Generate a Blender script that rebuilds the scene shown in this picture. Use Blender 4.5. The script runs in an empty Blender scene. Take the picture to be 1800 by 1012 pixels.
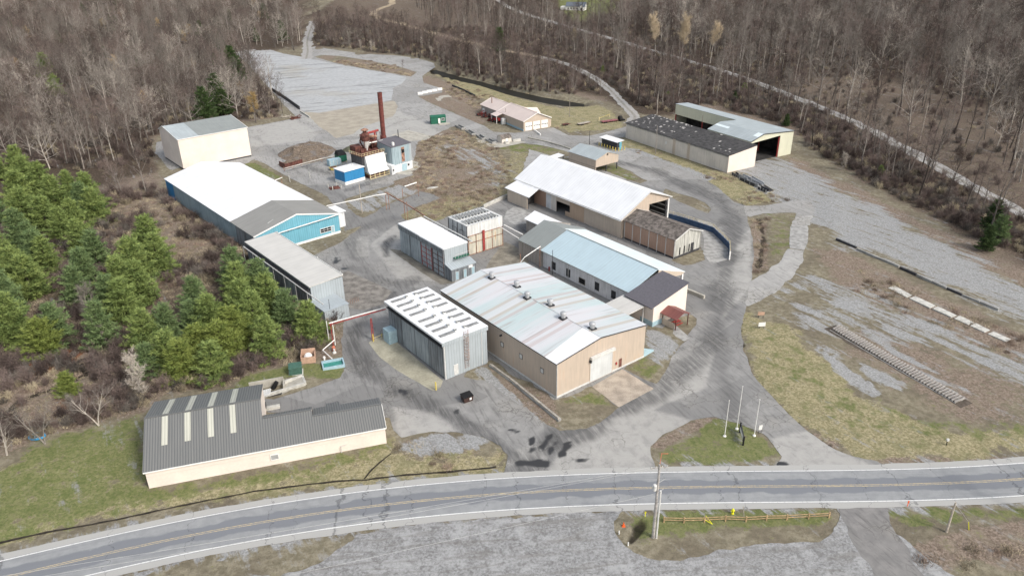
import bpy, bmesh, math, random
import numpy as np
from mathutils import Vector, Matrix
random.seed(7); RS = np.random.RandomState(11)
scene = bpy.context.scene
COL = scene.collection
rad = math.radians

# ---------------------------------------------------------------- camera, sky, sun
CAM_H, FOC, PITCH, ROLL = 78.0, 1337.4, 0.45725, 0.0153
_c, _s = math.cos(PITCH), math.sin(PITCH); _cr, _sr = math.cos(ROLL), math.sin(ROLL)
_R = np.array([1, 0, 0.]); _U = np.array([0, _s, _c]); VIEW = np.array([0, _c, -_s])
RIGHT = _cr*_R - _sr*_U; UP = _sr*_R + _cr*_U
cam_data = bpy.data.cameras.new('camera'); cam = bpy.data.objects.new('camera', cam_data); COL.objects.link(cam)
cam_data.sensor_width = 36; cam_data.lens = 36*FOC/1800; cam_data.clip_start = 1; cam_data.clip_end = 6000
_m = Matrix.Identity(4)
for i in range(3):
    _m[i][0] = RIGHT[i]; _m[i][1] = UP[i]; _m[i][2] = -VIEW[i]
_m[2][3] = CAM_H
cam.matrix_world = _m
scene.camera = cam

SUN_EL, SUN_DIR = rad(42), (0.76, -0.65)          # sun stands behind the camera's right shoulder
world = bpy.data.worlds.new('World'); scene.world = world; world.use_nodes = True
wn = world.node_tree; wn.nodes.clear()
sky = wn.nodes.new('ShaderNodeTexSky'); sky.sky_type = 'NISHITA'; sky.sun_disc = False
sky.sun_elevation = SUN_EL; sky.sun_rotation = math.atan2(SUN_DIR[0], SUN_DIR[1])
sky.air_density = 1.3; sky.dust_density = 4.0; sky.ozone_density = 0.6
bg = wn.nodes.new('ShaderNodeBackground'); bg.inputs['Strength'].default_value = 0.15
wo = wn.nodes.new('ShaderNodeOutputWorld')
veil = wn.nodes.new('ShaderNodeHueSaturation'); veil.inputs['Saturation'].default_value = 0.6      # thin high cloud
wn.links.new(sky.outputs[0], veil.inputs['Color']); wn.links.new(veil.outputs[0], bg.inputs['Color']); wn.links.new(bg.outputs[0], wo.inputs['Surface'])
sd = bpy.data.lights.new('sun', 'SUN'); sd.energy = 1.5; sd.angle = rad(10); sd.color = (1, .97, .93)
sun = bpy.data.objects.new('sun', sd); COL.objects.link(sun)
_d = Vector((SUN_DIR[0]*math.cos(SUN_EL), SUN_DIR[1]*math.cos(SUN_EL), math.sin(SUN_EL)))
sun.rotation_euler = _d.to_track_quat('Z', 'Y').to_euler(); sun.location = (120, -100, 160)
scene.view_settings.view_transform = 'Standard'; scene.view_settings.look = 'None'
scene.view_settings.exposure = 0.36; scene.view_settings.gamma = 1.0
scene.render.engine = 'CYCLES'
scene.cycles.max_bounces = 5; scene.cycles.diffuse_bounces = 2; scene.cycles.glossy_bounces = 2
scene.cycles.transparent_max_bounces = 6; scene.cycles.use_denoising = True

# ---------------------------------------------------------------- surveying helpers
def P(px, py, z=0.0):
    """point of the site at height z that the survey photo shows at (px, py)"""
    d = RIGHT*(px-900)/FOC - UP*(py-506)/FOC + VIEW
    t = (z-CAM_H)/d[2]
    return np.array([0, 0, CAM_H]) + d*t
def PX(pts, z=0.0): return [tuple(P(x, y, z)[:2]) for x, y in pts]

class Frame:
    """a building's own ground axes: x and y turned by ang"""
    def __init__(s, ang, ox=0.0, oy=0.0):
        s.a = ang; s.o = np.array([ox, oy]); s.X = np.array([math.cos(ang), math.sin(ang)]); s.Y = np.array([-math.sin(ang), math.cos(ang)])
    def loc(s, p): q = np.array(p[:2])-s.o; return float(q@s.X), float(q@s.Y)
    def wor(s, x, y, z=0.0): q = s.o + s.X*x + s.Y*y; return (q[0], q[1], z)
    def z(s, px, py, z=0.0): return s.loc(P(px, py, z))
    def _ray(s, px, py):
        d = RIGHT*(px-900)/FOC - UP*(py-506)/FOC + VIEW
        return np.array([*s.loc((0, 0)), CAM_H]), np.array([d[:2]@s.X, d[:2]@s.Y, d[2]])
    def onx(s, px, py, x): o, d = s._ray(px, py); t = (x-o[0])/d[0]; return o[1]+d[1]*t, o[2]+d[2]*t   # (y, z)
    def ony(s, px, py, y): o, d = s._ray(px, py); t = (y-o[1])/d[1]; return o[0]+d[0]*t, o[2]+d[2]*t   # (x, z)
SITE = Frame(0.65)
WORLD = Frame(0.0)

# ---------------------------------------------------------------- noise and fields (numpy)
def _hash(ix, iy, seed):
    h = (ix*374761393 + iy*668265263 + seed*974711) & 0x7fffffff
    h = ((h ^ (h >> 13))*1274126177) & 0x7fffffff
    return ((h ^ (h >> 16)) & 0xffff)/65535.0
def vnoise(x, y, seed=0):
    x = np.asarray(x, float); y = np.asarray(y, float)
    ix = np.floor(x).astype(np.int64); iy = np.floor(y).astype(np.int64); fx = x-ix; fy = y-iy
    fx = fx*fx*(3-2*fx); fy = fy*fy*(3-2*fy)
    a = _hash(ix, iy, seed); b = _hash(ix+1, iy, seed); c = _hash(ix, iy+1, seed); d = _hash(ix+1, iy+1, seed)
    return (a*(1-fx)+b*fx)*(1-fy)+(c*(1-fx)+d*fx)*fy
def fbm(x, y, sc, seed=0, oc=3):
    t = 0; a = .5; n = 0
    for k in range(oc):
        t = t + a*vnoise(x/sc, y/sc, seed+k*17); n += a; a *= .5; sc = sc/2.03
    return t/n*2-1
def sdf(poly, X, Y):
    """signed distance, positive inside"""
    X = np.asarray(X, float); Y = np.asarray(Y, float)
    d = np.full(X.shape, 1e18); ins = np.zeros(X.shape, bool); n = len(poly)
    for i in range(n):
        x0, y0 = poly[i]; x1, y1 = poly[(i+1) % n]; ex, ey = x1-x0, y1-y0
        wx, wy = X-x0, Y-y0; t = np.clip((wx*ex+wy*ey)/(ex*ex+ey*ey+1e-12), 0, 1)
        d = np.minimum(d, (wx-ex*t)**2+(wy-ey*t)**2)
        c = ((y0 <= Y) != (y1 <= Y))
        if y1 != y0: ins ^= c & (X < (Y-y0)/(y1-y0)*ex+x0)
    d = np.sqrt(d)
    return np.where(ins, d, -d)
def pdist(line, X, Y):
    X = np.asarray(X, float); Y = np.asarray(Y, float); d = np.full(X.shape, 1e18)
    for (x0, y0), (x1, y1) in zip(line[:-1], line[1:]):
        ex, ey = x1-x0, y1-y0; wx, wy = X-x0, Y-y0; t = np.clip((wx*ex+wy*ey)/(ex*ex+ey*ey+1e-12), 0, 1)
        d = np.minimum(d, (wx-ex*t)**2+(wy-ey*t)**2)
    return np.sqrt(d)
def sstep(a, b, v): t = np.clip((v-a)/(b-a), 0, 1); return t*t*(3-2*t)
def smooth_line(pts, n=6):
    """catmull-rom through the points"""
    p = [np.array(q, float) for q in pts]; p = [2*p[0]-p[1]]+p+[2*p[-1]-p[-2]]; out = []
    for i in range(1, len(p)-2):
        for k in range(n):
            t = k/n; a, b, c, d = p[i-1], p[i], p[i+1], p[i+2]
            out.append(tuple(.5*((2*b)+(c-a)*t+(2*a-5*b+4*c-d)*t*t+(3*b-a-3*c+d)*t**3)))
    out.append(tuple(p[-2])); return out

# ---------------------------------------------------------------- materials
class N:
    """tiny node-tree writer"""
    def __init__(s, name):
        s.m = bpy.data.materials.new(name); s.m.use_nodes = True; s.t = s.m.node_tree; s.t.nodes.clear()
        s.out = s.t.nodes.new('ShaderNodeOutputMaterial'); s.b = s.t.nodes.new('ShaderNodeBsdfPrincipled')
        s.t.links.new(s.b.outputs[0], s.out.inputs[0])
    def n(s, typ, **kw):
        x = s.t.nodes.new(typ)
        for k, v in kw.items(): setattr(x, k, v)
        return x
    def l(s, a, b):
        s.t.links.new(a, b)
    def _in(s, sock, v):
        if hasattr(v, 'is_output'): s.l(v, sock)
        elif isinstance(v, (tuple, list)) and len(v) == 3 and sock.type == 'RGBA': sock.default_value = (*v, 1)
        else: sock.default_value = v
    def coord(s, kind='Object', scale=(1, 1, 1), loc=(0, 0, 0), rot=0.0):
        tc = s.n('ShaderNodeTexCoord'); mp = s.n('ShaderNodeMapping'); s.l(tc.outputs[kind], mp.inputs[0])
        mp.inputs['Scale'].default_value = scale; mp.inputs['Location'].default_value = loc; mp.inputs['Rotation'].default_value = (0, 0, rot)
        return mp.outputs[0]
    def world(s, scale=(1, 1, 1), rot=0.0):
        g = s.n('ShaderNodeNewGeometry'); m0 = s.n('ShaderNodeMapping'); s.l(g.outputs['Position'], m0.inputs[0]); m0.inputs['Rotation'].default_value = (0, 0, rot)
        mp = s.n('ShaderNodeMapping'); s.l(m0.outputs[0], mp.inputs[0]); mp.inputs['Scale'].default_value = scale; return mp.outputs[0]
    def noise(s, vec, sc, det=4, rough=.55, dist=0.0):
        x = s.n('ShaderNodeTexNoise'); s.l(vec, x.inputs['Vector']); x.inputs['Scale'].default_value = sc
        x.inputs['Detail'].default_value = det; x.inputs['Roughness'].default_value = rough; x.inputs['Distortion'].default_value = dist
        return x.outputs['Fac']
    def vor(s, vec, sc, feat='F1', out='Distance'):
        x = s.n('ShaderNodeTexVoronoi', feature=feat); s.l(vec, x.inputs['Vector']); x.inputs['Scale'].default_value = sc
        return x.outputs[out]
    def ramp(s, fac, a, b, lo=0.0, hi=1.0):
        x = s.n('ShaderNodeMapRange', clamp=True); x.interpolation_type = 'SMOOTHSTEP'; s.l(fac, x.inputs[0])
        x.inputs[1].default_value = a; x.inputs[2].default_value = b; x.inputs[3].default_value = lo; x.inputs[4].default_value = hi
        return x.outputs[0]
    def math(s, op, a, b=0.0):
        x = s.n('ShaderNodeMath', operation=op); s._in(x.inputs[0], a); s._in(x.inputs[1], b); return x.outputs[0]
    def mix(s, fac, a, b, mode='MIX'):
        x = s.n('ShaderNodeMix', data_type='RGBA', blend_type=mode); s._in(x.inputs[0], fac); s._in(x.inputs[6], a); s._in(x.inputs[7], b)
        return x.outputs[2]
    def attr(s, name):
        x = s.n('ShaderNodeAttribute'); x.attribute_name = name; return x.outputs['Fac']
    def bump(s, h, strength=.3, dist=.05):
        x = s.n('ShaderNodeBump'); x.inputs['Strength'].default_value = strength; x.inputs['Distance'].default_value = dist
        s.l(h, x.inputs['Height']); s.l(x.outputs[0], s.b.inputs['Normal'])
    def done(s, col, rough=.9, metal=0.0, spec=.3):
        s._in(s.b.inputs['Base Color'], col); s._in(s.b.inputs['Roughness'], rough); s._in(s.b.inputs['Metallic'], metal)
        s.b.inputs['Specular IOR Level'].default_value = spec
        return s.m
def plain(name, col, rough=.8, var=.18, sc=1.5, metal=0.0, spec=.3):
    w = N(name); v = w.coord(); f = w.noise(v, sc, 5); f2 = w.noise(v, sc*9, 3)
    k = w.math('ADD', w.ramp(f, .3, .7, -var, var), w.ramp(f2, .3, .7, -var*.5, var*.5)); k = w.math('ADD', k, 1.0)
    x = w.n('ShaderNodeVectorMath', operation='SCALE'); x.inputs[0].default_value = col; w.l(k, x.inputs['Scale'])
    return w.done(x.outputs[0], rough, metal, spec)
def panel(name, col, pitch=.3, rib=.10, streak=.12, rust=0.0, rustcol=(.25, .10, .05), dirt=.2, rough=.55, bumps=.5, spec=.3, seam=0.0, blotch=0.0):
    """ribbed sheet metal: ribs across u, weather streaks and rust run down v"""
    w = N(name); uv = w.coord('UV')
    sx = w.n('ShaderNodeSeparateXYZ'); w.l(uv, sx.inputs[0]); u = sx.outputs[0]; v = sx.outputs[1]
    ph = w.math('FRACT', w.math('DIVIDE', u, pitch)); r = w.ramp(w.math('ABSOLUTE', w.math('SUBTRACT', ph, .5)), .08, .22)   # 0 on the rib
    st = w.noise(w.coord('UV', (1.6, .10, 1)), 1.0, 5, .65)
    st2 = w.noise(w.coord('UV', (6, .25, 1), (9, 3, 0)), 1.0, 3, .6)
    bl = w.noise(w.coord('UV', (1, 1, 1), (3, 7, 0)), .22, 5, .6)
    k = w.math('ADD', w.ramp(st, .3, .7, -streak, streak), w.ramp(st2, .3, .7, -streak*.6, streak*.6))
    k = w.math('ADD', k, w.ramp(r, 0, 1, -rib, 0)); k = w.math('ADD', k, w.ramp(bl, .3, .7, -dirt*.5, dirt*.3)); k = w.math('ADD', k, 1.0)
    x = w.n('ShaderNodeVectorMath', operation='SCALE'); x.inputs[0].default_value = col; w.l(k, x.inputs['Scale'])
    c = x.outputs[0]
    if blotch > 0: c = w.mix(w.ramp(bl, .48, .62, 0, blotch), c, tuple(q*.55 for q in col))
    if seam > 0:
        s2 = w.math('FRACT', w.math('DIVIDE', u, seam)); l = w.ramp(s2, 0, .03, .45, 0); c = w.mix(l, c, (.05, .05, .05))
    if rust > 0:
        rn = w.math('MULTIPLY', w.ramp(st, .5, .68), w.ramp(bl, .42, .6)); c = w.mix(w.math('MULTIPLY', rn, rust), c, rustcol)
    w.bump(r, bumps, .03)
    return w.done(c, rough, 0, spec)

M = {}
def mats():
    M['tan'] = panel('tan_siding', (.53, .445, .365), .3, .12, .07, .35, (.42, .25, .14), .12)
    M['tan2'] = panel('tan_siding_pale', (.56, .475, .39), .35, .08, .06, .15, (.4, .3, .2), .15)
    M['cream'] = plain('cream_wall', (.77, .685, .61), .8, .05, .3)
    M['cream_block'] = panel('cream_block_wall', (.68, .625, .56), 9, .0, .07, .1, (.35, .28, .22), .18, .85, .05)
    M['sage'] = panel('pale_sage_siding', (.66, .66, .52), .3, .10, .05, .1, (.3, .28, .2), .1)
    M['greymetal'] = panel('grey_weathered_cladding', (.33, .37, .39), .6, .16, .26, .2, (.16, .13, .10), .35, .6, .5, seam=1.2)
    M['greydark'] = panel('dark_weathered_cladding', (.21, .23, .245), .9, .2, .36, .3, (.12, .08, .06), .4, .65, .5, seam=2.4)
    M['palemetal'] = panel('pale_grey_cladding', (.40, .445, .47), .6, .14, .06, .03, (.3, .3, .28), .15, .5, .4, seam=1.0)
    M['whitemetal'] = panel('white_weathered_cladding', (.66, .67, .66), .9, .08, .16, .35, (.35, .18, .09), .2, .6, .4, seam=2.4)
    M['rustpanel'] = panel('rust_stained_cladding', (.58, .55, .46), 1.4, .1, .2, .9, (.50, .28, .10), .3, .7, .4, seam=1.9)
    M['whiteroof'] = panel('white_coated_roof', (.80, .81, .82), .9, .04, .05, .12, (.55, .54, .52), dirt=.10, rough=.6, bumps=.3)
    M['flap'] = plain('dull_grey_flap', (.16, .17, .17), .7, .2, 2); M['baffle'] = plain('pale_grey_baffle', (.25, .255, .255), .7, .2, 2)
    M['creamroof'] = panel('offwhite_membrane_roof', (.56, .55, .52), 3, .03, .05, .1, (.4, .36, .3), .12, .8, .1)
    M['bluepaint'] = panel('turquoise_siding', (.16, .40, .50), .6, .10, .06, .1, (.4, .5, .5), .12)
    M['bluedeep'] = panel('blue_siding', (.035, .22, .45), .6, .10, .06, 0, dirt=.12)
    M['bluefade'] = panel('faded_blue_grey_siding', (.30, .39, .43), .6, .10, .16, .5, (.22, .24, .25), .3)
    M['greyroof'] = panel('grey_ribbed_roof', (.285, .28, .262), .35, .08, .05, 0, dirt=.1)
    M['greyroof2'] = panel('grey_metal_roof', (.27, .29, .28), .5, .08, .05, 0, dirt=.12)
    M['steelroof'] = panel('galvanised_roof', (.40, .445, .455), .45, .06, .06, .1, (.55, .6, .62), .15, .45)
    M['blueroof'] = panel('pale_blue_metal_roof', (.48, .60, .65), .9, .05, .05, .25, (.32, .42, .46), .14, .45, blotch=.12)
    M['blueroof2'] = panel('white_blue_metal_roof', (.74, .82, .84), .9, .04, .04, 0, dirt=.1, rough=.45)
    M['shingle'] = plain('old_brown_shingle', (.155, .135, .12), .95, .45, 1.1)
    M['charcoal'] = plain('charcoal_shingle', (.125, .12, .135), .9, .10, 2.5)
    M['felt'] = plain('black_roofing_felt', (.062, .06, .06), .95, .35, .9)
    M['feltpatch'] = plain('bare_roof_patch', (.42, .40, .38), .9, .25, 2)
    M['redroof'] = panel('maroon_metal_roof', (.22, .085, .075), .4, .15, .1, 0, dirt=.2)
    M['pinkroof'] = panel('pinkish_tan_metal_roof', (.66, .56, .51), .45, .06, .04, 0, dirt=.08)
    M['charmetal'] = None
    w = N('charcoal_ribbed_roof'); uv = w.coord('UV'); sx = w.n('ShaderNodeSeparateXYZ'); w.l(uv, sx.inputs[0])
    ph = w.math('FRACT', w.math('DIVIDE', sx.outputs[0], .40)); r = w.ramp(w.math('ABSOLUTE', w.math('SUBTRACT', ph, .5)), .10, .26)
    st = w.noise(w.coord('UV', (1, .1, 1)), 1.0, 4); c = w.mix(r, (.12, .124, .124), (.185, .188, .182)); c = w.mix(w.ramp(st, .3, .7, 0, .3), c, (.12, .125, .125))
    w.bump(r, .5, .05); M['charmetal'] = w.done(c, .55)
    M['whitepaint'] = plain('white_paint', (.80, .79, .76), .6, .06, 2)
    M['trimwhite'] = plain('white_trim', (.82, .81, .78), .6, .04, 2)
    M['whiteblock'] = panel('peeling_white_block', (.70, .71, .72), 2.5, .03, .12, .5, (.34, .34, .35), .3, .85, .1)
    M['dirtyblock'] = panel('stained_grey_block', (.36, .33, .30), 2.2, .06, .2, .5, (.16, .14, .12), .3, .9, .1)
    M['peelwood'] = panel('peeling_wood_boards', (.50, .50, .46), .25, .35, .4, .7, (.16, .15, .14), .3, .9)
    M['brownpanel'] = panel('brown_tan_boards', (.42, .28, .21), .6, .08, .06, .1, (.3, .2, .15), .12)
    M['brownpanel2'] = panel('sandy_boards', (.50, .37, .27), .6, .08, .06, .1, (.3, .2, .15), .12)
    M['navy'] = plain('navy_blue_paint', (.045, .085, .16), .6, .2, 1)
    M['yellow'] = plain('yellow_paint', (.62, .50, .13), .6, .2, 3)
    M['hiyellow'] = plain('bright_yellow_paint', (.75, .72, .03), .5, .1, 3)
    M['paleyellow'] = plain('pale_yellow_paint', (.68, .58, .34), .7, .2, 3)
    M['redpaint'] = plain('faded_red_steel', (.33, .055, .05), .6, .3, 2)
    M['rust'] = plain('rusty_steel', (.12, .05, .04), .85, .5, 1.2)
    M['rustlight'] = plain('light_rust_steel', (.30, .17, .12), .85, .5, 1.0)
    M['black'] = plain('black_void_paint', (.012, .012, .013), .8, .2, 2)
    M['dark'] = plain('dark_steel', (.05, .05, .055), .6, .3, 2)
    M['steel'] = plain('galvanised_steel', (.46, .47, .48), .45, .15, 2, .3)
    M['interior'] = plain('painted_interior_shade', (.045, .043, .042), .9, .4, .5)  # near-black colour paints the shade inside open sheds onto their surfaces
    M['glass'] = plain('dark_window_glass', (.02, .025, .03), .15, .1, 1, 0, .5)
    M['concrete'] = plain('pale_concrete', (.40, .38, .33), .9, .18, .5)
    M['concrete2'] = plain('grey_concrete', (.33, .325, .31), .9, .25, .7)
    M['tie'] = plain('weathered_tie', (.33, .31, .29), .95, .3, 2)
    M['green'] = plain('dark_green_paint', (.02, .12, .075), .6, .15, 2)
    M['greengrey'] = plain('green_grey_cabinet', (.06, .13, .10), .6, .15, 2)
    M['teal'] = plain('teal_lining', (.05, .24, .20), .4, .2, 2)
    M['paleblue'] = plain('pale_blue_paint', (.36, .50, .56), .6, .1, 2)
    M['ply'] = plain('plywood', (.50, .33, .24), .85, .15, 2)
    M['wood'] = plain('silvered_timber', (.38, .345, .29), .9, .25, 2)
    M['railwood'] = plain('brown_rail_timber', (.42, .30, .17), .9, .25, 2)
    M['pole'] = plain('grey_utility_pole_wood', (.27, .24, .21), .9, .25, 2)
    M['polelight'] = plain('pale_pole_wood', (.45, .40, .34), .9, .25, 2)
    M['orange'] = plain('orange_plastic', (.80, .13, .03), .5, .1, 2)
    M['cyan'] = plain('blue_plastic', (.05, .33, .62), .4, .1, 2)
    M['slab'] = plain('pale_slab', (.50, .49, .45), .9, .2, 1)
    M['rubber'] = plain('black_rubber', (.02, .02, .02), .8, .2, 2)
    M['redmachine'] = plain('red_machine_paint', (.30, .035, .03), .5, .3, 3)
    M['skylight'] = panel('cream_fibreglass_skylight', (.50, .50, .43), .46, .22, .05, 0, dirt=.1)
    M['gutter'] = plain('gutter_metal', (.60, .60, .58), .5, .1, 2)
    M['rollup'] = panel('galvanised_roller_door', (.58, .60, .60), 50, .0, .05, 0, dirt=.3, rough=.5)
    # tan warehouse roof: sheets of differing age
    w = N('patchwork_metal_roof'); uv = w.coord('UV'); sx = w.n('ShaderNodeSeparateXYZ'); w.l(uv, sx.inputs[0]); u = sx.outputs[0]
    sheet = w.math('FLOOR', w.math('DIVIDE', u, .9)); cmb = w.n('ShaderNodeCombineXYZ'); w.l(sheet, cmb.inputs[0])
    wh = w.n('ShaderNodeTexWhiteNoise', noise_dimensions='2D'); w.l(cmb.outputs[0], wh.inputs['Vector'])
    big = w.noise(w.coord('UV', (1, .15, 1)), .10, 3, .5); st = w.noise(w.coord('UV', (1.3, .07, 1)), 1.0, 5, .6)
    c = w.mix(w.ramp(big, .42, .58), (.64, .65, .67), (.50, .61, .61))
    c = w.mix(w.ramp(wh.outputs[0], .0, .9, 0, .5), c, (.67, .65, .66))
    c = w.mix(w.ramp(wh.outputs[0], .88, .92, 0, .4), c, (.42, .29, .25))
    c = w.mix(w.ramp(wh.outputs[0], .93, .99, 0, .35), c, (.50, .50, .38))
    c = w.mix(w.ramp(st, .56, .72, 0, .6), c, (.38, .27, .24))
    c = w.mix(w.ramp(st, .44, .33, 0, .4), c, (.32, .30, .30))
    ph = w.math('FRACT', w.math('DIVIDE', u, .3)); r = w.ramp(w.math('ABSOLUTE', w.math('SUBTRACT', ph, .5)), .1, .25)
    c = w.mix(w.ramp(r, 0, 1, .22, 0), c, (.25, .25, .26)); w.bump(r, .5, .04); M['patchroof'] = w.done(c, .5)
mats()

# ---------------------------------------------------------------- objects and mesh building
def tag(o, label=None, cat=None, group=None, kind=None):
    if label: o['label'] = label
    if cat: o['category'] = cat
    if group: o['group'] = group
    if kind: o['kind'] = kind
    return o
def thing(name, label, cat, loc=(0, 0, 0), rot=0.0, group=None):
    o = bpy.data.objects.new(name, None); COL.objects.link(o); o.empty_display_size = .5
    o.location = loc; o.rotation_euler = (0, 0, rot); return tag(o, label, cat, group)
def fthing(name, label, cat, fr, x, y, group=None, z=0.0):
    o = thing(name, label, cat, fr.wor(x, y, z), fr.a, group); o['_x'] = x; o['_y'] = y
    ORIG[o.name] = (x, y, z); del o['_x']; del o['_y']; return o
ORIG = {}
def copy_thing(root, loc, rot, label=None, group=None, scale=None):
    def cp(o, par):
        c = o.copy(); COL.objects.link(c)
        if par is not None: c.parent = par
        for ch in [k for k in KIDS.get(o.name, [])]: cp(ch, c)
        return c
    r = cp(root, None); r.location = loc; r.rotation_euler = (root.rotation_euler[0], root.rotation_euler[1], rot)
    if scale: r.scale = (scale,)*3
    if label: r['label'] = label
    if group: r['group'] = group
    return r
KIDS = {}

SPLIT = {'post', 'pipe_post', 'pipe_bracket', 'bracket', 'wall_rib', 'batten', 'girt', 'steel_post', 'porch_post', 'cap_strut', 'cross_member', 'front_post', 'front_wall', 'corner_post', 'bay_frame', 'base_band', 'white_pipe', 'steam_pipe', 'insulator', 'skid', 'outlet', 'blocked_opening'}
class MB:
    def __init__(s): s.v = []; s.f = []
    def poly(s, pts):
        i = len(s.v); s.v += [tuple(map(float, p)) for p in pts]; s.f.append(list(range(i, i+len(pts)))); return s
    def hexa(s, a, b):
        """solid between two quads a (bottom, ccw) and b (top)"""
        i = len(s.v); s.v += [tuple(map(float, p)) for p in list(a)+list(b)]
        s.f += [[i+3, i+2, i+1, i], [i+4, i+5, i+6, i+7]]+[[i+k, i+(k+1) % 4, i+4+(k+1) % 4, i+4+k] for k in range(4)]; return s
    def box(s, x0, x1, y0, y1, z0, z1):
        return s.hexa([(x0, y0, z0), (x1, y0, z0), (x1, y1, z0), (x0, y1, z0)], [(x0, y0, z1), (x1, y0, z1), (x1, y1, z1), (x0, y1, z1)])
    def slab(s, pts, t):
        """thickness t under a flat polygon"""
        n = len(pts); i = len(s.v); s.v += [tuple(map(float, p)) for p in pts]+[(p[0], p[1], p[2]-t) for p in pts]
        s.f += [list(range(i, i+n)), list(range(i+2*n-1, i+n-1, -1))]+[[i+k, i+n+k, i+n+(k+1) % n, i+(k+1) % n] for k in range(n)]; return s
    def beam(s, p, q, w, h):
        p = np.array(p, float); q = np.array(q, float); d = q-p; L = np.linalg.norm(d); d = d/L
        up = np.array([0, 0, 1.]) if abs(d[2]) < .9 else np.array([1., 0, 0]); sd_ = np.cross(d, up); sd_ /= np.linalg.norm(sd_); up = np.cross(sd_, d)
        A = [p+sd_*a*w/2+up*b*h/2 for a, b in ((-1, -1), (1, -1), (1, 1), (-1, 1))]
        return s.hexa(A, [a+d*L for a in A])
    def tube(s, p, q, r0, r1=None, n=8, caps=True):
        r1 = r0 if r1 is None else r1; p = np.array(p, float); q = np.array(q, float); d = q-p; L = np.linalg.norm(d); d = d/L
        up = np.array([0, 0, 1.]) if abs(d[2]) < .9 else np.array([1., 0, 0]); a = np.cross(d, up); a /= np.linalg.norm(a); b = np.cross(d, a)
        i = len(s.v)
        for c, r in ((p, r0), (q, r1)):
            for k in range(n):
                t = 2*math.pi*k/n; s.v.append(tuple(c+(a*math.cos(t)+b*math.sin(t))*r))
        s.f += [[i+k, i+(k+1) % n, i+n+(k+1) % n, i+n+k][::-1] for k in range(n)]
        if caps: s.f += [list(range(i, i+n)), list(range(i+2*n-1, i+n-1, -1))]
        return s
    def lathe(s, c, prof, n=12):
        i = len(s.v); m = len(prof)
        for r, z in prof:
            for k in range(n): t = 2*math.pi*k/n; s.v.append((c[0]+r*math.cos(t), c[1]+r*math.sin(t), c[2]+z))
        for j in range(m-1): s.f += [[i+j*n+k, i+j*n+(k+1) % n, i+(j+1)*n+(k+1) % n, i+(j+1)*n+k] for k in range(n)]
        s.f += [list(range(i+n-1, i-1, -1)), list(range(i+(m-1)*n, i+m*n))]; return s
    def build(s, name, mat, parent=None, local=False, fr=None, smooth=False):
        """parent given: vertices are in the parent's frame axes (its origin is taken off); local: already relative"""
        if name in SPLIT:
            par = list(range(len(s.v)))
            def find(a):
                while par[a] != a: par[a] = par[par[a]]; a = par[a]
                return a
            for f in s.f:
                for q in f[1:]: par[find(q)] = find(f[0])
            roots = []; [roots.append(find(f[0])) for f in s.f if find(f[0]) not in roots]
            if len(roots) > 1:
                out = None
                for r_ in roots:
                    m = MB(); ids = [i for i in range(len(s.v)) if find(i) == r_]; mp = {a: k for k, a in enumerate(ids)}; m.v = [s.v[i] for i in ids]; m.f = [[mp[a] for a in f] for f in s.f if find(f[0]) == r_]
                    o = m._build(name, mat, parent, local, fr, smooth); out = out or o
                return out
        return s._build(name, mat, parent, local, fr, smooth)
    def _build(s, name, mat, parent, local, fr, smooth):
        me = bpy.data.meshes.new(name)
        v = np.array(s.v, float)
        if parent is not None and not local:
            o = ORIG.get(parent.name, None)
            if o is not None: v = v-np.array(o)
        elif parent is None and fr is not None:
            v = np.array([fr.wor(*p) for p in v])
        me.from_pydata([tuple(p) for p in v], [], s.f); me.validate(); me.update()
        uvl = me.uv_layers.new(name='UVMap'); L = np.zeros((len(me.loops), 2))
        for p in me.polygons:
            n = np.array(p.normal)
            if abs(n[2]) > .995: hx = np.array([0., 1, 0])
            else: hx = np.array([-n[1], n[0], 0.]); hx /= np.linalg.norm(hx)
            vy = np.cross(n, hx)
            for li in p.loop_indices:
                q = v[me.loops[li].vertex_index]; L[li] = (q@hx+13.7, q@vy+3.1)
        uvl.data.foreach_set('uv', L.ravel())
        if smooth: me.polygons.foreach_set('use_smooth', [True]*len(me.polygons))
        if mat is not None: me.materials.append(M[mat] if isinstance(mat, str) else mat)
        ob = bpy.data.objects.new(name, me); COL.objects.link(ob)
        if parent is not None: ob.parent = parent; KIDS.setdefault(parent.name, []).append(ob); 
        if parent is not None and not local and parent.name in ORIG: ORIG[ob.name] = ORIG[parent.name]
        elif parent is not None and local: ORIG[ob.name] = (0, 0, 0)
        return ob
def rootmesh(name, mb, mat, label, cat, loc=(0, 0, 0), rot=0.0, group=None):
    o = mb.build(name, mat); o.location = loc; o.rotation_euler = (0, 0, rot); return tag(o, label, cat, group)

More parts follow.
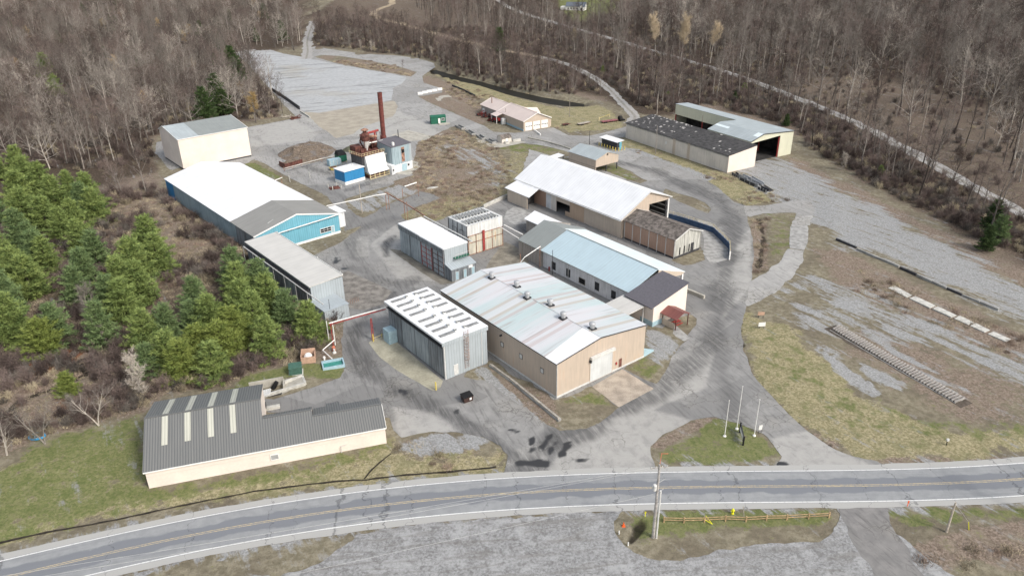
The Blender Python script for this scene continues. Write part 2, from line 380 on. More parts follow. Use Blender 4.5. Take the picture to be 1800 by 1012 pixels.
# ---------------------------------------------------------------- sheets of ground (fields traced to smooth, ragged edges)
def sheet(name, mat, field, bounds, cell, z=0.0, attrs=None, kind='structure', hfun=None):
    x0, x1, y0, y1 = bounds; nx = int((x1-x0)/cell)+1; ny = int((y1-y0)/cell)+1
    xs = x0+np.arange(nx)*cell; ys = y0+np.arange(ny)*cell; X, Y = np.meshgrid(xs, ys); Fv = field(X, Y)
    pos = Fv > 0
    cc = pos[:-1, :-1].astype(int)+pos[1:, :-1]+pos[:-1, 1:]+pos[1:, 1:]
    full = np.argwhere(cc == 4); part = np.argwhere((cc > 0) & (cc < 4))
    idx = np.full(X.shape, -1, np.int64); used = np.zeros(X.shape, bool)
    for dj, di in ((0, 0), (0, 1), (1, 0), (1, 1)): used[full[:, 0]+dj, full[:, 1]+di] = True
    idx[used] = np.arange(used.sum()); vx = list(X[used]); vy = list(Y[used])
    faces = [ (int(idx[j, i]), int(idx[j, i+1]), int(idx[j+1, i+1]), int(idx[j+1, i])) for j, i in full]
    for j, i in part:
        c = [(X[j, i], Y[j, i], Fv[j, i]), (X[j, i+1], Y[j, i+1], Fv[j, i+1]), (X[j+1, i+1], Y[j+1, i+1], Fv[j+1, i+1]), (X[j+1, i], Y[j+1, i], Fv[j+1, i])]
        for tri in ((c[0], c[1], c[2]), (c[0], c[2], c[3])):
            out = []
            for k in range(3):
                a, b = tri[k], tri[(k+1) % 3]
                if a[2] > 0: out.append((a[0], a[1]))
                if (a[2] > 0) != (b[2] > 0):
                    t = a[2]/(a[2]-b[2]); out.append((a[0]+(b[0]-a[0])*t, a[1]+(b[1]-a[1])*t))
            if len(out) >= 3:
                n = len(vx); vx += [o[0] for o in out]; vy += [o[1] for o in out]; faces.append(tuple(range(n, n+len(out))))
    vx = np.array(vx); vy = np.array(vy); vz = np.full(vx.shape, z) if hfun is None else hfun(vx, vy)+z
    me = bpy.data.meshes.new(name); me.from_pydata(np.stack([vx, vy, vz], 1).tolist(), [], faces); me.update()
    if attrs:
        for k, fn in attrs.items():
            a = me.attributes.new(k, 'FLOAT', 'POINT'); a.data.foreach_set('value', np.clip(fn(vx, vy), 0, 1).astype(np.float32))
    me.materials.append(mat); ob = bpy.data.objects.new(name, me); COL.objects.link(ob); ob['kind'] = kind; return ob
def ribbon(name, mat, line, half, z=0.004, jit=.15, seg=1.0, kind='structure', seed=3, follow=False):
    """strip along a world polyline; half may be (left, right)"""
    hl, hr = (half, half) if not isinstance(half, tuple) else half
    p = np.array(line, float); d = np.r_[0, np.cumsum(np.linalg.norm(np.diff(p, axis=0), axis=1))]; n = max(2, int(d[-1]/seg)+1); s_ = np.linspace(0, d[-1], n)
    x = np.interp(s_, d, p[:, 0]); y = np.interp(s_, d, p[:, 1]); tx = np.gradient(x); ty = np.gradient(y); L = np.hypot(tx, ty); nx, ny = -ty/L, tx/L
    jl = fbm(s_, s_*0+seed, 3, seed)*jit*2; jr = fbm(s_, s_*0+seed+9, 3, seed+5)*jit*2
    cols = [-hr+jr, -hr*.5+jr*.5, s_*0, hl*.5+jl*.5, hl+jl]; V = []; T = []
    for k in range(n):
        for c in cols:
            qx, qy = x[k]+nx[k]*c[k], y[k]+ny[k]*c[k]; V.append((qx, qy, z+(float(hgrid(qx, qy)) if follow else 0))); T.append((s_[k], c[k]))
    Fc = [(k*5+j, k*5+5+j, k*5+6+j, k*5+1+j) for k in range(n-1) for j in range(4)]
    me = bpy.data.meshes.new(name); me.from_pydata(V, [], Fc); me.update(); uv = me.uv_layers.new(name='UVMap')
    li = np.zeros(len(me.loops), np.int64); me.loops.foreach_get('vertex_index', li); uv.data.foreach_set('uv', np.array(T)[li].ravel())
    if me.polygons[0].normal.z < 0: me.flip_normals()
    me.materials.append(mat); ob = bpy.data.objects.new(name, me); COL.objects.link(ob)
    if kind: ob['kind'] = kind
    return ob

# ================================================================ GROUND
def jit(X, Y, amp=.5, sc=3.0, seed=1): return fbm(X, Y, sc, seed, 4)*amp
YARD = PX([(885,833),(893,800),(880,783),(850,768),(800,757),(760,758),(706,768),(690,757),(684,735),(560,725),(470,725),(462,697),(480,702),(545,682),(598,664),(606,652),(604,630),
 (600,605),(602,575),(606,545),(560,500),(440,420),(500,440),(590,418),(606,405),(602,380),(575,345),(553,334),(500,308),(470,290),(446,280),(430,290),(330,290),(300,300),(272,268),(276,250),(330,240),(434,224),
 (500,212),(522,207),(500,185),(470,152),(440,118),(413,93),(430,88),(470,86),(500,95),(537,101),(541,80),(553,82),(575,86),(640,95),(700,98),(740,104),(762,111),(765,118),(742,134),(745,146),(775,155),(778,163),(735,170),(760,183),(800,200),(850,221),(868,232),(905,234),(972,224),(1000,238),(1035,239),
 (1075,230),(1101,222),(1106,240),(1062,246),(1095,262),(1171,286),(1232,312),(1262,330),(1289,355),(1310,361),(1313,380),(1319,402),(1325,440),(1322,478),(1318,500),(1312,535),(1302,575),(1306,615),
 (1325,660),(1368,710),(1420,757),(1470,790),(1500,801),(1545,812),(1545,822),(1400,828),(1380,826),(1365,815),(1372,802),(1362,782),(1343,763),(1300,745),(1258,732),(1215,738),(1165,765),(1142,784),(1143,800),(1152,820),(1160,831),(958,832),(885,846)])
HOLES = [  # grass, dirt and gravel islands in the yard
 ('front_dirt', [(857,640),(862,632),(975,702),(1040,678),(1088,715),(1060,738),(1030,752),(985,757),(962,748),(930,722),(880,690),(850,668),(812,662),(822,652)]),
 ('apron_grass', [(1095,648),(1125,622),(1135,605),(1130,585),(1140,572),(1165,578),(1185,560),(1215,552),(1225,560),(1222,572),(1208,590),(1212,596),(1190,612),(1178,635),(1165,660),(1155,675),(1140,670)]),
 ('brush_field', [(722,300),(735,250),(760,240),(795,222),(815,225),(838,238),(870,256),(905,250),(955,256),(1000,268),(1060,285),(1100,300),(1140,318),(1125,322),(1060,300),(930,262),(905,340),(893,348),(880,352),(786,382),(780,385),(745,392),(722,392),(705,378),(735,362),(775,348),(750,338),(700,330),(694,318),(726,308)]),
 ('gravel_island', [(603,352),(640,338),(672,330),(700,320),(740,326),(738,336),(722,345),(690,356),(655,375),(638,382),(622,376)]),
 ('north_island', [(553,100),(566,97),(600,99),(650,107),(700,117),(733,127),(722,135),(700,131),(640,121),(585,110)]),
 ('road_grass', [(1190,340),(1215,346),(1240,356),(1250,368),(1244,375),(1225,368),(1195,355),(1165,340),(1170,332)]),
 ('raised_grass', [(1060,268),(1086,292),(1110,302),(1124,312),(1110,318),(1080,306),(1040,292)]),
 ('shingle_island', [(1228,432),(1240,443),(1238,456),(1215,465),(1200,466),(1180,458),(1190,440)]),
 ('strip_grass', [(428,288),(448,287),(500,315),(560,345),(560,352),(520,345)]),
 ('pit_dirt', [(1000,240),(1040,240),(1090,262),(1060,262),(1010,262),(905,246),(905,236)][:0]),
 ('blue_front_dirt', [(512,438),(590,412),(640,395),(600,425),(545,452),(520,455)]),
]
HOLE_W = {n: PX(p) for n, p in HOLES if p}
LAWN_N = PX([(905,240),(1000,262),(1100,300),(950,300),(900,330),(860,260)])
def yard_field(X, Y):
    f = sdf(YARD, X, Y)+jit(X, Y, .45, 3.0, 3)
    for k, (n, p) in enumerate(HOLE_W.items()):
        f = np.minimum(f, -(sdf(p, X, Y)+jit(X, Y, .9 if n in ('brush_field', 'front_dirt', 'gravel_island') else .45, 3.5, 20+k)))
    return f
# --- public road
_top = [(0,987),(278,923),(363,903),(447,890),(550,874),(640,861),(822,844),(958,834),(1160,831),(1293,829),(1400,828),(1480,826.5),(1593,824),(1800,815.5)]
_bot = [(150,1012),(267,987),(410,961),(500,942),(640,919),(842,898),(987,891),(1060,888),(1146,886),(1293,883),(1480,880),(1593,877),(1800,868.5)]
_T = np.array(PX(_top)); _B = np.array(PX(_bot))
_pt = np.polyfit(_T[:, 0], _T[:, 1], 4); _pb = np.polyfit(_B[:, 0], _B[:, 1], 4)
def _ev(p, x, lo, hi):
    xc = np.clip(x, lo, hi); d = np.polyder(p); return np.polyval(p, xc)+np.polyval(d, xc)*(x-xc)
def road_top(x): return _ev(_pt, x, _T[0, 0]+2, _T[-1, 0]-2)
def road_bot(x): return _ev(_pb, x, _B[0, 0]+2, _B[-1, 0]-2)
_rx = np.arange(-260, 300, 2.0); _ry = (road_top(_rx)+road_bot(_rx))/2
# perpendicular width, made even along the road
CEN = np.stack([_rx, _ry], 1)
_sl = np.gradient(_ry, _rx); _w = (road_top(_rx)-road_bot(_rx))*np.cos(np.arctan(_sl)); _in = (_rx > -60) & (_rx < 72); HALF = float(np.median(_w[_in]))/2
print('road half width', HALF)
def road_dist(X, Y):
    y = np.interp(X, _rx, _ry); s = np.interp(X, _rx, _sl); return (Y-y)*np.cos(np.arctan(s))   # + is the yard side

# --- natural ground: soft regions as weights on one terrain sheet
def soft(poly, w=2.0, seed=5, amp=1.6, sc=6.0):
    def f(X, Y): return sstep(-w, w, sdf(poly, X, Y)+fbm(X, Y, sc, seed, 4)*amp)
    return f
GREEN = [ (soft(PX([(-60,860),(60,780),(150,765),(255,735),(262,860),(420,835),(560,805),(690,775),(690,790),(640,818),(500,850),(300,880),(120,925),(-80,960)]), 2.5, 5, 2.0), .72),
 (soft(PX([(60,772),(170,752),(258,722),(254,745),(180,775),(80,790)]), 1.0, 6, 1.0), .55),
 (soft(PX([(262,868),(420,838),(560,808),(680,778),(690,787),(600,812),(420,856),(275,880)]), .8, 7, .9), .55),
 (soft(PX([(1150,795),(1200,775),(1260,735),(1300,742),(1345,765),(1372,800),(1300,815),(1180,815)]), .8, 8, .8), .75),
 (soft(PX([(1110,905),(1200,893),(1455,893),(1475,915),(1440,925),(1250,930),(1120,945)]), .8, 9, .8), .85),
 (soft(PX([(1565,895),(1800,885),(1850,890),(1850,915),(1700,918),(1610,930),(1570,910)]), 1.0, 10, 1.0), .6),
 (soft(PX([(428,288),(448,287),(500,315),(470,312)]), .6, 11, .6), .9),
 (soft(PX([(385,690),(440,660),(520,640),(600,640),(600,665),(520,660),(455,672),(400,700)]), 1.0, 12, .9), .95),
 (soft(PX([(985,710),(1085,712),(1040,682),(985,700)]), 1.0, 13, 1.2), .55),
 (soft(PX([(1100,648),(1130,625),(1158,640),(1150,675),(1140,672)]), 1.0, 14, .8), .6),
 (soft(PX([(985,20),(990,-20),(1090,-20),(1090,10),(1050,28),(1000,30)]), 4, 15, 4), 1.3),
 (soft(PX([(1310,560),(1400,590),(1480,660),(1600,735),(1800,760),(1800,780),(1560,780),(1420,730),(1330,640)]), 3, 16, 3), .28),
 (soft(PX([(1540,708),(1640,735),(1800,745),(1800,765),(1620,760)]), 2, 17, 2), .4),
 (soft(PX([(1040,262),(1095,290),(1128,315),(1110,318),(1040,292)]), 1, 18, 1), .5),
 (soft(PX([(900,243),(960,250),(1000,262),(950,275),(880,262)]), 2, 19, 2), .5),
 (soft(PX([(1345,375),(1400,380),(1395,440),(1350,470)]), 1.5, 21, 2), .35),
]
DRYT = [ (soft(PX([(765,128),(850,150),(930,180),(985,190),(1050,185),(1075,195),(1095,225),(1000,232),(960,215),(900,190),(820,165)]), 2, 31, 2), 1),
 (soft(PX([(1306,545),(1400,585),(1500,680),(1640,745),(1850,770),(1850,800),(1520,798),(1400,740),(1320,650)]), 2, 32, 3), .9),
 (soft(PX([(1062,250),(1110,245),(1280,308),(1400,350),(1310,360),(1180,285)]), 1.5, 33, 1.5), 1),
 (soft(PX([(-60,860),(60,790),(250,755),(262,880),(560,810),(690,775),(700,810),(880,800),(880,835),(300,890),(-80,970)]), 2, 34, 2), .8),
 (soft(PX([(690,780),(880,792),(893,815),(700,835),(640,825)]), 1, 35, 1), .5),
 (soft(PX([(850,345),(905,245),(990,268),(890,380),(740,400),(700,380),(760,350)]), 3, 36, 4), .5),
 (soft(PX([(1115,250),(1275,305),(1300,345),(1240,310)]), 1, 37, 1), .6),
]
GRAV = [ (soft(PX([(1300,280),(1330,275),(1395,285),(1440,310),(1500,345),(1600,400),(1700,447),(1850,520),(1850,575),(1740,540),(1600,478),(1490,430),(1440,395),(1400,375),(1360,345),(1315,312)]), 5.0, 41, 6.0, 9.0), .92),
 (soft(PX([(1390,480),(1440,495),(1520,505),(1620,560),(1850,650),(1850,695),(1700,640),(1560,580),(1470,545),(1400,520),(1330,545),(1350,515)]), 3.5, 42, 5.0, 8.0), .66),
 (soft(PX([(1410,540),(1450,535),(1540,580),(1640,640),(1700,680),(1690,695),(1600,650),(1500,590),(1440,595),(1475,620),(1420,590),(1400,560)]), 3.0, 43, 4.0, 7.0), .62),
 (soft(PX([(1510,640),(1560,655),(1610,690),(1550,680)]), 1.0, 44, 1.5), .9),
 (soft(PX([(1430,610),(1470,630),(1545,690),(1540,698),(1490,670)]), .5, 45, .8), 1.2),
 (soft(PX([(825,650),(860,645),(905,690),(965,745),(960,750),(900,712),(850,678)]), 1.0, 46, 1.2), .9),
 (soft(PX([(705,775),(760,760),(830,762),(860,775),(800,800),(730,805),(700,790)]), .8, 47, 1.0), 1.0),
 (soft(PX([(1130,578),(1160,580),(1195,600),(1180,630),(1150,640),(1135,605)]), 1.0, 48, 1.2), 1.0),
 (soft(PX([(610,355),(700,325),(735,335),(650,372),(625,368)]), 1.0, 49, 1.2), .8),
 (soft(PX([(800,240),(850,262),(900,300),(880,330),(820,290),(770,270)]), 3, 50, 6), .5),
 (soft(PX([(1060,255),(1120,262),(1260,315),(1240,318),(1100,270)]), .5, 51, .7), 1.0),
]
# the lot in the foreground is its own wide gravel sheet
LEAF = [ (soft(PX([(1310,545),(1300,600),(1330,665),(1400,740),(1500,795),(1800,800),(1800,815),(1540,812),(1440,775),(1360,705),(1296,620),(1292,560)]), 1.0, 61, 1.2), 1),
 (soft(PX([(1385,275),(1420,290),(1600,380),(1850,490),(1850,530),(1700,450),(1500,345),(1400,300)]), 2.5, 62, 3), 1.2),
 (soft(PX([(1320,385),(1345,385),(1350,470),(1320,480)]), 1.2, 63, 1.5), 1),
 (soft(PX([(1480,440),(1600,500),(1800,590),(1800,640),(1600,560),(1480,500),(1430,440)]), 3, 64, 3), 1),
 (soft(PX([(1500,570),(1620,600),(1800,690),(1800,750),(1700,740),(1600,690),(1480,620)]), 4, 65, 4), .7),
 (soft(PX([(1580,1010),(1620,960),(1700,920),(1850,915),(1850,1000),(1700,990)]), 1.5, 66, 2), 1.2),
 (soft(PX([(-200,800),(0,795),(60,775),(255,720),(300,690),(440,660),(600,620),(600,500),(420,410),(285,330),(270,240),(430,215),(500,205),(413,95),(530,88),(540,60),(560,-60),(-900,-60)]), 3, 67, 3), 1),
 (soft(PX([(545,80),(760,100),(850,130),(1000,165),(1080,180),(1120,200),(1190,205),(1400,235),(1480,300),(1800,470),(2300,700),(2300,-60),(700,-60),(560,20)]), 4, 68, 4), 1),
 (soft(PX([(690,775),(790,770),(880,800),(885,825),(640,840),(650,815)]), 1, 69, 1.2), .6),
 (soft(PX([(553,98),(650,107),(735,126),(720,136),(585,111)]), 1, 70, 1), 1.1),
 (soft(PX([(730,225),(800,225),(905,300),(890,350),(740,380),(690,320)]), 4, 71, 5), .7),
 (soft(PX([(740,130),(800,150),(860,200),(850,222),(740,172),(745,150)]), 2, 72, 2), 1),
 (soft(PX([(855,640),(975,702),(985,755),(955,742),(880,690)]), 1, 73, 1.2), .7),
 (soft(PX([(1140,784),(1165,765),(1215,738),(1258,732),(1265,745),(1215,765),(1165,790)]), .8, 74, .8), .9),
]
REDD = [ (soft(PX([(40,640),(130,600),(160,610),(110,650),(60,662)]), 1, 81, 1), 1.0), (soft(PX([(95,690),(180,700),(150,740),(90,740)]), 1, 82, 1), .5) ]
def wsum(lst, X, Y):
    t = np.zeros(np.shape(X))
    for f, w in lst: t = np.maximum(t, f(X, Y)*w)
    return t
CREEK = smooth_line(PX([(735,112),(770,126),(800,138),(850,152),(905,164),(960,171),(1010,175),(1045,170)]), 5)
CREEKW = PX([(755,118),(800,131),(850,143),(905,158),(950,168),(1000,176),(1024,180),(1024,184),(1000,184),(975,181),(941,174),(900,164),(850,148),(800,137),(760,124)])
BROOK = smooth_line(PX([(-60,800),(0,765),(30,750),(22,727),(20,715),(40,700),(75,688),(110,675),(150,657),(143,643),(140,632),(160,626),(180,622)]), 6)
BROOK2 = smooth_line(PX([(165,713),(200,709),(235,705),(260,698)]), 5)
DITCH = smooth_line(PX([(-120,985),(0,952),(100,930),(200,912),(300,890),(400,870),(470,858),(560,847),(640,840),(720,832),(800,826),(872,818)]), 5)
DITCH2 = smooth_line(PX([(640,838),(655,822),(688,796)]), 4)
DITCH3 = smooth_line(PX([(1335,385),(1342,415),(1338,445),(1333,468)]), 4)
DITCH4 = smooth_line(PX([(1300,560),(1302,600),(1322,660),(1365,710),(1420,760),(1480,797)]), 4)
HOLLOW = smooth_line(PX([(1113,948),(1122,930),(1132,917)]), 4)  # dip in the grass, darkened with the same weight as the brook
def terrain(X, Y):
    X = np.asarray(X, float); Y = np.asarray(Y, float)
    yf = np.minimum(-sdf(YARD, X, Y), 60)
    for p in HOLE_W.values(): yf = np.maximum(yf, sdf(p, X, Y))
    rd = np.abs(road_dist(X, Y))-HALF-1.6
    out = np.minimum(yf, rd)                                 # how far from any paving
    for b in BUILT: out = np.minimum(out, -sdf(b, X, Y))
    for f_ in FLAT: out = np.minimum(out, -sdf(f_, X, Y))
    k = sstep(.3, 5, out)
    h = -.05+k*(fbm(X, Y, 9, 3, 4)*.22+fbm(X, Y, 2.2, 8, 2)*.06+.10)
    far = sstep(60, 400, out)
    h = h+far*fbm(X, Y, 120, 12, 3)*1.5+sstep(700, 2500, Y)*150
    h = h-1.9*np.exp(-(np.maximum(-sdf(CREEKW, X, Y), 0)/2.2)**2)*1.0
    h = h-.8*np.exp(-(pdist(BROOK, X, Y)/.7)**2)-.5*np.exp(-(pdist(BROOK2, X, Y)/.7)**2)
    h = h-.25*np.exp(-(pdist(DITCH, X, Y)/1.0)**2)-.2*np.exp(-(pdist(DITCH2, X, Y)/.9)**2)-.30*np.exp(-(pdist(DITCH3, X, Y)/1.0)**2)-.25*np.exp(-(pdist(DITCH4, X, Y)/.6)**2)-.5*np.exp(-(pdist(HOLLOW, X, Y)/.5)**2)
    return h
BUILT = []
FLAT = [PX(q) for q in ([(1389,398),(1398,394),(1418,394),(1421,400),(1420,425),(1414,440),(1388,436)], [(1306,362),(1396,353),(1425,352),(1432,372),(1422,396),(1392,396),(1400,374),(1340,375),(1312,378)], [(1455,572),(1468,566),(1710,708),(1690,720)], [(1318,495),(1345,480),(1370,460),(1385,437),(1413,441),(1408,460),(1392,480),(1365,505),(1330,527),(1310,540)],
 [(-300,1200),(150,1030),(300,992),(520,955),(760,920),(960,905),(1060,900),(1085,945),(1110,975),(1160,990),(1250,975),(1350,955),(1440,950),(1480,905),(1470,893),(1555,890),(1572,930),(1620,975),(1680,1012),(1900,1100),(1900,1300)])]
def hgrid(x, y):
    xs, ys, H = GRID['x'], GRID['y'], GRID['h']; i = np.clip(np.searchsorted(xs, x)-1, 0, len(xs)-2); j = np.clip(np.searchsorted(ys, y)-1, 0, len(ys)-2); u = (x-xs[i])/(xs[i+1]-xs[i]); v = (y-ys[j])/(ys[j+1]-ys[j])
    return H[j, i]*(1-u)*(1-v)+H[j, i+1]*u*(1-v)+H[j+1, i]*(1-u)*v+H[j+1, i+1]*u*v
GRID = {}
def sdf_soft(poly, x, y, w): return sstep(-w, w, sdf(PX(poly), x, y)+fbm(x, y, 10, 66, 3)*w)
def ground_mat():
    w = N('ground'); v = w.world()
    g, d, gr, lf, rd_, wet = [w.attr(k) for k in ('green', 'dry', 'gravel', 'leaf', 'red', 'wet')]
    n1 = w.noise(v, .12, 6, .6); n2 = w.noise(v, .8, 5, .65); n3 = w.noise(v, 4.5, 3, .7); n4 = w.noise(v, 2.0, 4, .7, .6); n5 = w.noise(v, .35, 5, .6)
    n6 = w.noise(v, 2.6, 6, .75)
    base = w.mix(w.ramp(n2, .35, .65), (.175, .155, .108), (.29, .26, .19))
    base = w.mix(w.ramp(n1, .42, .62, 0, .6), base, (.14, .118, .088))
    dry = w.mix(w.ramp(n4, .35, .65), (.21, .19, .10), (.42, .37, .23)); dry = w.mix(w.ramp(n5, .45, .62, 0, .55), dry, (.17, .17, .085))
    leaf = w.mix(w.ramp(n4, .35, .66), (.14, .108, .084), (.32, .255, .205)); leaf = w.mix(w.ramp(n5, .48, .62, 0, .5), leaf, (.25, .215, .16)); leaf = w.mix(w.attr('dark_litter'), leaf, w.mix(w.ramp(n4, .4, .66), (.045, .034, .026), (.125, .092, .070)))
    grn = w.mix(w.ramp(n4, .35, .65), (.115, .14, .048), (.20, .215, .085)); grn = w.mix(w.ramp(n5, .5, .65, 0, .4), grn, (.09, .125, .035)); grn = w.mix(w.ramp(n2, .46, .68, 0, .6), grn, (.215, .205, .105))
    grv = w.mix(w.ramp(n6, .36, .64), (.25, .25, .245), (.405, .41, .405)); grv = w.mix(w.ramp(n2, .50, .66, 0, .5), grv, (.20, .195, .185)); grv = w.mix(w.ramp(n3, .58, .72, 0, .45), grv, (.13, .125, .12))
    ns = w.noise(w.world((.14, 1, 1), 1.03), .55, 5, .65, .3)
    def wt(a, sc=.9, lo=.30, hi=.62):
        s = w.math('ADD', a, w.ramp(n5, .3, .7, -.28, .28)); s = w.math('ADD', s, w.ramp(n2, .3, .7, -.22, .22)); s = w.math('ADD', s, w.ramp(n3, .3, .7, -.12, .12)); return w.ramp(s, lo, hi)
    c = w.mix(w.math('MULTIPLY', wt(lf), .95), base, leaf); c = w.mix(w.math('MULTIPLY', wt(d), .9), c, dry)
    c = w.mix(w.ramp(rd_, .2, .8), c, (.22, .085, .04)); c = w.mix(w.math('MULTIPLY', wt(g), .9), c, grn); c = w.mix(w.ramp(w.math('ADD', w.math('ADD', gr, w.ramp(ns, .3, .7, -.5, .5)), w.ramp(n2, .3, .7, -.18, .18)), .30, .75), c, grv)
    c = w.mix(w.ramp(n3, .30, .48, .35, 0), c, (.05, .042, .03)); c = w.mix(w.ramp(wet, .2, .8, 0, .85), c, (.022, .018, .014))
    w.bump(w.math('ADD', w.math('MULTIPLY', n3, .6), w.math('MULTIPLY', n2, .8)), .8, .25)
    return w.done(c, .95, 0, .1)
def asphalt_mat(name, a, b, patch, pale=0.0, streakang=.65):
    w = N(name); v = w.world(); dk, pl, wt = w.attr('dark'), w.attr('pale'), w.attr('wet')
    n1 = w.noise(v, .07, 5, .6); n2 = w.noise(v, .5, 6, .65, .5); n3 = w.noise(v, 5, 3, .7); st = w.noise(w.world((.12, 1, 1), -1.95), 1.5, 6, .68, .5)
    c = w.mix(w.ramp(n2, .3, .7), a, b)
    cell = w.n('ShaderNodeTexVoronoi'); w.l(v, cell.inputs['Vector']); cell.inputs['Scale'].default_value = .075
    sepc = w.n('ShaderNodeSeparateColor'); w.l(cell.outputs['Color'], sepc.inputs[0]); c = w.mix(w.ramp(sepc.outputs[0], .1, .9, 0, .8), c, patch)
    c = w.mix(w.ramp(st, .50, .68, 0, .6), c, tuple(q*.5 for q in a)); c = w.mix(w.ramp(n1, .5, .7, 0, .4), c, (.30, .285, .25))
    c = w.mix(w.math('MULTIPLY', pl, w.ramp(n2, .3, .6, .55, 1)), c, (.41, .40, .375))
    dm = w.math('MULTIPLY', dk, w.ramp(st, .30, .60, .35, 1)); c = w.mix(dm, c, (.10, .099, .098))
    vd = w.n('ShaderNodeVectorMath', operation='ADD'); nz = w.n('ShaderNodeTexNoise'); w.l(v, nz.inputs['Vector']); nz.inputs['Scale'].default_value = .6; nz.inputs['Detail'].default_value = 4
    sc = w.n('ShaderNodeVectorMath', operation='SCALE'); w.l(nz.outputs['Color'], sc.inputs[0]); sc.inputs['Scale'].default_value = 2.2; w.l(v, vd.inputs[0]); w.l(sc.outputs[0], vd.inputs[1])
    cr = w.vor(vd.outputs[0], .13, 'DISTANCE_TO_EDGE'); crm = w.ramp(cr, .002, .011, .5, 0); c = w.mix(w.math('MULTIPLY', crm, w.ramp(n1, .42, .6, .05, 1)), c, (.05, .047, .042))
    cr2 = w.vor(vd.outputs[0], .5, 'DISTANCE_TO_EDGE'); crm2 = w.ramp(cr2, .008, .04, .55, 0); c = w.mix(w.math('MULTIPLY', crm2, w.ramp(n1, .48, .6)), c, (.07, .065, .06))
    c = w.mix(w.ramp(n3, .3, .42, .25, 0), c, (.08, .08, .08)); c = w.mix(w.ramp(wt, .15, .85), c, (.045, .045, .046))
    w.bump(n3, .35, .05); r = w.ramp(wt, .3, .7, .92, .35)
    return w.done(c, r, 0, .25)
def ground():
    # one terrain sheet, fine where the camera is near, coarse to the horizon
    def axis(a, b, fine, lo, hi):
        mid = list(np.arange(a, b, fine)); left = []; x = a; st = fine
        while x > lo: st *= 1.22; x -= st; left.append(x)
        right = []; x = mid[-1]; st = fine
        while x < hi: st *= 1.22; x += st; right.append(x)
        return np.array(left[::-1]+mid+right)
    xs = axis(-150, 175, 1.0, -2500, 2500); ys = axis(66, 380, 1.0, -300, 4000); X, Y = np.meshgrid(xs, ys)
    H = terrain(X, Y); ny, nx = X.shape; GRID.update(x=xs, y=ys, h=H)
    V = np.stack([X.ravel(), Y.ravel(), H.ravel()], 1); I = np.arange(nx*ny).reshape(ny, nx)
    Fc = np.stack([I[:-1, :-1].ravel(), I[:-1, 1:].ravel(), I[1:, 1:].ravel(), I[1:, :-1].ravel()], 1)
    me = bpy.data.meshes.new('ground'); me.vertices.add(len(V)); me.vertices.foreach_set('co', V.ravel())
    me.loops.add(Fc.size); me.loops.foreach_set('vertex_index', Fc.ravel()); me.polygons.add(len(Fc)); me.polygons.foreach_set('loop_start', np.arange(0, Fc.size, 4)); me.polygons.foreach_set('loop_total', np.full(len(Fc), 4)); me.update(calc_edges=True)
    me.polygons.foreach_set('use_smooth', [True]*len(Fc))
    x, y = X.ravel(), Y.ravel()
    rd = np.abs(road_dist(x, y))-HALF
    shoulder = sstep(3.2, 1.2, rd+fbm(x, y, 4, 90, 3)*.8)*.55
    dark_litter = np.maximum(sdf_soft([(-900,-60),(-200,420),(0,340),(130,345),(270,300),(268,240),(430,213),(500,203),(478,170),(412,96),(530,90),(545,-60)], x, y, 5), sdf_soft([(545,80),(700,97),(765,112),(850,135),(1000,160),(1080,180),(1120,203),(1190,205),(1240,182),(1400,225),(1420,265),(1560,345),(1820,470),(2300,700),(2300,-60),(545,-60)], x, y, 5))
    clear = sdf_soft([(1400,150),(1470,120),(1600,140),(1900,240),(1900,430),(1700,330),(1560,250),(1440,195)], x, y, 12)
    clear = np.maximum(clear, sdf_soft([(560,40),(600,-30),(800,-30),(900,60),(850,95),(700,60)], x, y, 8)); stand = sdf_soft([(-100,280),(170,330),(280,440),(500,500),(560,600),(500,640),(330,680),(220,620),(130,600),(-100,640)], x, y, 4)
    dark_litter = np.maximum(dark_litter*(1-.5*clear), stand*.7)  # litter colour also carries the painted darkness of gaps under trees and pines
    A = dict(dark_litter=dark_litter, green=wsum(GREEN, x, y), dry=wsum(DRYT, x, y), gravel=np.maximum(wsum(GRAV, x, y), shoulder), leaf=wsum(LEAF, x, y), red=wsum(REDD, x, y))
    wet = np.zeros(x.shape)
    for l, r in ((BROOK, .75), (BROOK2, .6), (DITCH3, .9), (HOLLOW, .9), (DITCH4, .45)): wet = np.maximum(wet, sstep(r, r*.35, pdist(l, x, y)+fbm(x, y, 2, 91, 2)*r*.5))
    A['wet'] = wet
    for k, a in A.items(): at = me.attributes.new(k, 'FLOAT', 'POINT'); at.data.foreach_set('value', np.clip(a, 0, 1).astype(np.float32))
    me.materials.append(ground_mat()); o = bpy.data.objects.new('ground', me); COL.objects.link(o); o['kind'] = 'structure'
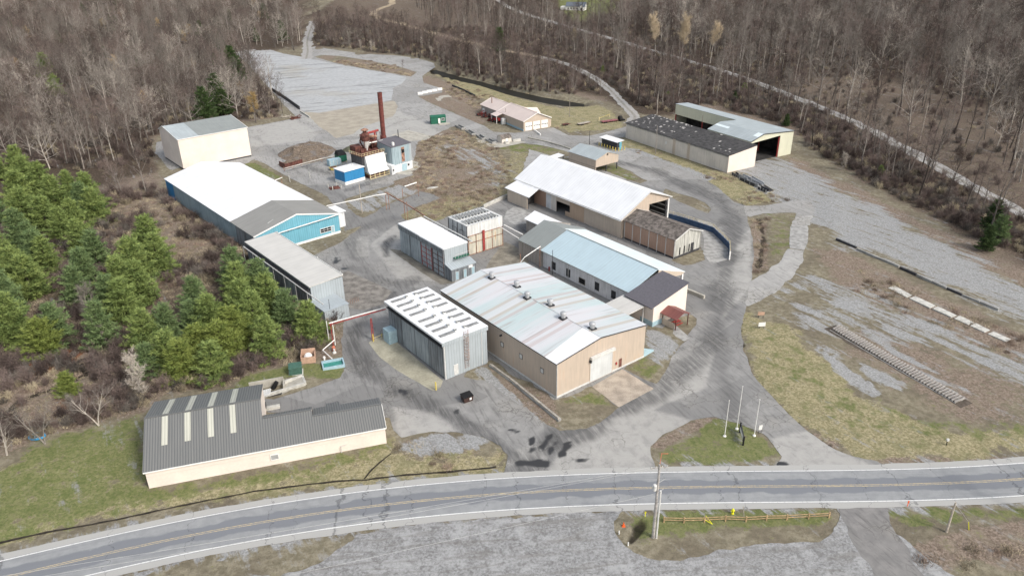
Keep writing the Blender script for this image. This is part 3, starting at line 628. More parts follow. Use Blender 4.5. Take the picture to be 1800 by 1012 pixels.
def paving():
    dark_lines = [(smooth_line(PX([(905,850),(960,790),(1060,740),(1150,690),(1215,640),(1250,600),(1262,560),(1270,500),(1285,440),(1290,400),(1270,360),(1215,330),(1150,300),(1080,285)]), 6), 4.2, .8),
      (smooth_line(PX([(1300,790),(1300,740),(1280,690),(1262,620),(1260,560)]), 6), 3.0, .55), (smooth_line(PX([(900,800),(820,745),(740,705),(680,675),(640,640),(620,600),(640,560),(680,520)]), 6), 2.6, .9),
      (smooth_line(PX([(660,520),(650,480),(620,430),(640,400),(690,385)]), 5), 4.0, .5), (smooth_line(PX([(680,450),(678,430),(695,415)]), 5), 1.8, 1.0),
      (smooth_line(PX([(620,470),(700,500),(730,490)]), 4), 2.5, .6), (smooth_line(PX([(600,420),(625,370),(600,345),(560,330),(520,300),(450,240)]), 6), 1.5, .35),
      (smooth_line(PX([(610,335),(680,310),(720,300)]), 5), 2.0, .6), (smooth_line(PX([(530,290),(560,300),(600,310)]), 5), 2.2, .8), (smooth_line(PX([(870,245),(940,250),(1010,262),(1080,285)]), 5), 3, .45),
      (smooth_line(PX([(890,372),(930,400),(905,450),(880,480)]), 5), 4, .7), (smooth_line(PX([(560,220),(640,205),(720,190)]), 4), 2, .25), (smooth_line(PX([(640,245),(700,215),(740,210)]), 4), 1.5, .3)]
    pale_polys = [PX(p) for p in ([(695,395),(720,430),(800,490),(830,500),(700,490),(650,430)], [(1150,640),(1230,600),(1260,620),(1240,680),(1150,720),(1110,715)], [(1270,560),(1320,500),(1320,400),(1296,420),(1290,470)], [(1260,470),(1296,465),(1296,500),(1262,520)],
      [(1360,770),(1420,757),(1500,801),(1540,820),(1400,828),(1365,812)], [(1050,745),(1120,712),(1215,738),(1150,790),(1145,830),(960,832),(1000,770)], [(900,790),(950,780),(960,805),(895,815)], [(690,715),(760,725),(800,757),(706,768)], [(625,415),(648,415),(648,450),(625,452)],
      [(440,225),(520,210),(560,235),(545,245),(440,260)], [(700,205),(725,203),(775,235),(745,240)], [(650,165),(700,190),(740,240),(600,240),(530,210),(545,190)])]
    wets = [PX(p) for p in ([(902,808),(970,808),(968,820),(905,818)], [(948,785),(955,775),(968,763),(972,765),(962,780),(955,790)], [(930,795),(932,770),(938,768),(938,780),(942,793)], [(960,797),(966,785),(975,777),(980,778),(974,788),(964,800)],
      [(982,803),(984,792),(990,785),(990,778),(1002,778),(1003,786),(996,793),(991,804)], [(702,683),(718,684),(722,692),(712,694),(704,690)], [(890,752),(900,752),(910,757),(905,760),(893,757)], [(582,460),(592,453),(598,458),(590,465)], [(597,470),(608,470),(610,474),(600,474)],
      [(1008,807),(1040,803),(1045,807),(1020,811)], [(1300,818),(1335,817),(1375,812),(1390,815),(1370,822),(1320,822)], [(690,512),(697,510),(697,514),(691,515)], [(795,722),(805,720),(808,724),(798,726)])]
    def a_dark(x, y):
        t = np.zeros(x.shape)
        for l, wd, s in dark_lines: t = np.maximum(t, s*sstep(wd, wd*.2, pdist(l, x, y)+fbm(x, y, 6, 55, 3)*wd*.7))
        return t
    def a_pale(x, y):
        t = np.zeros(x.shape)
        for p in pale_polys: t = np.maximum(t, sstep(-.4, .4, sdf(p, x, y)+fbm(x, y, 5, 56, 3)*.5))
        return t*.8
    def a_wet(x, y):
        t = np.zeros(x.shape)
        for p in wets: t = np.maximum(t, sstep(-.5, .45, sdf(p, x, y)+fbm(x, y, 1.0, 57, 4)*.75))
        return t
    at = dict(dark=a_dark, pale=a_pale, wet=a_wet)
    m = asphalt_mat('weathered_asphalt', (.24, .237, .23), (.31, .305, .293), (.205, .203, .198))
    mfar = asphalt_mat('pale_worn_paving', (.31, .305, .295), (.38, .375, .36), (.27, .265, .255))
    xs = [p[0] for p in YARD]; ys = [p[1] for p in YARD]
    split = 236.0
    sheet('yard_pavement', m, lambda X, Y: np.minimum(yard_field(X, Y), split+.0-Y), (min(xs)-2, max(xs)+2, min(ys)-2, split+1), .5, 0.0, at)
    sheet('far_yard_pavement', mfar, lambda X, Y: np.minimum(yard_field(X, Y), Y-split), (min(xs)-2, max(xs)+2, split-1, max(ys)+2), 1.0, 0.0, at)
    # the pale upper lot
    lot = PX([(413,94),(470,88),(537,102),(560,107),(640,122),(716,136),(700,150),(690,156),(690,176),(560,198),(535,196),(500,180),(470,150)])
    ml = N('pale_lot_surface'); v = ml.world(); st = ml.noise(ml.world((.10, 1, 1), -.32), .30, 6, .62, .6); n2 = ml.noise(v, .5, 5, .6); n1 = ml.noise(v, .03, 4)
    c = ml.mix(ml.ramp(n2, .3, .7), (.36, .37, .375), (.45, .46, .465)); c = ml.mix(ml.math('MULTIPLY', ml.ramp(st, .50, .64), ml.ramp(n1, .38, .62, .12, .9)), c, (.17, .175, .165)); c = ml.mix(ml.ramp(n1, .55, .7, 0, .5), c, (.36, .335, .28))
    ml.done(c, .9, 0, .15)
    sheet('upper_lot', ml.m, lambda X, Y: np.minimum(sdf(lot, X, Y)+jit(X, Y, 1.2, 8, 77), yard_field(X, Y)-.3), (-190, -30, 320, 530), 1.2, .006)
    band = PX([(535,197),(560,199),(692,177),(700,186),(690,205),(640,222),(620,236),(592,243),(560,222)])
    mb_ = plain('sandy_concrete', (.36, .325, .265), .9, .14, .25)
    sheet('sandy_concrete_pad', mb_, lambda X, Y: sdf(band, X, Y)+jit(X, Y, .8, 5, 78), (-130, -20, 260, 400), .9, .006)
    cm, cm2 = M['concrete'], M['concrete2']
    for k, (poly, mm, nm) in enumerate([
        ([(1040,679),(1094,648),(1149,683),(1088,716)], plain('stained_apron_concrete', (.385, .33, .27), .9, .22, .45), 'concrete_apron'),
        ([(648,602),(660,594),(684,590),(779,669),(775,680),(762,687),(735,672),(700,652),(668,628)], plain('buff_pad_concrete', (.37, .35, .27), .9, .2, .25), 'concrete_pad'),
        ([(683,437),(706,440),(798,489),(800,497),(775,500),(740,478)], plain('brown_stained_concrete', (.20, .185, .155), .9, .25, .5), 'concrete_pad'),
        ([(858,462),(886,425),(905,432),(935,455),(905,480),(850,480)], plain('yard_stained_concrete', (.235, .215, .175), .9, .3, .5), 'concrete_pad'),
        ([(890,372),(905,362),(935,375),(930,392),(905,395),(885,385)], cm2, 'concrete_pad'),
        ([(1225,385),(1250,392),(1278,425),(1281,455),(1250,465),(1236,445),(1238,420)], cm2, 'concrete_pad'),
        ([(702,276),(745,288),(720,308),(695,305)], cm, 'concrete_pad'),
        ([(688,237),(718,229),(760,239),(752,246),(700,250)], cm, 'concrete_pad'),
        ([(805,233),(870,252),(905,246),(925,250),(870,262),(840,252),(812,240)], cm, 'concrete_pad'),
        ([(762,170),(788,167),(797,173),(770,178)], cm, 'concrete_slab'),
        ([(1186,570),(1213,593),(1203,600),(1182,588)], cm2, 'concrete_slab'),
        ([(1389,398),(1398,394),(1418,394),(1421,400),(1420,425),(1414,440),(1388,436),(1388,420)], M['concrete2'], 'concrete_patch'),
        ([(600,480),(612,476),(690,512),(672,535),(640,545),(610,540)], plain('dark_stained_concrete', (.215, .20, .18), .9, .35, .6), 'concrete_pad'),
        ([(772,236),(800,230),(806,233),(775,243)], cm, 'concrete_slab')]):
        W = PX(poly); xs = [p[0] for p in W]; ys = [p[1] for p in W]
        sheet(nm, mm, (lambda W, k: lambda X, Y: sdf(W, X, Y)+jit(X, Y, .12, 2, 100+k))(W, k), (min(xs)-1, max(xs)+1, min(ys)-1, max(ys)+1), .4, .006+.004*(k % 2))
    # gravel branches on the right, pale
    gm = asphalt_mat('pale_packed_gravel', (.34, .335, .32), (.42, .41, .39), (.30, .295, .285))
    none = dict(dark=lambda x, y: x*0, pale=lambda x, y: x*0, wet=lambda x, y: x*0)
    for k, poly in enumerate(([(1306,362),(1340,362),(1396,353),(1425,352),(1432,372),(1422,396),(1392,396),(1400,374),(1340,375),(1318,382),(1312,378)], [(1318,495),(1345,480),(1370,460),(1385,437),(1413,441),(1410,462),(1396,483),(1370,508),(1335,530),(1310,542)])):
        W = PX(poly); xs = [p[0] for p in W]; ys = [p[1] for p in W]
        sheet('gravel_drive', gm, (lambda W, k: lambda X, Y: sdf(W, X, Y)+jit(X, Y, .6, 3, 120+k))(W, k), (min(xs)-2, max(xs)+2, min(ys)-2, max(ys)+2), .5, .016, none)
    tl = PX([(1458,574),(1700,712)]); ribbon('tie_strip', plain('dark_tie_strip', (.095, .078, .062), .95, .35, .8), tl, 1.5, .012, .35, .6, follow=True)  # dark strip under the row of ties, showing in the gaps
    # foreground gravel lot
    w = N('wet_crushed_gravel'); v = w.world(); n1 = w.noise(v, .3, 6, .7, .3); n2 = w.noise(v, 2.6, 6, .75); n3 = w.noise(v, 9, 3, .7); tr = w.noise(w.world((.12, 1, 1), -.1), .8, 4, .6, .8)
    n7 = w.noise(v, .9, 5, .7, .2); c = w.mix(w.ramp(n2, .36, .62), (.19, .19, .188), (.35, .352, .35)); c = w.mix(w.ramp(n1, .45, .64, 0, .7), c, (.41, .412, .41)); c = w.mix(w.ramp(n7, .50, .64, 0, .65), c, (.15, .145, .14)); c = w.mix(w.ramp(tr, .50, .66, 0, .5), c, (.18, .17, .155)); c = w.mix(w.ramp(n3, .3, .46, .5, 0), c, (.09, .088, .085)); w.bump(n2, .7, .12)
    w.done(c, .85, 0, .2)
    lotp = PX([(-300,1200),(150,1030),(300,992),(420,972),(520,955),(640,935),(760,920),(842,912),(960,905),(1060,900),(1090,896),(1075,915),(1085,945),(1110,975),(1160,990),(1250,975),(1350,955),(1440,950),(1470,925),(1480,905),(1470,893),(1555,890),(1560,905),(1572,930),(1620,975),(1680,1012),(1900,1100),(1900,1300)])
    side = PX([(-300,1200),(150,1030),(300,992),(420,972),(520,955),(620,938),(560,990),(470,1012),(200,1050)])
    def lf(X, Y):
        f = sdf(lotp, X, Y)+jit(X, Y, 1.1, 4, 131)
        return np.minimum(f, -(sdf(side, X, Y)+jit(X, Y, 2.2, 5, 132)))
    sheet('gravel_lot', w.m, lf, (-90, 90, 52, 92), .4, .0)
    # drive that crosses the lot
    dm = asphalt_mat('worn_drive', (.19, .185, .18), (.26, .25, .24), (.22, .215, .205))
    for a in ('dark',): pass
    ribbon('lot_drive', dm, smooth_line(PX([(1515,884),(1520,905),(1545,950),(1580,1012),(1620,1080)]), 6), 3.1, .008, .5)
    # --- public road
    rm = N('road_asphalt'); uv = rm.coord('UV'); sx = rm.n('ShaderNodeSeparateXYZ'); rm.l(uv, sx.inputs[0]); s_, t_ = sx.outputs[0], sx.outputs[1]
    v = rm.world(); n2 = rm.noise(v, .6, 5, .65); st = rm.noise(rm.coord('UV', (.05, 1.1, 1)), 1.0, 6, .6, .3); n3 = rm.noise(v, 6, 3, .7)
    c = rm.mix(rm.ramp(n2, .3, .7), (.26, .268, .272), (.315, .322, .325))
    wob = rm.math('ADD', t_, rm.ramp(rm.noise(rm.coord('UV', (.25, .2, 1)), 1.0, 4), .3, .7, -.35, .35))
    ab = rm.math('ABSOLUTE', wob)
    c = rm.mix(rm.math('MULTIPLY', rm.ramp(ab, 1.75, 1.35), rm.ramp(ab, .0, .1, .9, 1)), c, (.195, .205, .222))
    c = rm.mix(rm.ramp(st, .48, .7, 0, .45), c, (.185, .193, .205)); c = rm.mix(rm.ramp(rm.math('ABSOLUTE', t_), HALF+.0, HALF+.25), c, (.40, .395, .375))
    cb = rm.n('ShaderNodeCombineXYZ'); dn = rm.noise(v, .5, 3, .6); rm.l(rm.math('ADD', s_, rm.ramp(dn, .3, .7, -.7, .7)), cb.inputs[0]); rm.l(rm.math('MULTIPLY', t_, .012), cb.inputs[1])
    ck = rm.vor(cb.outputs[0], .10, 'DISTANCE_TO_EDGE'); c = rm.mix(rm.ramp(ck, .0015, .006, .5, 0), c, (.05, .052, .058))
    c = rm.mix(rm.ramp(n3, .3, .44, .2, 0), c, (.1, .1, .1)); rm.bump(n3, .3, .03); rm.done(c, .8, 0, .3)
    ribbon('road', rm.m, CEN, HALF+1.3, .012, .10, 1.0)
    wm = N('road_white_line'); k = wm.noise(wm.world(), 3, 4, .7); wm.done(wm.mix(wm.ramp(k, .50, .70, 0, .7), (.74, .74, .72), (.3, .3, .3)), .6)
    ym = N('road_yellow_line'); k = ym.noise(ym.world(), 2.2, 5, .75); ym.done(ym.mix(ym.ramp(k, .38, .62, .15, .85), (.66, .52, .28), (.26, .26, .25)), .6)
    tx = np.gradient(CEN[:, 0]); ty = np.gradient(CEN[:, 1]); L = np.hypot(tx, ty); nrm = np.stack([-ty/L, tx/L], 1)
    for off, mat, hw in ((HALF-.05, wm.m, .09), (-HALF+.05, wm.m, .10), (.13, ym.m, .065), (-.17, ym.m, .065)):
        ribbon('road_marking', mat, CEN+nrm*off, hw, .017, .008, 2.0)
    # --- tracks in the woods
    tm = N('gravel_track_surface'); uv = tm.coord('UV'); sx = tm.n('ShaderNodeSeparateXYZ'); tm.l(uv, sx.inputs[0]); v = tm.world(); n = tm.noise(v, .5, 5, .65)
    c = tm.mix(tm.ramp(n, .3, .7), (.30, .29, .275), (.40, .39, .37)); a = tm.math('ABSOLUTE', sx.outputs[1]); c = tm.mix(tm.math('MULTIPLY', tm.ramp(a, .9, .3), tm.ramp(n, .4, .6, .2, .9)), c, (.20, .185, .15)); tm.done(c, .9, 0, .15)
    ribbon('woodland_track', tm.m, smooth_line(PX([(780,-30),(850,-8),(895,14),(930,27),(1000,48),(1080,70),(1150,91),(1210,108),(1290,132),(1360,157),(1440,189),(1500,215),(1560,246),(1620,278),(1680,312),(1740,346),(1800,377),(1900,430),(2100,520)]), 6), 2.6, .10, .5, 3.0, follow=True)
    ribbon('gravel_track', tm.m, smooth_line(PX([(940,98),(1000,115),(1035,132),(1065,152),(1085,172),(1102,190),(1116,206),(1108,218)]), 6), 2.3, .10, .5, 2.0, follow=True)
    sm = plain('sandy_track_surface', (.36, .29, .20), .95, .2, .4)
    ribbon('sandy_track', sm, smooth_line(PX([(715,-30),(692,2),(688,10),(665,18),(655,24),(670,34),(705,42),(760,58),(820,74),(880,88),(945,100)]), 6), 3.0, .10, 1.2, 3.0, follow=True)
    ribbon('north_track', tm.m, smooth_line(PX([(538,104),(541,90),(540,75),(543,60),(549,44),(552,38)]), 6), 3.2, .10, 1.0, 2.0, follow=True)
    mud = plain('wet_mud', (.030, .024, .017), .7, .4, 1.5)
    for l_, w_, sd_ in ((DITCH, .15, 4), (DITCH2, .15, 9), (BROOK, .55, 14), (BROOK2, .4, 19)): ribbon('ditch', mud, l_, w_, .05, .10, .5, seed=sd_, follow=True)
    # --- water
    wt = N('creek_water_surface'); v = wt.world(); k = wt.noise(v, 1.5, 3); wt.bump(k, .15, .05); wt.done((.026, .024, .018), .45, 0, .05)
    xs = [p[0] for p in CREEKW]; ys = [p[1] for p in CREEKW]
    sheet('creek_water', wt.m, lambda X, Y: sdf(CREEKW, X, Y)+.9, (min(xs)-4, max(xs)+4, min(ys)-4, max(ys)+4), 1.2, -.95)
ground_parts = (ground, paving)

# ================================================================ BUILDINGS
def footprint(fr, x0, x1, y0, y1): BUILT.append([fr.wor(a, b)[:2] for a, b in ((x0, y0), (x1, y0), (x1, y1), (x0, y1))])
def btag(name, label, cat, fr, x0, x1, y0, y1, group=None):
    footprint(fr, x0, x1, y0, y1)
    t = fthing(name, label, cat, fr, (x0+x1)/2, (y0+y1)/2, group); return t
def walls_gable_y(x0, x1, y0, y1, he, hr, xr=None, he2=None, z0=-.3):
    """closed walls, ridge along y at xr"""
    xr = (x0+x1)/2 if xr is None else xr; he2 = he if he2 is None else he2; b = MB()
    b.poly([(x0, y0, z0), (x1, y0, z0), (x1, y0, he2), (xr, y0, hr), (x0, y0, he)])
    b.poly([(x1, y1, z0), (x0, y1, z0), (x0, y1, he), (xr, y1, hr), (x1, y1, he2)])
    b.poly([(x0, y1, z0), (x0, y0, z0), (x0, y0, he), (x0, y1, he)]); b.poly([(x1, y0, z0), (x1, y1, z0), (x1, y1, he2), (x1, y0, he2)]); return b
def roof_side(xe, he, xr, hr, y0, y1, over=.3, oy=.3, t=.12, lift=.10):
    """one slope of a ridge-along-y roof with its eave overhang"""
    dx = xe-xr; sl = (he-hr)/abs(dx); s = 1 if dx > 0 else -1; xo = xe+s*over; zo = he+sl*over
    pts = [(xr, y0-oy, hr+lift), (xo, y0-oy, zo+lift), (xo, y1+oy, zo+lift), (xr, y1+oy, hr+lift)]
    if s < 0: pts = pts[::-1]
    return MB().slab(pts, t)
def gable_y(T, x0, x1, y0, y1, he, hr, wm, rm, xr=None, he2=None, over=.3, oy=.3, rm2=None, trim='trimwhite', name='wall', label2=None):
    xr = (x0+x1)/2 if xr is None else xr; he2 = he if he2 is None else he2
    walls_gable_y(x0, x1, y0, y1, he, hr, xr, he2).build(name, wm, T)
    a = roof_side(x0, he, xr, hr, y0, y1, over, oy).build('roof', rm, T); b = roof_side(x1, he2, xr, hr, y0, y1, over, oy).build('roof', rm2 or rm, T)
    if trim:
        m = MB()
        for y in (y0-oy-.03, y1+oy+.03):
            for xe, h in ((x0, he), (x1, he2)):
                s = 1 if xe > xr else -1; sl = (h-hr)/abs(xe-xr); m.beam((xr, y, hr+.03), (xe+s*over, y, h+sl*over+.03), .05, .28)
        m.build('trim', trim, T)
    m = MB(); m.beam((xr, y0-oy, hr+.13), (xr, y1+oy, hr+.13), .35, .05); m.build('ridge_cap', rm, T)
    return a, b
def boxb(T, x0, x1, y0, y1, h, wm, z0=-.3, name='wall'):
    return MB().poly([(x0, y0, z0), (x1, y0, z0), (x1, y0, h), (x0, y0, h)]).poly([(x1, y1, z0), (x0, y1, z0), (x0, y1, h), (x1, y1, h)]).poly([(x0, y1, z0), (x0, y0, z0), (x0, y0, h), (x0, y1, h)]).poly([(x1, y0, z0), (x1, y1, z0), (x1, y1, h), (x1, y0, h)]).build(name, wm, T)
def flatroof(T, x0, x1, y0, y1, h, h2, mat, over=.15, t=.18, name='roof', axis='x'):
    """near-flat slab, h at x0 (or y0) and h2 at x1 (y1)"""
    a = (lambda x, y: h+(h2-h)*((x-x0)/(x1-x0))) if axis == 'x' else (lambda x, y: h+(h2-h)*((y-y0)/(y1-y0)))
    P4 = [(x0-over, y0-over), (x1+over, y0-over), (x1+over, y1+over), (x0-over, y1+over)]
    return MB().slab([(x, y, a(x, y)+t) for x, y in P4], t).build(name, mat, T)
def openw(T, side, pos, lo, hi, zlo, zhi, mat='glass', fm='trimwhite', name='window', fw=.09, off=.05, mull=0):
    """window or door on plane x=pos (side '-x','+x') or y=pos ('-y','+y'); pane + frame child"""
    s = -1 if side[0] == '-' else 1; ax = side[1]
    def bx(b, l, h, zl, zh, d0, d1):
        p, q = sorted((pos+s*d0, pos+s*d1))
        b.box(p, q, l, h, zl, zh) if ax == 'x' else b.box(l, h, p, q, zl, zh)
    b = MB(); bx(b, lo, hi, zlo, zhi, -.02, off); w = b.build(name, mat, T)
    f = MB(); e = off+.03
    bx(f, lo-fw, lo, zlo-fw, zhi+fw, -.01, e); bx(f, hi, hi+fw, zlo-fw, zhi+fw, -.01, e); bx(f, lo, hi, zhi, zhi+fw, -.01, e); bx(f, lo, hi, zlo-fw, zlo, -.01, e)
    for k in range(mull): c = lo+(hi-lo)*(k+1)/(mull+1); bx(f, c-.03, c+.03, zlo, zhi, off, e)
    if mull: c = (zlo+zhi)/2; bx(f, lo, hi, c-.03, c+.03, off, e+.002)
    f.build('frame', fm, w); return w

S = SITE
def b_tan():
    x0, x1, y0, y1 = 74.8, 97.2, 85.8, 123.1
    T = btag('warehouse', 'large tan metal warehouse under a rust streaked patchwork roof with six ridge vents', 'warehouse', S, x0, x1, y0, y1)
    xr = 85.3; r = gable_y(T, x0, x1, y0, y1, 7.15, 8.75, 'tan', 'patchroof', xr=xr, over=.15, oy=.12, trim=None)
    MB().box(x0-.05, x0-.003, y0-.2, y0+.0, 0, 7.1).box(x0-.06, x1+.06, y0-.06, y0-.004, -.1, .35).box(x0-.06, x0-.004, y0, y1, -.1, .35).build('base_flashing', 'gutter', T)
    m = MB(); m.beam((x0-.17, y0-.14, 7.13), (x0-.17, y1+.12, 7.13), .10, .12); m.beam((xr, y0-.16, 8.72), (x0-.15, y0-.16, 7.13), .05, .2); m.beam((xr, y0-.16, 8.72), (x1+.15, y0-.16, 7.13), .05, .2); m.build('trim', 'dark', T)
    # roller door
    a = S.ony(1038, 631, y0); b = S.ony(1077, 609, y0); c = S.ony(1037.5, 672, y0)
    lo, hi = a[0], b[0]; top = (a[1]+b[1])/2-.3
    d = openw(T, '-y', y0, lo, hi, .05, top, 'rollup', 'tan2', 'roller_door', .12, .06)
    m = MB()
    for k in range(int(top/.28)): m.box(lo+.02, hi-.02, y0-.085, y0-.062, .1+k*.28, .1+k*.28+.22)
    m.build('slat_curtain', 'rollup', d)
    MB().box(lo-.2, hi+.2, y0-.65, y0-.1, top+.02, top+.55).build('door_housing', 'gutter', T)
    MB().box(lo-.35, lo-.05, y0-.5, y0-.1, top-.55, top-.1).build('door_motor', 'dark', T)
    a = S.ony(1090, 634, y0); openw(T, '-y', y0, a[0]-.35, a[0]+.4, .35, 2.2, 'rust', 'tan', 'door', .08)
    a = S.ony(1082.5, 643, y0); MB().box(a[0]-.15, a[0]+.15, y0-.2, y0-.003, 1.3, 1.8).build('alarm_box', 'redpaint', T)
    for px, py in ((883, 605), (916, 626), (953, 651)):
        y, z = S.onx(px, py, x0); openw(T, '-x', x0, y-.4, y+.4, z-.45, z+.45, 'gutter', 'dark', 'louvre', .06)
    y, z = S.onx(882, 589, x0); MB().box(x0-.5, x0-.004, y-.15, y+.15, z-.1, z+.15).build('wall_light', 'dark', T)
    for k, (px, py) in enumerate(((861, 491), (909, 505), (924, 526), (969, 537), (989, 561), (1043, 578))):
        on_r = k % 2 == 1; x, y = S.z(px, py, 8.6); x = xr+(.95 if on_r else -.55); z = 8.6
        vlab = ('silver roof vent on the warehouse ridge', 'roof_vent')
        b = MB(); b.box(x-.65, x+.65, y-.65, y+.65, z-.15, z+.38).build('vent_curb', 'dark', T)
        MB().lathe((x, y, z+.38), [(.46, 0), (.46, .55), (.62, .6), (.62, 1.0), (.45, 1.15), (.1, 1.22)], 12).build('vent_cap', 'steel', T, smooth=False)
    # corner patch of bright new sheeting
    xa = x0-.15; f = lambda x: 7.15+(8.75-7.15)*(x-x0)/(xr-x0)+.125
    MB().slab([(x0-.2, y0-.12, f(x0-.2)), (xr-.2, y0-.12, f(xr-.2)), (xr-.2, y0+4.6, f(xr-.2)), (x0-.2, y0+3.0, f(x0-.2))], .02).build('roof_patch', 'whiteroof', T)
    MB().hexa([(x1, y0-.02, -.2), (x1+3.2, y0+.3, -.2), (x1+3.2, y0+.5, -.2), (x1, y0+.3, -.2)], [(x1, y0-.02, 1.9), (x1+3.2, y0+.3, .35), (x1+3.2, y0+.5, .35), (x1, y0+.3, 1.9)]).build('wing_wall', 'paleblue', T)

def ladder(T, x, y, z0, z1, w=.45, cage=True, name='ladder', mat='rustlight', dx=0.0, dy=-1.0):
    b = MB()
    px, py = -dy, dx
    for s in (-1, 1): b.beam((x+px*w*s, y+py*w*s, z0), (x+px*w*s, y+py*w*s, z1), .05, .05)
    for k in range(int((z1-z0)/.4)): z = z0+.2+k*.4; b.beam((x-px*w, y-py*w, z), (x+px*w, y+py*w, z), .035, .035)
    o = b.build(name, mat, T)
    if cage:
        c = MB()
        for k in range(int((z1-z0-1.8)/.7)+1):
            z = z0+2+k*.7
            q = [(x+px*w*math.cos(t)*1.0+dx*.7*math.sin(t), y+py*w*math.cos(t)+dy*.7*math.sin(t), z) for t in np.linspace(0, math.pi, 6)]
            for a, b_ in zip(q[:-1], q[1:]): c.beam(a, b_, .03, .05)
        for t in (.9, math.pi/2, 2.2): c.beam((x+px*w*math.cos(t)+dx*.7*math.sin(t), y+py*w*math.cos(t)+dy*.7*math.sin(t), z0+2), (x+px*w*math.cos(t)+dx*.7*math.sin(t), y+py*w*math.cos(t)+dy*.7*math.sin(t), z1+.6), .03, .03)
        c.build('cage', mat, o)
    return o
def kiln_doors(T, x, y0, y1, h, n, mat, lip='greydark'):
    """hanging doors along plane x (facing -x) with a rail and a dark header"""
    w = (y1-y0)/n
    for k in range(n):
        d = MB().box(x-.16, x-.03, y0+k*w+.12, y0+(k+1)*w-.12, .25, h-1.15).build('kiln_door', mat[k % len(mat)], T)
        MB().beam((x-.19, y0+k*w+.3, h-1.35), (x-.19, y0+(k+1)*w-.3, h-1.35), .06, .12).build('hanger', 'dark', d)
    MB().box(x-.55, x-.01, y0-.1, y1+.1, h-.95, h-.85).box(x-.42, x-.3, y0-.1, y1+.1, h-1.12, h-.955).build('door_rail', 'dark', T)
def b_gc():
    x0, x1, y0, y1 = 62.4, 72.3, 103.3, 124.4; h = 7.8
    T = btag('lumber_kiln', 'grey clad lumber kiln with vented white roof and caged ladder', 'kiln', S, x0, x1, y0, y1)
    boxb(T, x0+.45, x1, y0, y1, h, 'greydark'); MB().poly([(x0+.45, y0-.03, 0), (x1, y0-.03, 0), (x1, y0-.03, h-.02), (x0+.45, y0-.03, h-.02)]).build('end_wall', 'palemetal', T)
    flatroof(T, x0, x1, y0, y1, h, h+.02, 'whiteroof', .22, .35)
    MB().box(x0-.2, x1+.2, y0-.26, y0-.05, h-.5, h+.3).build('fascia', 'palemetal', T)
    kiln_doors(T, x0+.45, y0+.5, y1-.4, h, 4, ['greydark', 'greymetal', 'greymetal', 'greydark'])
    MB().box(x0+.2, x0+.42, y0-.05, y0+.3, 0, h-.5).build('corner_post', 'gutter', T); MB().box(x1-1.3, x1-1.18, y0-.10, y0-.035, 0, h-.5).build('corner_post', 'gutter', T)
    # rows of roof vents: eight baffles each with two capped pipes
    for k in range(8):
        y = y0+2.0+k*2.42+(.9 if k > 3 else 0); z = h+.36
        for xa, xb in ((x0+.7, x0+3.7), (x0+6.8, x0+9.3)):
            for ya, yb in ((y-.42, y-.10), (y+.06, y+.36)): MB().box(xa, xb, ya, yb, z, z+.14).build('vent_baffle', 'baffle', T)
        for xc in (x0+4.2, x0+6.3):
            MB().tube((xc, y+.25, z), (xc, y+.25, z+.40), .24).box(xc-.30, xc+.30, y-.5, y-.1, z, z+.2).build('vent', 'gutter', T)
            MB().box(xc-.32, xc+.32, y+.0, y+.1, z+.1, z+.34).build('vent_flap', 'flap', T)
    lx, lz = S.ony(820, 640, y0-.06); ladder(T, lx, y0-.25, .9, h+1.1)
    lx, _ = S.ony(802, 650, y0-.06); openw(T, '-y', y0-.03, lx-.45, lx+.45, .3, 2.4, 'gutter', 'gutter', 'door', .05)
    # service cabinet at the far end
    MB().box(x0-1.6, x0+.3, y1-3.2, y1-.8, 0, 2.9).build('service_cabinet', 'paleblue', T)
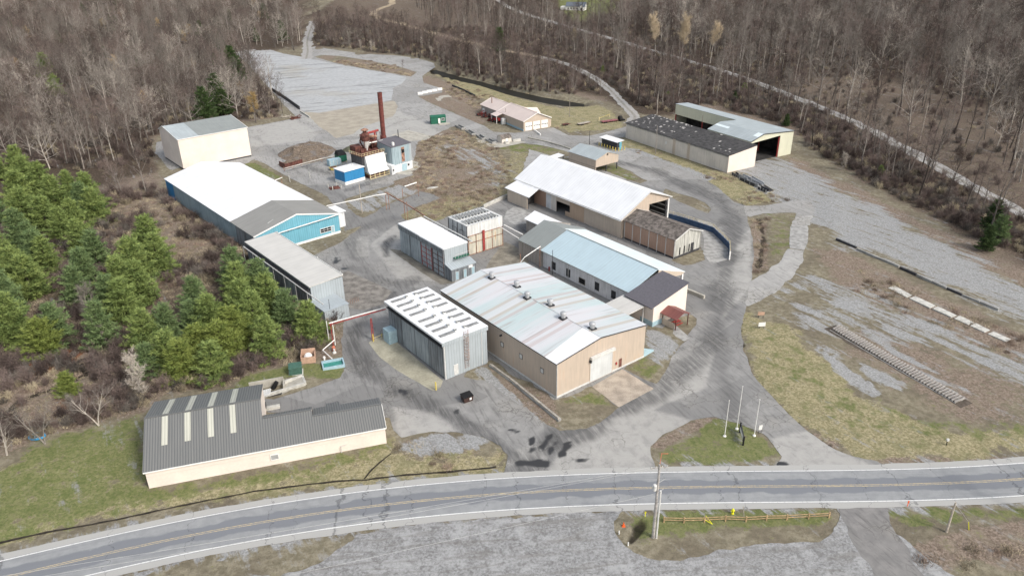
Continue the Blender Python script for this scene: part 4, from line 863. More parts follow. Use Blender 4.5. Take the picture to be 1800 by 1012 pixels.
def b_k2():
    x0, x1, y0, y1 = 86.6, 93.4, 140.4, 161.2; h = 7.6
    T = btag('lumber_kiln', 'grey lumber kiln with plain white flat roof and small annex at its front end', 'kiln', S, x0, x1, y0, y1)
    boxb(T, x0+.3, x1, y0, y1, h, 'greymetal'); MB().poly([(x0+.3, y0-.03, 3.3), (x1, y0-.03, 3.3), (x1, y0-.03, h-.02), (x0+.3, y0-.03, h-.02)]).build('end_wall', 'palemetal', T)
    flatroof(T, x0, x1, y0, 150.8, h-.15, h-.15, 'whiteroof', .12, .3); flatroof(T, x0, x1, 150.9, y1, h-.05, h-.05, 'whiteroof', .12, .3)
    MB().box(x0-.1, x0+.28, y0, y1, h-1.3, h-.16).build('header', 'greydark', T)
    w = (y1-y0)/4
    for k in range(4):
        a, b_ = y0+k*w+.2, y0+(k+1)*w-.2
        d = MB().box(x0+.08, x0+.27, a, b_, .2, h-1.4).build('kiln_door', 'greymetal', T)
        if k < 2:
            f = MB()
            for y in (a, (a+b_)/2, b_-.15): f.box(x0+.0, x0+.075, y, y+.15, .2, h-1.4)
            for z in (1.2, 2.5, 3.8, 5.1): f.box(x0+.01, x0+.07, a, b_, z, z+.12)
            f.build('door_frame', 'redpaint' if k == 1 else 'rust', d)
    ax0, ax1, ay0 = 86.9, 93.9, 137.7
    MB().poly([(ax0, ay0, -.2), (ax1, ay0, -.2), (ax1, ay0, 3.0), (ax0, ay0, 3.0)]).poly([(ax0, y0, -.2), (ax0, ay0, -.2), (ax0, ay0, 3.0), (ax0, y0, 3.6)]).poly([(ax1, ay0, -.2), (ax1, y0, -.2), (ax1, y0, 3.6), (ax1, ay0, 3.0)]).build('annex_wall', 'greydark', T)
    flatroof(T, ax0, ax1, ay0, y0-.02, 3.0, 3.6, 'palemetal', .1, .15, 'annex_roof', 'y')
    for k in range(3): x = ax0+1.5+k*2.3; openw(T, '-y', ay0, x-.4, x+.4, .2, 2.2, 'paleblue', 'gutter', 'door', .05)
    MB().box(ax0+4.9, ax0+6.0, ay0-.05, ay0-.003, 2.2, 2.9).build('notice_panel', 'whitepaint', T)
    MB().box(x0+2.6, x1+.1, y0-1.0, y0-.1, 4.6, 4.75).build('catwalk', 'green', T)
    b = MB()
    for k in range(6): b.beam((x0+2.7+k*.8, y0-1.0, 4.7), (x0+2.7+k*.8, y0-1.0, 5.7), .05, .05)
    b.beam((x0+2.6, y0-1.0, 5.7), (x1+.1, y0-1.0, 5.7), .06, .06); b.build('railing', 'gutter', T)
    MB().tube((x1+.8, y0-1, h+.3), (x1+.8, y1, h+.3), .16).tube((x1+.3, y0, h-.4), (x1+.3, y1, h-.4), .12).build('steam_pipe', 'gutter', T)
    b = MB()
    for k in range(6): y = y0+k*4; b.beam((x1+.1, y, h-.3), (x1+.9, y, h+.2), .08, .08)
    b.build('pipe_bracket', 'dark', T)
def b_k3():
    x0, x1, y0, y1 = 98.6, 109.6, 147.9, 156.4; h = 8.0
    T = btag('lumber_kiln', 'tall rust stained white kiln with rows of open roof hatches', 'kiln', S, x0, x1, y0, y1)
    boxb(T, x0, x1, y0, y1, h, 'whitemetal')
    b = MB(); b.box(x0-.1, x1+.1, y0-.1, y1+.1, h-.02, h+.06); b.build('roof', 'whitemetal', T)
    xm = 0
    for i, (ya, yb) in enumerate(((y0+.7, y0+3.5), (y0+4.9, y0+7.8))):
        for k in range(10):
            x = x0+.9+k*1.0; MB().slab([(x, ya, h+.10), (x+.55, ya, h+.10), (x+.55, yb, h+.10), (x, yb, h+.10)], .03).build('hatch_opening', 'black', T)
            MB().hexa([(x-.12, ya, h+.06), (x-.04, ya, h+.06), (x-.04, yb, h+.06), (x-.12, yb, h+.06)], [(x-.32, ya, h+.6), (x-.26, ya, h+.6), (x-.26, yb, h+.6), (x-.32, yb, h+.6)]).build('hatch_lid', 'whitepaint', T)
    MB().box(x0, x1, y0-.16, y0-.01, 0, 5.2).build('front_doors', 'rustpanel', T)
    b = MB()
    for x in (x0, x0+2.4, x0+4.6, x0+7.4, x1-.2): b.box(x, x+.2, y0-.25, y0-.165, 0, 5.4)
    for z in (.1, 3.3, 5.2): b.box(x0, x1, y0-.27, y0-.168, z, z+.15)
    b.build('door_frame', M['rustlight'], T); MB().box(x0+4.4, x0+5.1, y0-.4, y0-.28, .4, 5.9).build('red_track', 'redpaint', T)
    b = MB()
    for k in range(5): y = y0+k*(y1-y0-.1)/4; b.box(x0-.12, x0-.01, y, y+.12, 0, h)
    b.build('wall_rib', 'dark', T)
    openw(T, '-x', x0, y0+1.5, y0+3.2, .2, 6.2, 'whitemetal', 'dark', 'side_door', .06); openw(T, '-x', x0, y0+4.8, y0+6.6, .2, 6.2, 'whitemetal', 'dark', 'side_door', .06)
def b_roof2():
    F = Frame(0.70); c = [F.z(px, py, 6.7) for px, py in ((429, 424), (486, 412), (597.5, 483), (546, 508))]
    x0 = (c[0][0]+c[3][0])/2; x1 = (c[1][0]+c[2][0])/2; y0 = (c[2][1]+c[3][1])/2; y1 = (c[0][1]+c[1][1])/2; h = 6.7
    T = btag('lumber_kiln', 'long grey kiln with a cream flat roof between the pines and the yard', 'kiln', F, x0, x1, y0, y1)
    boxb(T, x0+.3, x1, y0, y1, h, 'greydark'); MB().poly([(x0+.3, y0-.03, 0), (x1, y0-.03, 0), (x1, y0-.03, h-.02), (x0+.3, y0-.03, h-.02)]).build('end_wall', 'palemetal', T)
    flatroof(T, x0+.1, x1, y0, y1, h-.1, h+.2, 'creamroof', .1, .22)
    MB().tube((x1+.15, y0, h+.45), (x1+.15, y1, h+.45), .13).build('roof_pipe', 'gutter', T)
    for k in range(4):
        y = y0+1+k*(y1-y0-2)/3; MB().tube((x1+.15, y, h), (x1+.15, y, h+.9), .09).build('pipe_stand', 'gutter', T)
    kiln_doors(T, x0+.3, y0+.5, y1-.5, h, 5, ['greydark', 'greymetal'])
    MB().tube((x0-.5, y0-7, h-1.2), (x0-.5, y1, h-1.0), .13).build('steam_pipe', 'gutter', T)
    b = MB()
    for k in range(7): y = y0+k*(y1-y0)/6; b.beam((x0-.6, y, 0), (x0-.6, y, h-1.1), .14, .14)
    b.build('pipe_post', 'gutter', T)
    q = [F.z(px, py, 3.2) for px, py in ((554, 528.6), (592.6, 518.3), (607.5, 532.5), (568, 548.6))]
    ax0, ax1, ay0 = min(p[0] for p in q)+.3, max(p[0] for p in q)-.2, min(p[1] for p in q)
    boxb(T, ax0, ax1, ay0, y0-.02, 3.1, 'palemetal', name='annex_wall'); flatroof(T, ax0, ax1, ay0, y0-.05, 3.1, 3.1, 'palemetal', .12, .15, 'annex_roof')
    MB().tube((ax0+1.4, ay0+.2, 3.2), (ax0+1.4, ay0+.2, 5.6), .05).build('vent_pipe', 'dark', T)
    b = MB(); [b.beam((x1+.2+k*.5, y0-1, 0), (x1+.2+k*.5, y0-1, 1.3), .06, .06) for k in range(6)]; b.build('rack', 'rustlight', T)
def b_blue():
    F = Frame(0.713); q = {k: F.z(*p) for k, p in dict(fl=(447.5, 414.3, 5.5), fr=(596.5, 376.3, 5.5), bl=(288.2, 314.1, 5.5), br=(420.5, 286.4, 5.5), rf=(520.2, 377.1, 8.5), rb=(354.5, 283.4, 8.5)).items()}
    print('blue', q)
    x0 = (q['fl'][0]+q['bl'][0])/2; x1 = (q['fr'][0]+q['br'][0])/2; y0 = (q['fl'][1]+q['fr'][1])/2; y1 = (q['bl'][1]+q['br'][1])/2; xr = (x0+x1)/2; he, hr = 5.5, 8.4
    T = btag('storage_hall', 'long turquoise hall with white and grey gable roof beside the pines', 'hall', F, x0, x1, y0, y1)
    ys = y0+14.5
    walls_gable_y(x0, x1, y0, y1, he, hr).build('wall', 'bluepaint', T)
    for s, xe in ((-1, x0), (1, x1)):
        roof_side(xe, he, xr, hr, ys, y1, .35, .0, lift=.13).build('white_roof', 'whiteroof', T); roof_side(xe, he, xr, hr, y0, ys-.02, .35, 0, lift=.10).build('grey_roof', 'greyroof', T)
    m = MB()
    for s, xe in ((-1, x0), (1, x1)): m.beam((xr, y0-.12, hr+.0), (xe+s*.35, y0-.12, he-.10), .22, .3)
    m.build('trim', 'trimwhite', T); MB().box(x0, x1+.02, y0-.06, y0-.003, -.1, .55).build('base_trim', 'whitepaint', T)
    # side wall sections facing the pines
    y2 = y1-6.5
    MB().box(x0-.05, x0-.003, y2, y1, 0, he-.1).build('deep_blue_panel', 'bluedeep', T); MB().box(x0-.04, x0-.003, y0+12, y2, 0, he-.1).build('faded_panel', 'bluefade', T); MB().box(x0-.05, x0-.003, y0, y0+12, 0, he-.1).build('lower_panel', 'greydark', T)
    (lx, lz), (hx, hz) = F.ony(564, 411, y0), F.ony(582, 403.5, y0)
    openw(T, '-y', y0, lx, hx, 1.4, 2.5, 'glass', 'trimwhite', 'window', .12, mull=2); dx = F.ony(586, 412, y0)[0]; openw(T, '-y', y0, dx-.35, dx+.45, .3, 2.5, 'paleblue', 'trimwhite', 'door', .1)
    # pale pipe climbing across the gable
    a = F.ony(427, 425, y0-.5); b = F.ony(598, 378, y0-.5); MB().tube((x0-1.2, y0-.5, he-.9), (x1+.6, y0-.5, he-.0), .14).build('gable_pipe', 'whitepaint', T)
    b = MB(); [b.beam((x0+3+k*3, y0-.5, he-1.3+k*.12), (x0+3+k*3, y0-.05, he-.7+k*.12), .08, .08) for k in range(7)]; b.build('pipe_bracket', 'dark', T)
    MB().slab([(x1+.3, y0+3.0, 4.6), (x1+4.0, y0+3.0, 4.5), (x1+4.0, y0+9, 4.5), (x1+.3, y0+9, 4.6)], .15).build('side_canopy', 'whiteroof', T)
    boxb(T, x1+.02, x1+3.6, y0+3.4, y0+8.6, 4.35, 'whiteblock', name='side_room')
    MB().beam((xr-4.5, y0+3.6, hr-1.02), (xr-6.8, y0+3.0, hr-1.52), .08, .04).build('roof_strip', 'trimwhite', T)
def b_beige():
    F = Frame(0.69); q = {k: F.z(*p) for k, p in dict(fl=(311.8, 245.9, 10.6), fr=(434.1, 224.3, 10.6), rl=(289.8, 220.9, 12.6), rr=(411.8, 200.9, 12.6), bl=(275, 227.7, 10.6)).items()}
    print('beige', q)
    x0, x1 = q['fl'][0], q['fr'][0]; y0 = (q['fl'][1]+q['fr'][1])/2; yr = (q['rl'][1]+q['rr'][1])/2; y1 = max(q['bl'][1], yr+2); he, hr = 10.6, 12.5
    T = btag('storage_shed', 'tall cream windowless shed with low grey roof at the wood edge', 'shed', F, x0, x1, y0, y1)
    b = MB(); z0 = .5
    b.poly([(x0, y0, z0), (x1, y0, z0), (x1, y0, he), (x0, y0, he)]).poly([(x1, y1, z0), (x0, y1, z0), (x0, y1, he), (x1, y1, he)])
    b.poly([(x0, y1, z0), (x0, y0, z0), (x0, y0, he), (x0, yr, hr), (x0, y1, he)]).poly([(x1, y0, z0), (x1, y1, z0), (x1, y1, he), (x1, yr, hr), (x1, y0, he)]); b.build('wall', 'cream', T)
    MB().box(x0+.1, x1-.1, y0+.1, y1-.1, -.3, .6).build('plinth', 'dark', T)
    xs = x0+7.3
    for a, b_, mt in ((x0-.15, xs, 'steelroof'), (xs+.02, x1+.15, 'greyroof2')):
        MB().slab([(a, y0-.15, he+.06), (b_, y0-.15, he+.06), (b_, yr, hr+.1), (a, yr, hr+.1)], .1).slab([(b_, y1+.15, he+.06), (a, y1+.15, he+.06), (a, yr, hr+.1), (b_, yr, hr+.1)], .1).build('roof', mt, T)
    m = MB()
    for x in (x0-.2, x1+.2): m.beam((x, y0-.15, he+.05), (x, yr, hr+.08), .1, .3); m.beam((x, y1+.15, he+.05), (x, yr, hr+.08), .1, .3)
    m.beam((x0-.2, y0-.2, he), (x1+.2, y0-.2, he), .1, .22); m.build('trim', 'trimwhite', T)
def b_dark():
    F = Frame(math.atan2(10.3, 35.1)); Z = F.z
    fl, fr_ = Z(251.3, 830.8, 3.3), Z(678.3, 751.5, 3.3); rl, rm_ = Z(256.7, 736, 7.0), Z(458.9, 700.9, 7.0); bl, bm = Z(270, 707.3, 4.4), Z(458.9, 675.5, 4.4)
    q = {k: Z(230+x/3.748, 600+y/3.748, z) for k, (x, y, z) in dict(a1=(866, 530, 5.5), a2=(1195, 480, 5.5), b1=(1200, 518, 5.0), b2=(1650, 440, 5.0), e1=(870, 465, 4.6), e2=(1190, 420, 4.6), g1=(1200, 412, 3.6), g2=(1280, 362, 3.2), g3=(1375, 348, 3.2), g4=(1620, 362, 3.6)).items()}
    print('dark', fl, fr_, rl, rm_, bl, bm, q)
    x0, x1 = fl[0]+.15, fr_[0]-.1; y0 = (fl[1]+fr_[1])/2+.4; yr = (rl[1]+rm_[1])/2; yb = (bl[1]+bm[1])/2; xm = (rm_[0]+bm[0])/2
    T = btag('office_building', 'long cream building under charcoal ribbed roof with four skylight strips', 'building', F, x0, x1, y0, yb-.4)
    he, hr, hb = 3.3, 7.0, 4.4; sl = (hr-he)/(yr-y0)
    z = lambda y: he+sl*(y-y0)
    y2 = y0+(5.5-he)/sl; y3 = y0+(5.0-he)/sl; x2 = (q['a2'][0]+q['b1'][0])/2
    b = MB(); b.poly([(x0, y0, -.3), (x1, y0, -.3), (x1, y0, he), (x0, y0, he)])
    b.poly([(x0, yb-.3, -.3), (x0, y0, -.3), (x0, y0, he), (x0, yr, hr), (x0, yb-.3, hb)]); b.poly([(xm, y0, -.3), (xm, yb-.3, -.3), (xm, yb-.3, hb), (xm, yr, hr), (xm, y0, he)])
    b.poly([(xm, yb-.3, -.3), (x0, yb-.3, -.3), (x0, yb-.3, hb), (xm, yb-.3, hb)])
    yk = y2+2.6; yq = y3+4.4
    b.poly([(x2, yk, -.3), (xm, yk, -.3), (xm, yk, 4.3), (x2, yk, 4.3)]); b.poly([(x1, y0, -.3), (x1, yq, -.3), (x1, yq, 3.3), (x1, y3, 5.0), (x1, y0, he)]); b.poly([(x1, yq, -.3), (x2, yq, -.3), (x2, yq, 3.3), (x1, yq, 3.3)])
    b.build('wall', 'cream', T)
    r = MB(); L = .12; g = lambda x, y, zz: (x, y, zz+L)
    ye = y0-.35
    r.slab([g(x0-.25, ye, z(ye)), g(xm+.12, ye, z(ye)), g(xm+.12, yr, hr), g(x0-.25, yr, hr)], .15); r.slab([g(xm+.12, ye, z(ye)), g(x2, ye, z(ye)), g(x2, y2, 5.5), g(xm+.12, y2, 5.5)], .15); r.slab([g(x2, ye, z(ye)), g(x1+.15, ye, z(ye)), g(x1+.15, y3, 5.0), g(x2, y3, 5.0)], .15)
    r.slab([g(x0-.25, yr, hr), g(xm+.12, yr, hr), g(xm+.12, yb, hb), g(x0-.25, yb, hb)], .15)
    r.slab([g(xm+.12, y2, 5.5), g(x2, y2, 5.5), g(x2, yk+.2, 4.2), g(xm+.12, yk+.2, 4.2)], .15); r.slab([g(x2, y3, 5.0), g(x1+.15, y3, 5.0), g(x1+.15, yq+.1, 3.3), g(x2, yq+.1, 3.3)], .15)
    xg = x2+2.3; r.slab([g(x2, yq+.1, 3.3), g(xg+2.3, yq+.1, 3.3), g(xg+2.3, yq+2.0, 2.7), g(xg, yq+2.0, 2.7), g(xg, yq+.6, 3.1), g(x2, yq+.6, 3.1)], .12)
    r.build('roof', 'charmetal', T)
    MB().beam((x0-.25, yr, hr+.18), (xm+.12, yr, hr+.18), .3, .05).beam((xm+.1, y2, 5.66), (x2, y2, 5.66), .3, .05).beam((x2, y3, 5.16), (x1+.15, y3, 5.16), .3, .05).build('ridge_cap', 'gutter' if 0 else 'charmetal', T)
    MB().box(x0+.05, x1-.02, y0-.10, y0-.004, he-1.15, he-.05).build('fascia_band', M['cream'], T); m = MB(); m.beam((x0-.2, ye-.03, z(ye)+.02), (x1+.15, ye-.03, z(ye)+.02), .06, .2); m.beam((x1+.18, ye, z(ye)+.02), (x1+.18, y3, 5.0), .06, .25); m.build('trim', 'trimwhite', T)
    for k in range(4):
        px, py = [(291, 757), (331.5, 749), (371.5, 742), (410.5, 735)][k]; xc = Z(px, py, 5.5)[0]
        ya, yb_ = y0+(4.8-he)/sl, yr-.25; hz = lambda y: z(y)+L+.05
        MB().slab([(xc-.45, ya, hz(ya)), (xc+.45, ya, hz(ya)), (xc+.45, yb_, hz(yb_)), (xc-.45, yb_, hz(yb_))], .04).build('skylight', 'skylight', T)
        s2 = (hb-hr)/(yb-yr); h2 = lambda y: hr+s2*(y-yr)+L+.05; ya, yb_ = yr+.5, yb-.5
        MB().slab([(xc-.45, ya, h2(ya)), (xc+.45, ya, h2(ya)), (xc+.45, yb_, h2(yb_)), (xc-.45, yb_, h2(yb_))], .04).build('skylight', 'greyroof2' if 0 else 'skylight', T)
    a = F.ony(483, 803, y0-.1)[0]; openw(T, '-y', y0, a-.55, a+.55, 1.0, 1.9, 'steel', 'trimwhite', 'window', .09, .12)
    a = F.ony(600, 790, y0)[0]; MB().tube((a, y0-.3, .0), (a, y0-.3, 1.2), .05).tube((a, y0-.3, 1.2), (a+.9, y0-.15, 1.3), .05).build('wall_pipe', 'gutter', T)
    # clutter left lying behind the wing belongs to its own things
def b_wlong():
    x0, x1, y0, y1 = 136.6, 155.0, 131.5, 176.3
    xr = 146.5; he, hr = 5.6, 10.9; h2 = 7.7
    T = btag('long_shed', 'long open ended shed with bright white roof and tan sides', 'shed', S, x0, x1, y0, y1)
    # walls: yard side in boards, gable front partly open
    segs = [(y0, 146, 'tan2', 4.9), (146, 152, 'brownpanel2', 4.9), (158, 162.5, 'cream_block', 4.9), (162.5, 172, 'brownpanel', 4.9)]
    for a, b_, mt, h in segs: MB().box(x0, x0+.2, a, b_, -.2, h+.3).build('side_wall', mt, T)
    MB().box(x0, x0+.2, 172, y1, -.2, 5.2).build('side_wall', 'tan2', T)
    MB().box(x0, x0+.2, 152, 158, 3.4, 5.2).build('door_header', 'tan2', T); MB().box(x0, x0+.2, 152, 154, -.2, 1.3).build('low_wall', 'brownpanel2', T)
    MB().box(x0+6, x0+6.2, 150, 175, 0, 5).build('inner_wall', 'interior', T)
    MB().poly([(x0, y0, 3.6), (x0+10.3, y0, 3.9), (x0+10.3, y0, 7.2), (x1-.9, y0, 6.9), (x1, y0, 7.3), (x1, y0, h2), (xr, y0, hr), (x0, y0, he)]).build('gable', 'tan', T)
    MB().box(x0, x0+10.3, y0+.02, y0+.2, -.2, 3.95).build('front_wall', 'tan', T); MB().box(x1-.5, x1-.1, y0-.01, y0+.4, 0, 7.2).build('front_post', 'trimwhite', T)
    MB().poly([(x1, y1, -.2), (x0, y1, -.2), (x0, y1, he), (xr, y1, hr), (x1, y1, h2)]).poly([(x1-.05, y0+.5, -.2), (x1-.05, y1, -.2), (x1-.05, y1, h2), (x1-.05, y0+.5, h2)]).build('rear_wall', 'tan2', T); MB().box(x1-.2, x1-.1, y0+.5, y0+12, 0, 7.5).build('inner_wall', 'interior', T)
    MB().box(x0+1, x1-1, y0+10, y0+10.2, 0, 5.8).build('inner_wall', 'interior', T)  # dark colour paints interior shade behind the open end
    b = MB(); [b.beam((x1-.3, y0+.6, z), (x1-.3, y0+9.8, z), .15, .25) for z in (2.0, 3.4, 4.8, 6.2)]; b.build('girt', 'gutter', T)
    b = MB(); [b.beam((x1-1, y0+k*6+.3, 0), (x1-1, y0+k*6+.5, 7.4), .25, .25) for k in range(3)]; b.build('steel_post', 'dark', T)
    roof_side(x0, he, xr, hr, y0, y1, .9, .5, lift=.12).build('roof', 'whiteroof', T); roof_side(x1, h2, xr, hr, y0, y1, .4, .5, lift=.12).build('roof', 'whiteroof', T)
    MB().beam((x0-.98, y0-.5, he-.1), (x0-.98, y1+.5, he-.1), .08, .2).beam((xr, y0-.55, hr+.0), (x1+.4, y0-.55, h2-.12), .06, .25).beam((xr, y0-.55, hr), (x0-.9, y0-.55, he-.2), .06, .25).build('trim', 'gutter', T)
    # lean-to porch at the far end
    lx = 131.3; ly0, ly1 = 164.8, 175.3
    MB().slab([(lx-.3, ly0-1.2, 4.0), (x0-.9, ly0-.0, 5.25), (x0-.9, ly1, 5.25), (lx-.3, ly1, 4.0)], .12).build('porch_roof', 'whiteroof', T)
    MB().box(lx, lx+.15, ly0, ly1-1, -.2, 3.95).build('porch_wall', 'tan2', T); MB().box(lx, x0, ly1-1.15, ly1-1, -.2, 4).build('porch_wall', 'tan2', T)
    MB().box(lx+.2, lx+.5, ly0, ly0+.3, 0, 4.0).build('porch_post', 'dark', T); MB().box(lx+.16, x0-.1, ly0+3, ly0+3.2, 0, 4).build('porch_back', 'interior', T)
    MB().box(x0-.06, x0-.004, 160.2, 162.4, .2, 4.2).build('sliding_door', 'whiteblock', T)
    MB().box(x0-.9, x0-.1, 168.4, 171, 0, 1.1).build('bin', 'rust', T)
def b_shing():
    x0, x1, y0, y1 = 137.3, 146.9, 113.6, 131.0; xr = 141.9
    T = btag('lumber_shed', 'old board shed with brown shingle roof and peeling white end wall', 'shed', S, x0, x1, y0, y1)
    gable_y(T, x0, x1, y0, y1, 5.2, 7.0, 'brownpanel', 'shingle', xr=xr, over=.4, oy=.35, trim='gutter')
    MB().poly([(x0-.0, y0-.03, 0), (x1, y0-.03, 0), (x1, y0-.03, 5.2), (xr, y0-.03, 6.95), (x0, y0-.03, 5.2)]).build('end_wall', 'peelwood', T)
    for x in (x0+1.7, x0+3.4, x0+5.2): MB().box(x, x+.45, y0-.06, y0-.032, .6, 2.6).build('window', 'black', T)
    MB().box(x0+6.0, x0+7.2, y0-.07, y0-.033, .3, 2.7).build('door', 'dark', T); MB().box(x0, x1, y0-.08, y0-.034, -.1, .5).build('base_board', 'dark', T)
    b = MB()
    for k in range(7): y = y0+k*(y1-y0-.15)/6; b.box(x0-.1, x0-.003, y, y+.15, 0, 5.0)
    b.build('batten', 'gutter', T); MB().box(x0-.08, x0-.004, y0, y1, -.1, .4).build('base_board', 'dark', T)
def b_lb():
    x0, x1, y0, y1 = 108.5, 126.0, 101.0, 131.0; xr = 117; he, hr = 4.4, 7.5
    T = btag('planer_mill', 'long white block mill with pale blue metal roof and dark roofed end', 'building', S, x0, x1, 94.5, 140)
    xa = x0+.7
    MB().poly([(xa, y1, -.2), (xa, y0-.6, -.2), (xa, y0-.6, he+.1), (xa, y1, he+.1)]).build('wall', 'whiteblock', T)
    MB().poly([(x1-.5, y0+6, -.2), (x1-.5, 134, -.2), (x1-.5, 134, he), (x1-.5, y0+6, he)]).build('rear_wall', 'cream_block', T)
    roof_side(x0+.2, he+.05, xr, hr, y0, y1, .2, 0, lift=.1).build('roof', 'blueroof', T); roof_side(x1, he, xr, hr, y0-.2, y1+3, .2, 0, lift=.1).build('roof', 'blueroof2', T)
    MB().beam((xr, y0, hr+.14), (xr, y1, hr+.14), .3, .05).beam((x0-.03, y0, he+.0), (x0-.03, y1, he+.0), .1, .12).build('ridge_cap', 'greyroof2', T)
    # gable over the open loading bay
    MB().poly([(xr, y0-.25, 4.8), (x1-1.0, y0-.25, 4.0), (x1, y0-.25, he), (xr, y0-.25, hr)]).build('gable', 'tan2', T)
    MB().box(x1-.9, x1-.5, y0-.3, y0+.2, 0, 4.1).build('corner_post', 'trimwhite', T); MB().box(xr+.2, x1-1, y0+4, y0+4.2, 0, 4.2).build('inner_wall', 'greydark', T)
    b = MB(); [b.box(xr+1.5+k*2.2, xr+1.7+k*2.2, y0+3.7, y0+3.98, 0, 4) for k in range(4)]; b.build('bay_frame', 'gutter', T)
    # far grey-roofed section
    gy0, gy1 = y1+.05, 139.9
    MB().poly([(x0+.2, gy1, -.2), (x0+.2, gy0, -.2), (x0+.2, gy0, he+.05), (x0+.2, gy1, he+.05)]).poly([(x1, gy1, -.2), (x0+.2, gy1, -.2), (x0+.2, gy1, he), (xr, gy1, hr), (x1, gy1, he)]).poly([(x0+.2, gy0, -.2), (xa+.1, gy0, -.2), (xa+.1, gy0, he), (x0+.2, gy0, he)]).build('grey_section_wall', 'dirtyblock', T)
    roof_side(x0, he, xr, hr, gy0, gy1, .15, 0, lift=.12).build('grey_roof', 'greyroof2', T)
    MB().slab([(xr, gy0+1.0, hr+.12), (x1+.3, 134.0, he+.2), (x1+.3, 135.0, he+.2), (xr, gy1, hr+.12)], .12).build('grey_roof', 'greyroof2', T)
    # dark shingled end
    cx0, cx1, cy0, cy1 = 107.0, 117.8, 93.1, 100.9
    MB().slab([(cx0-.2, cy0-.1, 4.55), (118.2, cy0-.1, 7.05), (118.2, cy1, 7.05), (cx0-.2, cy1, 4.55)], .2).build('dark_roof', 'charcoal', T)
    MB().poly([(cx0+.5, cy0, -.2), (cx1, cy0, -.2), (cx1, cy0, 6.85), (cx0+.5, cy0, 4.5)]).poly([(cx0+.5, y0, -.2), (cx0+.5, cy0, -.2), (cx0+.5, cy0, 4.5), (cx0+.5, y0, 4.5)]).poly([(cx1, cy0, -.2), (cx1, cy1, -.2), (cx1, cy1, 6.85), (cx1, cy0, 6.85)]).build('end_wall', 'cream', T)
    MB().box(cx0+.44, cx0+.497, cy0, cy0+3.5, -.1, 1.1).box(cx0+.44, cx0+4.0, cy0-.06, cy0-.004, -.1, 1.1).build('base_band', M['paleblue'], T)
    for px, py in ((973.5, 466.5), (999, 479), (1049.5, 502.5), (1078.5, 517.5)):
        y, z = S.onx(px, py, xa); openw(T, '-x', xa, y-.62, y+.62, z-1.0, z+.85, 'glass', 'dark', 'window', .07, mull=2)
    y, z = S.onx(1023, 501, xa); openw(T, '-x', xa, y-1.0, y+1.0, .6, 1.9, 'black', 'dirtyblock', 'opening', .1)
    y, z = S.onx(968, 478, xa); MB().lathe((xa-.5, y, .0), [(.2, 0), (.2, .9), (.12, 1.1)], 8).build('hydrant_box', 'redpaint', T)
    MB().tube((xa-.12, y1-9.5, 0), (xa-.12, y1-9.5, he), .07).build('downpipe', 'gutter', T)
def b_canopy():
    x0, x1, y0, y1 = 102.0, 107.2, 95.3, 101.5
    T = btag('canopy', 'flat white canopy roof between the tan warehouse and the dark roofed end', 'canopy', S, x0, x1, y0, y1)
    flatroof(T, x0, x1, y0, y1, 3.6, 4.0, 'creamroof', .15, .2)
    b = MB(); [b.box(x, x+.2, y, y+.2, -.1, 3.75) for x, y in ((x0, y0), (x1-.4, y0), (x0, y1-.3))]; b.build('post', 'gutter', T); MB().box(x0, x1-.2, y1-.1, y1+.05, -.1, 3.6).build('back_wall', 'interior', T)
def b_annex():
    T = btag('shed', 'small block shed with white roof beside the long white shed', 'shed', S, 119.6, 126.5, 141, 151.5)
    x0, x1, y0, y1 = 119.6, 125.4, 140.5, 151.0
    boxb(T, x0+.4, x1, y0, y1, 3.7, 'dirtyblock'); MB().slab([(x0, y0-3, 3.9), (x1+.3, y0-5, 3.9), (x1+.3, y1+3.4, 3.9), (x0, y1+.5, 3.9)], .18).build('roof', 'whiteroof', T)
